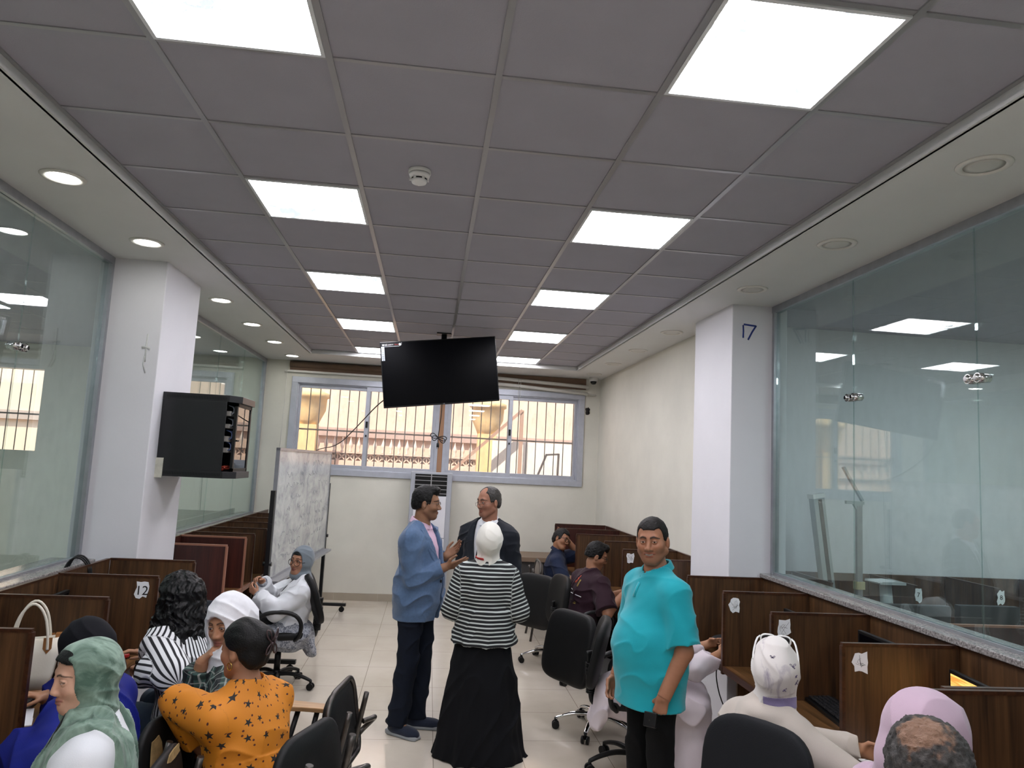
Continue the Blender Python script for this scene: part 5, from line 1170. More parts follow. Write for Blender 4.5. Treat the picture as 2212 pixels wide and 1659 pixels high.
        for q in top.get('cuts', []): f = cut(f, q(J, RT, up, fw), 0.004)
        lo2, hi2 = lo-0.06, hi+0.06
        sdf_obj(top.get('name', 'shirt'), f, lo2, hi2, top.get('res', 0.0062), top['mat'], t, None, st_coords(J, RT, up))
        for nm, g, rs, mm in (top.get('extra', lambda *a: [])(J, RT, up, fw)): sdf_obj(nm, g, lo2, hi2, rs, mm, t, None, st_coords(J, RT, up))
    if bottom:
        kind = bottom.get('kind', 'trousers'); i = bottom.get('i', 0.012)
        if kind == 'trousers':
            f = U(leg_prims(J, i, 0.05, bottom.get('fat', 1.0), bottom.get('flare', 0.015), bottom.get('upto', 1.0))+[(ell(J['pelvis'], (0.172*s+i*0.4, 0.122*s+i*0.4, 0.12*s)), 0.06)])
            f = inter(f, plane(J['pelvis']+A(0, 0, 0.10), (0, 0, 1)))
        else: f = bottom['f'](J)
        f = folds(f, bottom.get('amp', 0.006), bottom.get('sc', (9, 9, 6)), 4.1)
        sdf_obj(kind if kind != 'trousers' else 'trousers', f, lo-0.25*bottom.get('big', 0), hi+0.25*bottom.get('big', 0), bottom.get('res', 0.0075), bottom['mat'], t, None, st_coords(J, RT, up))
    if shoes:
        for n in 'RL':
            a, d = J['an'+n], nrm(J['fd'+n]*A(1, 1, 0)); x = np.cross(d, A(0, 0, 1)); g = a*A(1, 1, 0); Rf = np.stack([x, d, A(0, 0, 1)], 1)
            f = U([(ell(g+d*0.06+A(0, 0, 0.035), (0.050, 0.14, 0.042), Rf), 0), (cap(a+A(0, 0, 0.01), g+A(0, 0, 0.05), 0.048, 0.045), 0.03), (ell(g+d*0.13+A(0, 0, 0.03), (0.047, 0.065, 0.034), Rf), 0.02)])
            f = inter(f, plane(g+A(0, 0, 0.022), (0, 0, -1))); f = inter(f, plane(g+A(0, 0, 0.098), (0, 0, 1)))
            o = sdf_obj('shoe', f, g-A(0.25, 0.25, 0), g+A(0.25, 0.25, 0.14), 0.005, shoes[0], t)
            so_ = inter(U([(rbox(g+d*0.055+A(0, 0, 0.014), A(0.050, 0.145, 0.014), 0.012, Rf), 0)]), ell(g+d*0.058+A(0, 0, 0.014), (0.060, 0.158, 0.2), Rf)); sdf_obj('sole', so_, g-A(0.25, 0.25, 0.01), g+A(0.25, 0.25, 0.08), 0.005, shoes[1], o)
    if hijab:
        hm = dict(hijab); m = hm.pop('mat'); g = hijab_sdf(J, c, R, **hm); sdf_obj('headscarf', g, c-A(0.32, 0.32, 0.42), c+A(0.32, 0.32, 0.22), 0.0045, m, t)
    if gl: glasses(t, c, R, **gl)
    if extra: extra(t, J, c, R, up, fw, RT, hf)
    return t
PP = []
def keep(f, fh=''):
    def g(*a, **k): o = f(*a, fineh=fh, **k); PP.append(o); return o
    return g
# ---------------------------------------------------------------- clothing materials
def stmat(name, fn, rough=0.85, bmp=0.10, sheen=0.0):
    m, n, l, b = newmat(name); a = n.new('ShaderNodeAttribute'); a.attribute_name = 'st'
    s = n.new('ShaderNodeSeparateXYZ'); l.new(a.outputs['Vector'], s.inputs[0])
    l.new(fn(n, l, s.outputs[0], s.outputs[1], a.outputs['Vector']), b.inputs['Base Color']); b.inputs['Roughness'].default_value = rough; b.inputs['Sheen Weight'].default_value = sheen
    if bmp: bump(n, l, noise(n, l, coords(n, l), 350, 2), b, bmp, 0.002)
    return m
def stripe(n, l, c, period, duty, soft=0.06):
    f = math_(n, l, 'FRACT', math_(n, l, 'MULTIPLY', c, 1/period)); t = math_(n, l, 'ABSOLUTE', math_(n, l, 'SUBTRACT', f, 0.5))
    return math_(n, l, 'MULTIPLY_ADD', math_(n, l, 'SUBTRACT', t, duty/2), -1/soft, 0.5, clamp=True)
def m_stripes(name, ca, cb, period, duty, axis): return stmat(name, lambda n, l, u, v, q: mixc(n, l, stripe(n, l, u if axis == 'u' else v, period, duty), lin(ca), lin(cb)))
def plaid(n, l, u, v, q):
    a = stripe(n, l, u, 0.052, 0.45, 0.03); b = stripe(n, l, v, 0.052, 0.45, 0.03); c = mixc(n, l, a, lin('35504a'), lin('12181b')); c = mixc(n, l, math_(n, l, 'MULTIPLY', b, 0.65), c, lin('0e1416'))
    for t, co in ((u, 'a8aca6'), (v, 'a8aca6')):
        w = stripe(n, l, math_(n, l, 'ADD', t, 0.026), 0.052, 0.09, 0.03); c = mixc(n, l, math_(n, l, 'MULTIPLY', w, 0.7), c, lin(co))
    return c
def starry(n, l, u, v, q):
    def layer(scale, rnd, rad, star, seed):
        ad = n.new('ShaderNodeVectorMath'); ad.operation = 'ADD'; l.new(q, ad.inputs[0]); ad.inputs[1].default_value = (seed, seed*1.7, 0)
        vm = n.new('ShaderNodeVectorMath'); vm.operation = 'MULTIPLY'; l.new(ad.outputs[0], vm.inputs[0]); vm.inputs[1].default_value = (1, 1, 0)
        vo = n.new('ShaderNodeTexVoronoi'); vo.voronoi_dimensions = '2D'; vo.inputs['Scale'].default_value = scale; vo.inputs['Randomness'].default_value = rnd; l.new(vm.outputs[0], vo.inputs['Vector'])
        if not star: return math_(n, l, 'LESS_THAN', vo.outputs['Distance'], rad)
        d = n.new('ShaderNodeVectorMath'); d.operation = 'SUBTRACT'; l.new(vm.outputs[0], d.inputs[0]); l.new(vo.outputs['Position'], d.inputs[1])
        s = n.new('ShaderNodeSeparateXYZ'); l.new(d.outputs[0], s.inputs[0])
        sz = n.new('ShaderNodeSeparateColor'); l.new(vo.outputs['Color'], sz.inputs[0])
        ang = math_(n, l, 'ADD', math_(n, l, 'ARCTAN2', s.outputs[1], s.outputs[0]), math_(n, l, 'MULTIPLY', sz.outputs[1], 1.2)); r = math_(n, l, 'SQRT', math_(n, l, 'ADD', math_(n, l, 'MULTIPLY', s.outputs[0], s.outputs[0]), math_(n, l, 'MULTIPLY', s.outputs[1], s.outputs[1])))
        k = 2*PI/5; a = math_(n, l, 'ABSOLUTE', math_(n, l, 'SUBTRACT', math_(n, l, 'MODULO', math_(n, l, 'ADD', ang, 20*PI+0.3), k), k/2))     # 0 at the tips
        x, y = math_(n, l, 'MULTIPLY', r, math_(n, l, 'COSINE', a)), math_(n, l, 'MULTIPLY', r, math_(n, l, 'SINE', a))
        R1, R2 = rad, rad*0.40; p1 = (R1, 0.0); p2 = (R2*math.cos(k/2), R2*math.sin(k/2)); nx, ny = p2[1]-p1[1], -(p2[0]-p1[0]); L = math.hypot(nx, ny); nx, ny = nx/L, ny/L
        e = math_(n, l, 'ADD', math_(n, l, 'MULTIPLY', math_(n, l, 'SUBTRACT', x, p1[0]), nx), math_(n, l, 'MULTIPLY', y, ny)); return math_(n, l, 'LESS_THAN', e, math_(n, l, 'MULTIPLY_ADD', sz.outputs[0], 0.002, -0.0014))
    c = mixc(n, l, layer(13.0, 0.62, 0.0175, True, 0.3), lin('c67a14'), lin('15100f')); c = mixc(n, l, layer(23, 0.8, 0.095, False, 1.9), c, lin('4d1c12')); return c
M_striph = m_stripes('striped_knit', '0f1014', 'b9c0bd', 0.0255, 0.36, 'v'); M_stripv = m_stripes('striped_shirt', 'dfe0e3', '15151b', 0.021, 0.40, 'u')
M_plaid = stmat('plaid_shirt', plaid); M_star = stmat('star_blouse', starry, 0.7)
def cloth(name, c, var=0.06, vs=5, rough=0.8, b=0.15, bs=320, sheen=0.2): return mat(name, c, rough, 0, var, vs, b, bs, 0.25, 0, sheen)
M_bjack = cloth('blue_wool', '4e6584', 0.10, 60); M_pink = m_stripes('pink_shirt', 'd6b8cb', 'c5a3ba', 0.012, 0.3, 'u'); M_dark = cloth('navy_denim', '0e1522', 0.10, 40, 0.9, sheen=0.0); M_suit = cloth('dark_suit', '171b23', 0.06, 40, sheen=0.05)
M_blk = cloth('black_cloth', '06070c', 0.05, 10, 0.9, sheen=0.0); M_turq = cloth('turquoise_pique', '159aa6', 0.05, 7); M_blkt = cloth('black_trousers', '050506', 0.05, 10, 0.9, sheen=0.0); M_whitec = cloth('white_cotton', 'd7dade', 0.03, 4)
M_navyp = cloth('navy_polo', '17223b', 0.06, 6, sheen=0.05); M_mar = cloth('maroon_tee', '27101c', 0.06, 6, sheen=0.05); M_pale = cloth('pale_pink_cloth', 'd5cad0', 0.03, 4); M_beigec = cloth('beige_linen', 'b9b0a6', 0.04, 4); M_pinkj = cloth('pink_jersey', 'bda5b5', 0.03, 4)
M_blueb = cloth('royal_blue', '0a1774', 0.10, 5, 0.7, sheen=0.0); M_creamh = cloth('cream_scarf', 'd8d6cd', 0.04, 8); M_whiteh = cloth('white_scarf', 'd9dade', 0.06, 25); M_greyh = cloth('grey_scarf', '6d777f', 0.06, 8); M_blackh = cloth('black_scarf', '090a12', 0.06, 8, 0.8, sheen=0.0)
def printed(name, base, dark, sc, lo, hi, dist=1.5, st=(1, 1, 1), rough=0.8):
    m, n, l, b = newmat(name); f = noise(n, l, coords(n, l, st), sc, 5, 0.6, dist); l.new(ramp(n, l, f, [(lo, lin(dark)), (hi, lin(base))]), b.inputs['Base Color']); b.inputs['Roughness'].default_value = rough; b.inputs['Sheen Weight'].default_value = 0.2; bump(n, l, noise(n, l, coords(n, l), 300, 2), b, 0.12, 0.002); return m
M_greenh = printed('green_marbled_scarf', '8ba394', '3f5a4c', 7, 0.36, 0.64, 2.2, (1, 1, 0.55)); M_beigeh = printed('beige_printed_scarf', 'd4cfcb', '9f97a3', 6, 0.30, 0.42, 1.2)
M_lace = printed('grey_lace_print', 'a6a9b0', '5d626d', 40, 0.42, 0.58)
M_hairb = mat('black_hair', '060505', 0.5, 0, 0.2, 60, 0.7, 150, 0.25); M_hairg = mat('greying_hair', '33302d', 0.5, 0, 0.45, 50, 0.6, 140, 0.4); M_hairc = mat('curly_hair', '060507', 0.45, 0, 0.3, 30, 0.9, 60, 0.3); M_hairgg = mat('grey_black_hair', '2f2d2c', 0.6, 0, 0.75, 42, 1.0, 90, 0.4)
M_hairmix, n, l, b = newmat('thinning_hair'); a = n.new('ShaderNodeAttribute'); a.attribute_name = 'Col'; l.new(a.outputs['Color'], b.inputs['Base Color']); b.inputs['Roughness'].default_value = 0.6; bump(n, l, noise(n, l, coords(n, l), 160, 4, 0.7, 1.0), b, 0.9, 0.006)
M_gold = mat('gold_metal', 'b08a4a', 0.2, 1.0); M_frame = mat('black_frame', '101010', 0.25); M_wire = mat('wire_frame', '6b6560', 0.25, 0.8); M_sole = mat('grey_sole', '8d9296', 0.6); M_shoe = cloth('navy_shoe', '1a2233', 0.08, 30); M_red2 = mat('red_band', 'b3201c', 0.6); M_lany = mat('black_lanyard', '0d0e12', 0.6)

def collar(J, RT, up, fw, r=0.066, h=0.042, z0=0.012, flare=0.016, notch=0.012, tilt=0.38, opens=0.7, t=0.0045):
    xd = RT[:, 0]
    def f(P):
        q = P-J['neck']; x, y = q@xd, q@fw; z = q@up+y*tilt; rad = np.sqrt((x*1.02)**2+(y*0.92)**2); u = np.clip((z-z0)/h, 0, 1)
        sh = np.maximum(np.abs(rad-(r+flare*(1-u)))-t, np.maximum(z-(z0+h), z0-z)); ng = np.where(y > 0, (notch+np.maximum(0, z0+h-z)*0-(0)+opens*np.maximum(z-z0, 0)*0.6)-np.abs(x), -1); return np.maximum(sh, ng)
    return f
def wedge(J, RT, up, fw, pts):          # front opening: half width as a function of height above the pelvis
    zs, ws = zip(*pts); xd = RT[:, 0]
    def f(P): q = P-J['pelvis']; z = q@up; return np.maximum(np.abs(q@xd)-np.interp(z, zs, ws), -(q@fw)+0.01)*0.9
    return f
def lapels(fj, J, RT, up, fw, pts, wid, out=0.006):
    zs, ws = zip(*pts); zw, wv = zip(*wid); xd = RT[:, 0]
    def f(P):
        q = P-J['pelvis']; z = q@up; x = np.abs(q@xd); e = np.interp(z, zs, ws); w = np.interp(z, zw, wv)
        reg = np.maximum.reduce([x-(e+w), e-x, zw[0]-z, z-zw[-1], -(q@fw)+0.005]); return np.maximum(fj(P)-out, reg)
    return f
def band(t, pts, w, m, name='lanyard', th=0.0016, sm=2):
    mb = MB(); mb.tube(pts, w, 8, smoothpath=sm, flat=th/w*2); return mb.build(name, m, t)
def project(f, p, d, n=40):     # march along d from p to the surface f
    p = np.array(p, float); d = nrm(d)
    for _ in range(n): p = p+d*float(f(p[None])[0])*0.9
    return p
def place(J, yaw, target):
    dz = target[2]-(J['head'][2]+0.118)
    for k in ('pelvis', 'chest', 'neck', 'head', 'shL', 'shR', 'hipL', 'hipR'): J[k] = J[k]+A(0, 0, dz)
    for n in 'RL': J['kn'+n] = J['kn'+n]+A(0, 0, dz*0.5)
    Rz = np.array(Matrix.Rotation(yaw, 3, 'Z')); tv = Rz@(J['head']+A(0, 0, 0.118)); o = A(target[0]-tv[0], target[1]-tv[1], 0)
    return lambda p: Rz.T@(np.asarray(p, float)-o)
D_ = math.radians

# ---- man in the blue jacket
J = stand(1.0, 0.172, stance=0.09, footf=(-0.03, 0.03)); yw = D_(-114); tg = (0.0, 5.52, 1.765); w2 = place(J, yw, tg)
arm_to(J, 'R', w2((0.17, 5.40, 1.20)), (0.5, -0.8, -0.5)); arm_to(J, 'L', w2((0.17, 5.58, 1.255)), (-0.6, -0.6, -0.6))
ED = [(-0.25, 0.06), (0.02, 0.012), (0.14, 0.008), (0.30, 0.045), (0.46, 0.085), (0.6, 0.09)]
def ex_blue(t, J, c, R, up, fw, RT, hf):
    TL, RT, up, fw = torso(J, 0.004, 1.02, 0.5); f = folds(U(TL), 0.003); f = U([(inter(f, plane(J['neck']+up*0.03, up)), 0), (collar(J, RT, up, fw, 0.062, 0.042, 0.004, 0.016, 0.014, 0.34, 1.6, 0.006), 0)])
    f = inter(f, plane(J['pelvis']+up*-0.05, -up)); sdf_obj('dress_shirt', f, J['pelvis']-A(.4, .4, .2), J['neck']+A(.4, .4, .2), 0.006, M_pink, t, None, st_coords(J, RT, up))
    p = J['pelvis']
    mb = MB(); q = project(BJ['f'], p+up*0.125+RT[:, 0]*0.03+fw*0.5, -fw); mb.cyl(tuple(q-fw*0.004), tuple(q+fw*0.004), 0.011, n=14); mb.build('button', M_black, t)
    mb = MB(); h = J['wrR']+nrm(J['wrR']-J['elR'])*0.10; mb.tube([tuple(h+A(0.012*math.cos(a), 0, 0.012*math.sin(a))) for a in np.linspace(0, 2*PI, 12, endpoint=False)], 0.002, 5, closed=True); mb.build('ring', M_gold, t)
BJ = {}
def blue_extra(J, RT, up, fw):
    TL, RT, up, fw = torso(J, 0.024, 1.05, 0.5); f = folds(U(TL), 0.002); BJ['f'] = f
    return [('lapel', inter(lapels(f, J, RT, up, fw, ED, [(0.14, 0.002), (0.30, 0.055), (0.40, 0.075), (0.41, 0.055), (0.50, 0.05)]), plane(J['neck']+up*0.06, up)), 0.006, M_bjack)]
keep(person, 'RL')('man in a blue blazer over a pink shirt, talking with his hands raised', (0, 0, 0), yw, J, '8a644c', (0.33, 0.05, 0), dict(wide=1.0, nose=1.0),
  dict(mat=M_bjack, i=0.024, fat=1.05, belly=0.5, sleeve=1.86, hem=-0.155, amp=0.010, sc=(6, 6, 12), si=0.95, nw=0.075, nd=-0.03, name='blazer', cuts=[lambda J, RT, up, fw: wedge(J, RT, up, fw, ED)], add=[(ecap(J['pelvis']+A(0, 0, 0.10), J['pelvis']+A(0, 0, -0.34), 0.180, 0.145, 0.215, 0.165), 0.08)], extra=blue_extra),
  dict(mat=M_dark, i=0.012, flare=0.022, amp=0.010, upto=0.98), (lambda hf: hair_short(hf, 0.009, 0.006, 0.066, 0.002, -0.055, 0.004), M_hairb), None, dict(m=M_wire, round_=0.4, half=True, thick=0.0013), (M_shoe, M_sole),
  dict(R=dict(d=w2((0.30, 5.39, 1.235))-w2((0.17, 5.40, 1.20)), pn=w2((0.2, 5.8, 1.5))-w2((0.2, 5.4, 1.2)), curl=(0.12, 0.16, 0.2, 0.25), thumb=(0.2, 0.0)), L=dict(d=w2((0.27, 5.56, 1.33))-w2((0.17, 5.58, 1.255)), pn=w2((0.25, 5.2, 1.6))-w2((0.2, 5.55, 1.28)), curl=(0.2, 0.25, 0.3, 0.35), thumb=(0.0, 0.0))), beard=0.35, target=tg, extra=ex_blue)

# ---- man in the dark suit
J = stand(1.01, 0.180, stance=0.10); yw = D_(152); tg = (0.50, 5.92, 1.775); w2 = place(J, yw, tg)
arm(J, 'R', (0.16, -0.10, -1), (0.02, 0.25, -1)); arm(J, 'L', (-0.16, -0.05, -1), (0.05, 0.30, -1))
ES = [(-0.25, 0.03), (0.12, 0.004), (0.30, 0.06), (0.46, 0.085), (0.6, 0.09)]
def ex_suit(t, J, c, R, up, fw, RT, hf):
    TL, RT, up, fw = torso(J, 0.004, 1.05, 0.7); f = U([(inter(U(TL), plane(J['neck']+up*0.03, up)), 0), (collar(J, RT, up, fw, 0.062, 0.042, 0.004, 0.016, 0.012, 0.34, 1.4, 0.006), 0)]); f = inter(f, plane(J['pelvis'], -up))
    sdf_obj('dress_shirt', f, J['pelvis']-A(.4, .4, .2), J['neck']+A(.4, .4, .2), 0.006, M_whitec, t)
    pts = [project(U(TL), J['pelvis']+up*z+fw*0.6, -fw)+fw*0.004 for z in (0.46, 0.42, 0.35, 0.27, 0.2)]; mb = MB(); mb.tube([tuple(p) for p in pts], lambda u: 0.018+0.02*u, 8, flat=0.2, up=tuple(fw)); mb.build('tie', M_blk, t)
    q = project(U(torso(J, 0.03, 1.07, 0.7)[0]), J['pelvis']+up*0.40-RT[:, 0]*0.115+fw*0.5, -fw); mb = MB(); mb.cyl(tuple(q), tuple(q+fw*0.006), 0.008, n=12); mb.build('lapel_pin', mat('silver_pin', 'c8c4b8', 0.3, 0.8), t)
def suit_extra(J, RT, up, fw):
    f = U(torso(J, 0.024, 1.06, 0.7)[0]); return [('lapel', inter(lapels(f, J, RT, up, fw, ES, [(0.12, 0.002), (0.30, 0.06), (0.40, 0.085), (0.41, 0.06), (0.50, 0.05)]), plane(J['neck']+up*0.06, up)), 0.006, M_suit)]
keep(person, 'L')('balding man in a dark suit and tie with glasses, facing the blue blazer', (0, 0, 0), yw, J, 'a0705a', (-0.48, 0.10, 0), dict(wide=1.04, nose=1.0, jaw=1.08),
  dict(mat=M_suit, i=0.024, fat=1.06, belly=0.7, sleeve=1.93, hem=-0.15, amp=0.006, si=0.9, nw=0.075, nd=-0.03, name='suit_jacket', cuts=[lambda J, RT, up, fw: wedge(J, RT, up, fw, ES)], add=[(ecap(J['pelvis']+A(0, 0, 0.10), J['pelvis']+A(0, 0, -0.34), 0.185, 0.15, 0.21, 0.165), 0.08)], extra=suit_extra),
  dict(mat=M_suit, i=0.016, flare=0.03), (lambda hf: cut(hair_short(hf, 0.007, -0.002, 0.088, 0.002, -0.058), ell((0, 0.075, 0.11), (0.045, 0.06, 0.06)), 0.01), M_hairg), None, dict(m=M_wire, round_=0.35, half=False, thick=0.0014, w=0.022, h=0.014, off=-0.012), (M_blk, M_black),
  dict(R=dict(curl=(0.5, 0.55, 0.6, 0.65)), L=dict(curl=(0.6, 0.7, 0.8, 0.8))), target=tg, beard=0.1, extra=ex_suit, brow='3a302a')

# ---- woman in the striped cardigan, back view
J = stand(0.885, 0.165, stance=0.12); yw = D_(-6); tg = (0.452, 5.14, 1.545); w2 = place(J, yw, tg)
arm(J, 'R', (0.36, -0.04, -1), (-0.55, 0.75, -0.25)); arm(J, 'L', (-0.36, -0.04, -1), (0.55, 0.75, -0.25))
def skirt(J):
    def f(P):
        z = np.clip(P[:, 2], 0, 1); u = np.clip((0.95-z)/0.95, 0, 1.2); th = np.arctan2(P[:, 1], P[:, 0]); w = 0.160+0.150*u**1.1; d = 0.115+0.125*u; k = 1+0.035*u*np.sin(th*9+1.0)+0.02*u*np.sin(th*17)
        cl = 0.10*u*np.exp(-((P[:, 0]-0.05)/0.035)**2)*(P[:, 1] < 0)*np.clip(1-z/0.35, 0, 1)
        return np.maximum.reduce([(np.sqrt((P[:, 0]/(w*k))**2+(P[:, 1]/(d*k))**2)-1+cl)*np.minimum(w, d)*0.85, P[:, 2]-0.84, 0.006-P[:, 2]])
    return f
def ex_card(t, J, c, R, up, fw, RT, hf):
    mb = MB(); ctr = J['neck']+up*0.035; mb.tube([tuple(ctr+RT[:, 0]*0.080*math.cos(a)+fw*0.078*math.sin(a)-fw*0.005) for a in np.linspace(PI*0.9, PI*1.38, 12)], 0.013, 8, flat=0.35); mb.build('red_band', M_red2, t)
def peplum(J, RT, up, fw):
    p = J['pelvis']
    def f(P):
        q = P-p; z = q@up; th = np.arctan2(q@fw, q@RT[:, 0]); w = 0.185+0.28*np.clip(0.10-z, 0, 0.3); k = 1+0.02*np.sin(th*8); return np.maximum.reduce([(np.sqrt((q@RT[:, 0]/(w*k))**2+(q@fw/(w*0.78*k))**2)-1)*w*0.75, z-0.14, -0.075-z])
    return [(f, 0.03)]
keep(person, '')('short woman seen from behind in a black and white striped cardigan and long black skirt', (0, 0, 0), yw, J, 'a87a5c', (0.1, 0.0, 0), dict(fem=True),
  dict(mat=M_striph, i=0.022, fat=1.12, sleeve=1.9, amp=0.005, si=1.25, armfat=1.1, name='cardigan', addf=peplum, extra=lambda J, RT, up, fw: [('shoulder_frill', U([(inter(ell(J['sh'+n]+up*0.035, (0.075, 0.075, 0.03), RT), plane(J['sh'+n]+up*0.02, -up)), 0) for n in 'RL']), 0.006, M_striph)]),
  dict(kind='skirt', f=skirt, mat=M_blk, amp=0.010, sc=(9, 9, 1.2), big=1), None, dict(mat=M_creamh, puff=0.96, amp=0.0035, drape=0.9, back=0.016), None, None, dict(R=dict(curl=(0.9, 0.9, 0.9, 0.9)), L=dict(curl=(0.9, 0.9, 0.9, 0.9))), target=tg, extra=ex_card, face=False)

# ---- man in the turquoise polo
J = stand(0.985, 0.172, stance=0.10); yw = D_(108); tg = (1.235, 3.88, 1.707); w2 = place(J, yw, tg)
arm(J, 'L', (-0.22, -0.05, -1), (0.08, 0.42, -0.9)); arm(J, 'R', (0.20, -0.0, -1), (0.0, 0.40, -1))
def ex_turq(t, J, c, R, up, fw, RT, hf):
    d = nrm(J['wrL']-J['elL']); w = J['wrL']+d*0.115+fw*0.02; mb = MB(); F = Matrix.Translation(Vector(w+A(0, 0, 0.03))) @ rotm(0.25, 0.1, 0.3); mb.cbox((0, 0, -0.028), (0.075, 0.016, 0.07), M=F); o = mb.build('wallet', mat('black_wallet', '0b0b0d', 0.35), t, bevel=0.004)
    mb = MB(); mb.prism([(-0.004, 0.004), (0.004, 0.004), (0, -0.004)], 0, 0.001, M=F @ T(0, 0.0085, -0.03) @ rotm(-PI/2, 0, 0)); mb.build('emblem', M_tubes, o)
    mb = MB(); mb.tube([tuple(c+R@A(x, 0.0885-0.28*abs(x), -0.0645+0.006*(x/0.024)**2)) for x in np.linspace(-0.019, 0.019, 9)], 0.0042, 6); mb.build('teeth', mat('teeth', '8d857b', 0.3), t)
    f = U(torso(J, 0.018, 1.0, 1.1)[0]); pts = [tuple(project(f, J['neck']+up*z+RT[:, 0]*0.012+fw*0.5, -fw)+fw*0.002) for z in (-0.055, -0.09, -0.13)]; mb = MB(); mb.tube(pts, 0.013, 6, flat=0.25, up=tuple(fw)); mb.build('placket', M_turq, t)
keep(person, 'RL')('smiling man in a bright turquoise polo shirt holding a black wallet', (0, 0, 0), yw, J, '996a50', (0.72, 0.06, 0.07), dict(smile=1.0, wide=1.08, nose=1.03, jaw=1.2),
  dict(mat=M_turq, i=0.018, fat=1.0, belly=1.1, sleeve=0.88, si=1.2, hem=-0.175, amp=0.0042, sc=(7, 7, 12), armfat=1.08, name='polo_shirt', nw=0.070, nd=-0.05, nslope=0.55, add=[(ecap(J['pelvis']+A(0, 0.02, 0.12), J['pelvis']+A(0, 0.01, -0.34), 0.19, 0.17, 0.200, 0.178), 0.08)], extra=lambda J, RT, up, fw: [('collar', collar(J, RT, up, fw, 0.064, 0.040, 0.002, 0.018, 0.018, 0.36, 1.8, 0.0065), 0.004, M_turq)]),
  dict(mat=M_blkt, i=0.006, flare=0.035), (lambda hf: hair_short(hf, 0.0055, 0.004, 0.068, 0.0015, -0.05), mat('grey_flecked_hair', '100d0b', 0.6, 0, 0.5, 90, 0.5, 170, 0.25)), None, None, (M_blk, M_black),
  dict(L=dict(d=(0.1, 0.25, -1), pn=(0.5, -0.4, 0), curl=(1.15, 1.2, 1.25, 1.25), thumb=(0.7, 0.5), spread=0.03), R=dict(curl=(0.5, 0.6, 0.7, 0.75))), target=tg, beard=0.30, brow='0f0b09', gaze=(-0.1, 1, -0.04), hres=0.003, handres=0.003, extra=ex_turq)

# ---- young man in the navy polo at the far desk
J = sit(0.98, 0.168, lean=0.12, knee=0.33, spread=0.02); yw = D_(-98); tg = (1.60, 8.5, 1.245); w2 = place(J, yw, tg)
arm_to(J, 'L', w2((1.67, 8.60, 1.13)), w2((2.6, 8.5, 0.6))-w2((1.7, 8.6, 1.1))); arm_to(J, 'R', w2((1.80, 8.22, 0.80)), (0.5, -0.4, -0.8))
keep(person, 'L')('young man in a navy polo and glasses resting his head on his hand', (0, 0, 0), yw, J, '9a6d52', (-0.66, 0.10, -0.40), dict(wide=0.96),
  dict(mat=M_navyp, i=0.018, sleeve=0.88, si=1.3, hem=-0.10, amp=0.006, name='polo_shirt', nw=0.066, extra=lambda J, RT, up, fw: [('collar', collar(J, RT, up, fw, 0.064, 0.04, 0.002, 0.018, 0.016, 0.36, 1.5, 0.0065), 0.005, M_navyp)]),
  dict(mat=M_dark), (lambda hf: hair_short(hf, 0.012, 0.008, 0.064, 0.002), M_hairb), None, dict(m=M_frame, round_=0.3, thick=0.0026), (M_blk, M_black), dict(L=dict(d=(-0.2, -0.4, 1), pn=(0.6, -0.6, -0.3), curl=(0.3, 0.3, 0.4, 0.4)), R=dict(pn=(0, 0, -1), curl=(0.2, 0.3, 0.3, 0.3))), target=tg, gaze=(0, 1, -0.25))

# ---- young man in the maroon tee
J = sit(1.0, 0.180, lean=0.28); yw = D_(-72); tg = (1.66, 6.94, 1.255); w2 = place(J, yw, tg)
arm_to(J, 'R', w2((1.86, 6.68, 0.82)), (0.6, -0.3, -0.8)); arm_to(J, 'L', w2((1.93, 6.86, 0.82)), (-0.6, -0.2, -0.8))
def ex_mar(t, J, c, R, up, fw, RT, hf):
    f = U(torso(J, 0.020, 1.10)[0]); xd = RT[:, 0]; r = random.Random(4)
    def dab(pts, w, m, nm):
        mb = MB()
        for a, b in pts:
            P = [project(f, J['pelvis']+xd*(a[0]+(b[0]-a[0])*k/4)+up*(a[1]+(b[1]-a[1])*k/4)-fw*0.5, fw)-fw*0.0008 for k in range(5)]
            mb.tube([tuple(p) for p in P], w, 6, flat=0.12, up=tuple(fw))
        mb.build(nm, m, t)
    dab([((-0.05+0.02*k, 0.36), (-0.045+0.02*k, 0.44)) for k in range(3)]+[((-0.06, 0.40), (0.0, 0.41)), ((-0.055, 0.45), (-0.005, 0.45))], 0.006, mat('print_orange', 'b5482a', 0.7), 'back_print')
    dab([((0.03+0.010*k, 0.33+0.0*k), (0.03+0.010*k, 0.40)) for k in range(2)]+[((-0.02, 0.20-0.012*k), (0.06, 0.20-0.012*k)) for k in range(3)], 0.0035, mat('print_yellow', 'b09a4a', 0.7), 'back_print')
    dab([((-0.07, 0.30), (-0.02, 0.29)), ((-0.07, 0.262), (0.11, 0.25))], 0.0045, M_wt, 'back_print')
    band(t, [tuple(J['neck']+up*0.055-fw*0.055), tuple(J['neck']+up*0.045+xd*0.066), tuple(J['neck']+up*-0.0+xd*0.06+fw*0.075), tuple(J['chest']+up*0.0+fw*0.15+xd*0.02)], 0.011, M_lany)
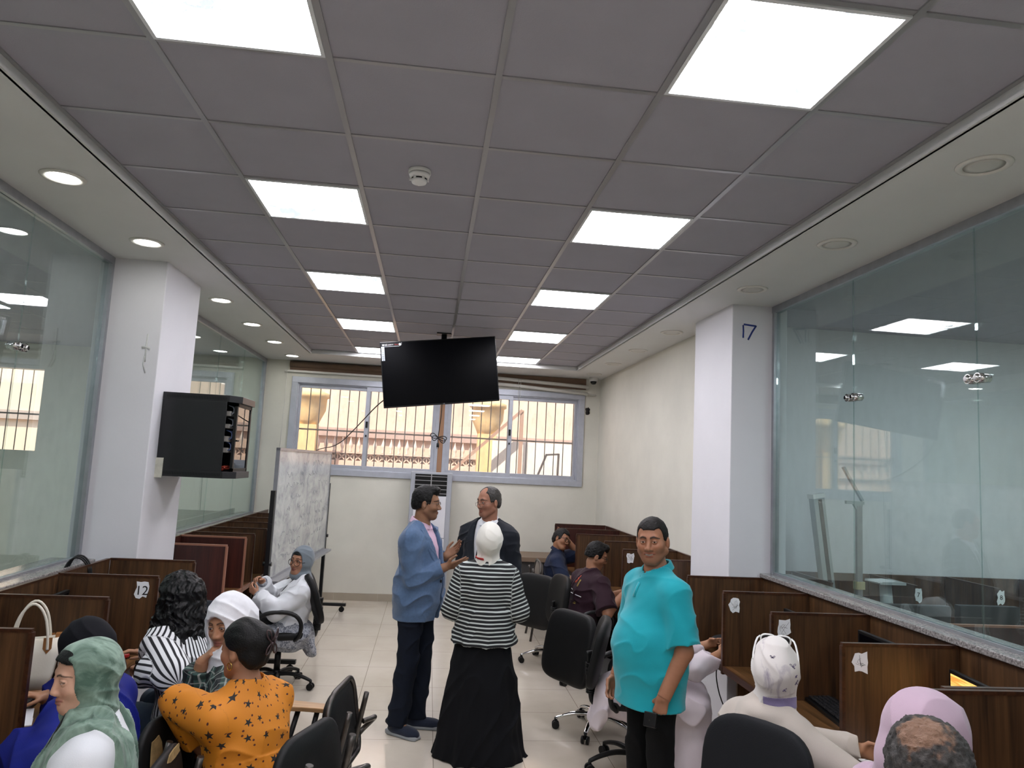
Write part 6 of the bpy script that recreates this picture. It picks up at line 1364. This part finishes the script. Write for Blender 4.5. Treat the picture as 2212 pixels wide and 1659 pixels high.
keep(person, 'R')('young man in a maroon t-shirt with back print, head bowed over the desk', (0, 0, 0), yw, J, '9c6f55', (-0.38, 0.34, 0.0), dict(wide=1.02),
  dict(mat=M_mar, i=0.020, fat=1.10, sleeve=0.92, si=1.6, hem=-0.12, amp=0.007, armfat=1.1, name='t_shirt', nw=0.070), dict(mat=M_blkt), (lambda hf: hair_short(hf, 0.012, 0.010, 0.064, 0.002, -0.035, 0.010), M_hairb), None, dict(m=M_frame, round_=0.3, thick=0.0018), (M_blk, M_black),
  dict(R=dict(d=w2((1.98, 6.72, 0.86))-w2((1.86, 6.68, 0.82)), pn=(-0.6, 0, -0.6), curl=(0.7, 0.8, 0.8, 0.9)), L=dict(pn=(0.6, 0, -0.6), curl=(0.7, 0.8, 0.8, 0.9))), target=tg, extra=ex_mar, beard=0.2)

# ---- woman in the pale dress, mostly hidden behind the turquoise polo
J = sit(0.93, 0.165, lean=0.42); yw = D_(-96); tg = (1.62, 4.86, 1.16); w2 = place(J, yw, tg)
arm_to(J, 'R', w2((1.98, 4.72, 0.79)), (0.6, -0.2, -0.8)); arm_to(J, 'L', w2((2.0, 4.98, 0.79)), (-0.6, -0.2, -0.8))
def long_dress(J):
    p = J['pelvis']; km = (J['knR']+J['knL'])/2
    f0 = U([(ell(p+A(0, -0.02, 0), (0.21, 0.18, 0.15)), 0), (ecap(p, km+A(0, 0.02, 0), 0.20, 0.12, 0.235, 0.105), 0.06), (ecap(km+A(0, 0.02, -0.02), A(0.0, 0.45, 0.03), 0.235, 0.115, 0.28, 0.17), 0.08), (ecap(p+A(0, -0.14, 0.02), A(0, -0.20, 0.30), 0.20, 0.05, 0.17, 0.04), 0.06)])
    return lambda P: np.maximum(f0(P), 0.045+0.012*np.abs(np.sin(P[:, 0]*90))-P[:, 2])
keep(person, '')('woman in a pale pink dress bent over the desk, mostly hidden behind the turquoise polo', (0, 0, 0), yw, J, 'a87a5c', (0, 0.5, 0), dict(fem=True), dict(mat=M_pale, i=0.024, fat=1.05, sleeve=1.9, si=1.3, amp=0.007, name='dress_top'), dict(kind='dress', f=long_dress, mat=M_pale, amp=0.009, sc=(9, 9, 2.5), big=1), None, dict(mat=M_whiteh), None, (M_blk, M_black), target=tg, face=False,
  extra=lambda t, J, c, R, up, fw, RT, hf: sdf_obj('scarf_end', folds(U([(ecap(J['neck']-fw*0.10+up*0.02, J['neck']-fw*0.17-up*0.16, 0.085, 0.045, 0.11, 0.035, RT[:, 0]), 0), (ell(J['neck']-fw*0.04, (0.11, 0.09, 0.07), RT), 0.05)]), 0.008), J['neck']-A(.4, .4, .35), J['neck']+A(.4, .4, .3), 0.006, M_whiteh, t))

# ---- woman in the beige printed scarf with white sunglasses
J = sit(0.95, 0.165, lean=0.16); yw = D_(-62); tg = (1.565, 3.12, 1.245); w2 = place(J, yw, tg)
arm_to(J, 'R', w2((2.0, 2.78, 0.80)), (0.8, -0.2, -0.7)); arm_to(J, 'L', w2((1.98, 3.04, 0.80)), (-0.3, -0.2, -0.9))
def ex_beige(t, J, c, R, up, fw, RT, hf):
    M = Matrix.Translation(Vector(c)) @ Matrix(R.tolist()).to_4x4() @ T(0, 0.055, 0.118) @ rotm(0.25, 0, 0); g = MB(); g.M = M; ln = MB(); ln.M = M
    for s in (-1, 1):
        pts = [(s*0.033+0.030*math.copysign(abs(math.cos(a))**0.7, math.cos(a)), 0.0-0.1*abs(s*0.033+0.03*math.cos(a)), 0.021*math.copysign(abs(math.sin(a))**0.7, math.sin(a))) for a in np.linspace(0, 2*PI, 28, endpoint=False)]
        g.tube(pts, 0.0042, 6, closed=True); ln.add(pts+[(x, y+0.002, z) for x, y, z in pts], [tuple(range(28)), tuple(range(55, 27, -1))]+[(i, (i+1) % 28, 28+(i+1) % 28, 28+i) for i in range(28)], 0, False)
        g.tube([(s*0.066, -0.006, 0.012), (s*0.080, -0.03, 0.008), (s*0.092, -0.08, -0.03), (s*0.093, -0.11, -0.055)], 0.0042, 6, smoothpath=1)
    g.tube([(-0.006, 0, 0.008), (0, 0.003, 0.011), (0.006, 0, 0.008)], 0.004, 6)
    o = g.build('sunglasses', mat('white_frame', 'e4e4e2', 0.25), t); ln.build('lens', mat('dark_lens', '0f0e10', 0.1), o)
    H = hijab_sdf(J, c, R, puff=1.02, back=0.004, amp=0.007, sc=(7, 7, 14)); r = random.Random(8); mb = MB()
    for a, z, s in ((0.6, 0.04, 1.0), (0.95, -0.03, 0.9), (0.3, -0.055, 0.7), (-0.1, 0.07, 0.7), (0.75, 0.0, 0.5)):
        d = R@A(math.sin(a), -math.cos(a), 0); ce = project(H, c+R@A(0, -0.02, z)+d*0.25, -d)+d*0.0012; x = nrm(np.cross(A(0, 0, 1), d)); y = np.cross(d, x)
        for q in (-1, 1):
            for zz, w in ((1, 1.0), (-1, 0.7)): mb.tube([tuple(ce+(x*q*u*w+y*v*w)*0.012*s) for u, v in ((0, 0), (0.6, zz*0.9), (1.2, zz*1.0), (1.1, zz*0.4), (0, 0))], 0.0011, 4, smoothpath=1)
    mb.build('butterfly_print', mat('violet_ink', '5a4f70', 0.7), t)
    V = sdf_obj('scarf_border', inter(lambda P: H(P)-0.0015, inter(ell(c+R@A(0.02, -0.02, -0.115), (0.13, 0.13, 0.026), R), ell(c+R@A(0.03, -0.1, -0.11), (0.075, 0.1, 0.1)))), c-A(.3, .3, .3), c+A(.3, .3, .2), 0.005, cloth('violet_band', '7d7396', 0.15, 14), t)
keep(person, 'R')('woman in a beige printed headscarf with white sunglasses on her head, seen from behind', (0, 0, 0), yw, J, 'a87a5c', (0.62, 0.06, 0), dict(fem=True), dict(mat=M_beigec, i=0.024, fat=1.05, sleeve=1.95, si=0.8, amp=0.008, sc=(7, 7, 8), hem=-0.12, armfat=1.1, name='tunic', add=[(ell(J['neck']-A(0, 0.03, 0.02), (0.12, 0.10, 0.055)), 0.03)]), dict(mat=M_beigec), None, dict(mat=M_beigeh, puff=1.02, back=0.004, amp=0.007, sc=(7, 7, 14)), None, (M_blk, M_black), target=tg, face=False, extra=ex_beige)

# ---- woman in pink bowing to the right desk
J = sit(0.97, 0.165, lean=0.45, side=0.0, knee=0.34, spread=0.0); yw = D_(-74); tg = (1.735, 2.36, 1.225); w2 = place(J, yw, tg)
arm_to(J, 'L', w2((1.99, 2.34, 0.85)), (-0.3, -0.5, -0.4)); arm_to(J, 'R', w2((2.02, 2.12, 0.85)), (0.4, -0.5, -0.4))
keep(person, '')('woman in a plain pink headscarf leaning over the right desk', (0, 0, 0), yw, J, 'a87a5c', (-0.1, 0.85, 0.1), dict(fem=True), dict(mat=M_pinkj, i=0.028, fat=1.05, sleeve=1.93, si=1.6, amp=0.006, name='top', hem=-0.12), dict(mat=M_blkt), None, dict(mat=M_pinkj, puff=1.10, amp=0.006, sc=(6, 6, 9), back=0.014, fill=0.16), None, (M_blk, M_black), target=tg, face=False)

# ---- man whose grey hair crowns the lower right corner
J = stand(0.90, 0.19, stance=0.10, lean=0.1); yw = D_(-25); tg = (1.185, 1.62, 1.405); w2 = place(J, yw, tg)
arm(J, 'R', (0.2, 0.1, -1), (0, 0.5, -0.8)); arm(J, 'L', (-0.2, 0.1, -1), (0, 0.5, -0.8))
def balding_cols(Q):
    bald = ell((-0.022, -0.080, 0.100), (0.052, 0.050, 0.058)); n = vnoise(Q*55)*0.5+vnoise(Q*130)*0.5; k = np.clip(0.5-(bald(Q)+n*0.022)/0.012, 0, 1)[:, None]*0.9
    h = np.array(lin('393634'))*(1+0.9*vnoise(Q*120))[:, None]; return np.clip(h*(1-k)+np.array(lin('8f6d57'))*k, 0.004, 1)
def balding(hf):
    g = hair_short(hf, 0.014, 0.002, 0.066, 0.0035, -0.06)
    bald = ell((-0.012, -0.050, 0.128), (0.036, 0.044, 0.040))
    return lambda P: g(P)-0.0035*(1-2*np.abs(vnoise(P*95)))-np.clip(0.006-np.abs(bald(P))*0.2, 0, 1)*0+0.006*np.clip(-bald(P)/0.02, 0, 1)
keep(person, '')('man with curly greying hair and a bald crown, only his head in the frame', (0, 0, 0), yw, J, '9c7458', (0.0, 0.25, 0), dict(wide=1.08), dict(mat=M_suit, i=0.02, sleeve=1.9, hem=-0.1, name='shirt'), dict(mat=M_blkt), (balding, M_hairmix, 0, balding_cols), None, None, (M_blk, M_black), target=tg, face=False)

# ---- woman in the grey scarf in front of the whiteboard
J = sit(0.93, 0.160, lean=-0.22); yw = D_(108); tg = (-1.05, 6.53, 1.165); w2 = place(J, yw, tg)
arm_to(J, 'L', w2((-1.36, 6.35, 0.79)), (-0.6, -0.4, -0.7)); arm_to(J, 'R', w2((-1.36, 6.51, 0.87)), (0.7, 0.0, -0.8))
def ex_grey(t, J, c, R, up, fw, RT, hf):
    f = U(torso(J, 0.022, 1.03, 0, 0.8, True)[0]); xd = RT[:, 0]
    pts = [J['neck']+xd*-0.05+up*0.03+fw*0.05]+[project(f, J['pelvis']+up*z-xd*x+fw*0.5, -fw)+fw*0.003 for z, x in ((0.40, 0.045), (0.32, 0.03), (0.24, 0.012), (0.16, 0.0))]; band(t, [tuple(p) for p in pts], 0.010, M_lany)
    sdf_obj('hairline', inter(xf(ell((0, 0.010, 0.048), (0.074, 0.076, 0.062)), c, R), xf(lambda P: (0.055+0.0-P[:, 2])*0.9, c, R)), c-A(.2, .2, .2), c+A(.2, .2, .2), 0.004, M_hairb, t)
    mb = MB(); mb.cushion(0.22, 0.16, 0.12, 0.8, 0.7, 0, M=Matrix.Translation(Vector((J['knL']+J['hipL'])/2+A(0.10, -0.02, 0.11)))); mb.build('black_bag', M_leath, t)
keep(person, 'RL')('woman in a grey headscarf and white shirt with round glasses, leaning back by the whiteboard', (0, 0, 0), yw, J, 'a87a60', (0.75, -0.06, -0.08), dict(fem=True, wide=1.02), dict(mat=M_whitec, i=0.022, fat=1.03, bust=0.8, sleeve=1.88, si=1.5, hem=-0.16, amp=0.007, name='white_shirt', nw=0.07, extra=lambda J, RT, up, fw: [('lace_cuff', inter(cap(J['wr'+n]-nrm(J['wr'+n]-J['el'+n])*0.055, J['wr'+n], 0.038, 0.043), plane(J['wr'+n], J['wr'+n]-J['el'+n])), 0.005, M_lace) for n in 'RL']),
  dict(kind='skirt', f=long_dress, mat=M_lace, amp=0.01, big=1), None, dict(mat=M_greyh, puff=0.97, amp=0.003, op=(0.070, 0.104), opz=-0.012, opy=0.135, chin=-0.012), dict(m=M_frame, round_=1.0, w=0.0265, h=0.0255, thick=0.0022, off=-0.006), (M_blk, M_black), dict(L=dict(d=(0.25, 0.6, 0.5), pn=(0.7, 0, 0.4), curl=(0.6, 0.7, 0.7, 0.8)), R=dict(d=(-0.4, 0.6, 0.5), pn=(-0.6, 0.2, -0.6), curl=(0.7, 0.8, 0.8, 0.9))), target=tg, brow='17100d', lipc='7d4440', gaze=(0.2, 1, 0.0), extra=ex_grey)

# ---- long haired woman in the striped shirt
J = sit(0.95, 0.155, lean=0.27); yw = D_(62); tg = (-1.335, 4.26, 1.265); w2 = place(J, yw, tg)
arm(J, 'L', w2((-1.15, 3.82, 0.81))-J['shL'], w2((-1.40, 3.97, 0.80))-w2((-1.15, 3.82, 0.81))); arm_to(J, 'R', w2((-1.50, 4.36, 0.80)), (0.4, 0.1, -0.9))
def curly(hf):
    g = U([(ell((0, -0.02, 0.035), (0.098, 0.115, 0.102)), 0), (ecap((0, -0.05, -0.02), (0, -0.075, -0.22), 0.112, 0.085, 0.145, 0.085), 0.06), (ecap((-0.075, 0.01, -0.05), (-0.12, 0.04, -0.27), 0.035, 0.05, 0.045, 0.05), 0.04), (ecap((0.075, 0.01, -0.05), (0.115, 0.04, -0.25), 0.035, 0.05, 0.045, 0.05), 0.04)])
    cutf = ell((0, 0.13, -0.02), (0.062, 0.11, 0.082))
    def f(P):
        Q = P*A(38, 38, 15); n = 1-2*np.abs(vnoise(Q+1.5*np.stack([np.sin(P[:, 2]*55), np.cos(P[:, 2]*48), np.zeros(len(P))], 1)*0.35)); n2 = vnoise(P*A(60, 60, 26)); return smax(g(P)-0.008*n-0.004*n2-0.0025*vnoise(P*A(120, 120, 50)), -cutf(P), 0.01)
    return f
def ex_curl(t, J, c, R, up, fw, RT, hf):
    d = nrm(J['wrL']-J['elL']); F, _ = frame(J['wrL']-d*0.012, J['wrL']+d*0.012); mb = MB(); mb.M = F; mb.lathe([(0.033, -0.010), (0.036, 0.0), (0.033, 0.022)], 24); w = mb.build('wrist_watch', M_black, t)
    q = J['wrL']+A(0.0, -0.0, 0.036)+nrm(np.cross(d, A(0, 0, 1)))*-0.008; mb = MB(); mb.cyl(tuple(q-A(0, 0, 0.006)), tuple(q+A(0, 0, 0.006)), 0.021, n=24); mb.build('watch_case', mat('watch_black', '0a0a0b', 0.15), w)
keep(person, 'L')('woman with long black curly hair in a black and white striped shirt, seen from behind', (0, 0, 0), yw, J, 'b08468', (0.1, 0.06, 0), dict(fem=True), dict(mat=M_stripv, i=0.026, fat=1.05, sleeve=1.80, si=1.7, amp=0.008, name='striped_shirt', hem=-0.14, sc=(7, 7, 9)), dict(mat=cloth('light_denim', '4c5d70', 0.12, 12)), (curly, M_hairc, 1), None, None, (M_blk, M_black),
  dict(L=dict(d=w2((-1.56, 4.18, 0.80))-w2((-1.40, 3.97, 0.80)), pn=(0.2, 0, -1), curl=(0.6, 0.7, 0.7, 0.7)), R=dict(pn=(0, 0, -1))), target=tg, face=False, extra=ex_curl, hres=0.0045)

# ---- woman in the white scarf and plaid shirt, chin on hand
J = sit(0.95, 0.155, lean=0.05, knee=0.28, spread=0.02); yw = D_(100); tg = (-0.905, 3.66, 1.262); w2 = place(J, yw, tg)
arm_to(J, 'R', w2((-0.985, 3.585, 0.985)), w2((-1.05, 3.75, 0.6))-w2((-0.95, 3.7, 1.0))); arm_to(J, 'L', w2((-0.80, 3.45, 0.72)), (-0.7, -0.1, -0.7))
keep(person, 'R')('woman in a white headscarf and green plaid shirt holding her hand to her chin', (0, 0, 0), yw, J, 'ab7d60', (1.0, 0.16, 0.10), dict(fem=True), dict(mat=M_plaid, i=0.022, fat=1.0, bust=0.8, sleeve=1.86, si=1.4, hem=-0.20, amp=0.007, name='plaid_shirt'), dict(mat=M_blkt), None, dict(mat=M_whiteh, puff=1.04, amp=0.005, back=0.0, drape=1.35, fill=0.17), None, (M_blk, M_black),
  dict(R=dict(d=w2((-0.915, 3.575, 1.075))-w2((-0.985, 3.585, 0.985)), pn=w2((-0.5, 3.7, 0.9))-w2((-0.985, 3.585, 0.985)), curl=(0.75, 0.9, 1.0, 1.1), thumb=(0.5, 0.5)), L=dict(pn=(0, 0, -1))), target=tg, gaze=(-0.1, 1, -0.3), lipc='8a4f48', hres=0.003, handres=0.003)

# ---- woman in the orange star blouse
J = sit(0.97, 0.172, lean=0.16, knee=0.28, spread=0.02); yw = D_(60); tg = (-0.735, 3.27, 1.245); w2 = place(J, yw, tg)
e_ = w2((-1.01, 3.25, 0.925)); arm(J, 'L', e_-J['shL'], w2((-0.90, 3.36, 0.66))-e_, l1=0.235); arm_to(J, 'R', A(-0.02, 0.34, 0.72), (0.35, -0.1, -0.9))
def bun(hf):
    b = cut(ell((0, -0.014, 0.034), (0.083, 0.105, 0.095)), lambda P: (P[:, 2]-np.interp(P[:, 1], [-0.12, -0.05, -0.03, 0.0, 0.02, 0.05, 0.09], [-0.07, -0.05, -0.0, 0.01, 0.02, 0.05, 0.07]))*0.8, 0.004)
    g = U([(b, 0), (ell((0, -0.07, -0.03), (0.062, 0.045, 0.05)), 0.03), (ell((0.012, -0.105, 0.035), (0.048, 0.036, 0.055)), 0.03)]); return lambda P: g(P)-0.003*vnoise(P*A(60, 25, 30))
def ex_or(t, J, c, R, up, fw, RT, hf):
    M = Matrix.Translation(Vector(c)) @ Matrix(R.tolist()).to_4x4(); mb = MB(); mb.M = M
    for s in (-1, 1):
        mb.tube([(0.018+0.003*s, -0.142, 0.035), (0.018+s*0.018, -0.150, 0.075), (0.018+s*0.034, -0.140, 0.085), (0.018+s*0.030, -0.142, 0.05), (0.018+0.004*s, -0.145, 0.03), (0.018+s*0.028, -0.140, 0.01), (0.018+s*0.032, -0.134, -0.02), (0.018+s*0.014, -0.135, -0.015), (0.018, -0.143, 0.03)], 0.0035, 6, smoothpath=1)
    mb.build('hair_claw', mat('claw_plastic', '3a2a2c', 0.15), t)
    mb = MB(); mb.M = M; mb.tube([(-0.083, -0.008+0.012*math.sin(a), -0.056+0.014*math.cos(a)) for a in np.linspace(0, 2*PI, 14, endpoint=False)], 0.003, 6, closed=True); mb.build('earring', M_gold, t)
def blouse_peplum(J, RT, up, fw):
    p = J['pelvis']
    def f(P):
        q = P-p; z = q@up; th = np.arctan2(q@fw, q@RT[:, 0]); u = np.clip(0.23-z, 0, 0.5); w = 0.178+0.26*u; k = 1+(0.010+0.10*u)*np.sin(th*26+2*np.sin(th*3)); return np.maximum.reduce([(np.sqrt((q@RT[:, 0]/(w*k))**2+((q@fw+0.0)/(w*0.86*k))**2)-1)*w*0.7, z-0.235, -0.26-z])
    return [(f, 0.012)]
keep(person, '')('woman in an orange blouse printed with black stars, hair clipped up, seen from behind', (0, 0, 0), yw, J, '9d7056', (-0.02, 0.10, 0.02), dict(fem=True), dict(mat=M_star, i=0.024, fat=1.08, sleeve=1.80, si=1.1, armfat=0.98, amp=0.005, sc=(8, 8, 9), name='star_blouse', addf=blouse_peplum, res=0.0052), dict(mat=M_blkt), (bun, M_hairb), None, None, (M_blk, M_black), dict(L=dict(pn=(0.8, 0, 0)), R=dict(pn=(0, 0, -1))), target=tg, face=False, extra=ex_or)

# ---- woman in black scarf and royal blue blouse, behind the green scarf
J = sit(0.95, 0.160, lean=0.22); yw = D_(84); tg = (-1.40, 3.35, 1.205); w2 = place(J, yw, tg)
arm(J, 'L', w2((-1.34, 3.01, 0.80))-J['shL'], w2((-1.58, 3.26, 0.79))-w2((-1.34, 3.01, 0.80))); arm_to(J, 'R', w2((-1.64, 3.55, 0.83)), (0.8, -0.2, -0.4))
keep(person, 'L')('woman in a black headscarf and royal blue blouse bent over the left desk', (0, 0, 0), yw, J, 'a87a5c', (0, 0.7, 0), dict(fem=True), dict(mat=M_blueb, i=0.030, fat=1.08, sleeve=1.92, si=1.5, amp=0.010, sc=(7, 7, 8), armfat=1.15, name='blue_blouse'), dict(mat=M_blkt), None, dict(mat=M_blackh, puff=0.95, amp=0.004), None, (M_blk, M_black), dict(L=dict(pn=(0, 0, -1)), R=dict(pn=(0, 0, -1))), target=tg, face=False)

# ---- woman in the green marbled scarf, profile
J = sit(0.96, 0.162, lean=0.10); yw = D_(106); tg = (-1.165, 2.80, 1.262); w2 = place(J, yw, tg)
arm_to(J, 'L', w2((-1.34, 2.60, 0.62)), (-0.4, -0.5, -0.6)); arm_to(J, 'R', w2((-1.36, 2.74, 0.64)), (0.4, -0.5, -0.6))
def ex_green(t, J, c, R, up, fw, RT, hf):
    xd = RT[:, 0]; f0 = U(torso(J, 0.024, 1.04, 0, 0.9, True)[0]+arm_prims(J, 'L', 0.03, 0.9)+arm_prims(J, 'R', 0.03, 0.9))
    def tail(P): q = P-J['neck']; z = q@up; return folds(lambda Q: f0(Q)-0.016, 0.007, (26, 26, 2.5), 2.0, np.eye(3))(P)
    for x0, lo_, w in ((-0.105, -0.34, 0.055), (0.10, -0.24, 0.03)):
        reg = lambda P, x0=x0, lo_=lo_, w=w: np.maximum.reduce([np.abs((P-J['neck'])@xd-x0+0.15*((P-J['neck'])@up)*0.3)-w, (P-J['neck'])@up-0.06, lo_-(P-J['neck'])@up, np.abs((P-J['neck'])@fw+0.03)-0.2])
        sdf_obj('scarf_end', smaxf(tail, reg), J['neck']-A(.35, .35, .42), J['neck']+A(.35, .35, .15), 0.0052, M_greenh, t)
    sdf_obj('under_scarf', inter(xf(ell((0, 0.012, 0.045), (0.074, 0.084, 0.072)), c, R), xf(lambda P: (0.072-P[:, 2])*0.9-0.25*np.clip(np.abs(P[:, 0])-0.02, 0, 1), c, R)), c-A(.2, .2, .2), c+A(.2, .2, .2), 0.004, M_hairb, t)
    pts = [J['neck']+up*0.05+xd*-0.045+fw*0.055, project(f0, J['pelvis']+up*0.44-xd*0.08+fw*0.5, -fw)+fw*0.02, project(f0, J['pelvis']+up*0.3-xd*0.07+fw*0.5, -fw)+fw*0.006, project(f0, J['pelvis']+up*0.15-xd*0.03+fw*0.5, -fw)+fw*0.006]; band(t, [tuple(p) for p in pts], 0.014, M_lany)
def smaxf(a, b): return lambda P: np.maximum(a(P), b(P))
keep(person, '')('woman in a marbled green headscarf and white shirt, face in profile', (0, 0, 0), yw, J, 'c79d85', (0.44, 0.12, 0.0), dict(fem=True, smile=0.4, wide=1.05, nose=0.99, jaw=1.1, closed=0.6), dict(mat=M_whitec, i=0.024, fat=1.04, bust=0.9, sleeve=1.9, si=1.5, hem=-0.14, amp=0.007, sc=(8, 8, 10), name='white_shirt'), dict(mat=M_blkt), None, dict(mat=M_greenh, puff=0.945, amp=0.007, sc=(9, 9, 16), op=(0.080, 0.116), opz=-0.002, opy=0.150, chin=-0.012), None, (M_blk, M_black),
  dict(L=dict(pn=(0, 0, -1)), R=dict(pn=(0, 0, -1))), target=tg, gaze=(-0.15, 1, -0.55), lipc='9a5f58', hres=0.0026, extra=ex_green)
# ---------------------------------------------------------------- chairs of the seated people, set under each of them
def seat(i, f, yaw, off=0.06, side=0.0):
    p = PP[i].location; a = R_(yaw); return (p.x-math.sin(a)*off+math.cos(a)*side, p.y+math.cos(a)*off+math.sin(a)*side, 0), a
def put(i, yaw, fo, mk, label, **k):
    l, a = seat(i, mk, yaw, fo); return mk(label, l, a, **k)
put(4, -90, 0.05, lecture_chair, 'steel framed chair under the navy polo student', arm=False, bm=mat('tan_grey', '6f675f', 0.6), rim=True)
put(5, -80, 0.05, task_chair, 'black office chair under the maroon shirt student', w=0.46, h=0.48, zb=0.72)
put(6, -104, 0.06, task_chair, 'black office chair with ribbed back bar under the woman in the pale dress', base=M_black, h=0.46, tilt=0.22, zb=0.74, off=0.05)
task_chair('grey black round backed office chair under the beige scarf woman', (1.575, 2.97, 0), R_(-56), bm=M_leathg, w=0.47, h=0.52, zb=0.75, tilt=0.10, yb=-0.27)
put(8, -74, 0.05, task_chair, 'black office chair under the woman in pink', w=0.46, h=0.4, zb=0.68)
put(10, 100, 0.06, task_chair, 'black loop arm office chair in front of the whiteboard', tilt=0.34, zb=0.74, yb=-0.25, off=0.6)
put(11, 66, 0.02, lecture_chair, 'black chair under the long haired woman', arm=False)
lecture_chair('black lecture chair with shiny rim and wooden armrest', (-0.56, 3.69, 0), R_(80), arm=True, rim=True)
lecture_chair('nearest black lecture chair with steel tubes, under the orange blouse', (-0.60, 3.06, 0), R_(68), arm=False).scale = (1.08, 1.08, 1.06)
put(14, 80, -0.04, lecture_chair, 'worn black lecture chair with torn foam under the blue blouse', arm=False, worn=4)
put(15, 92, 0.0, lecture_chair, 'worn black lecture chair under the woman in the green scarf', arm=False, worn=9)
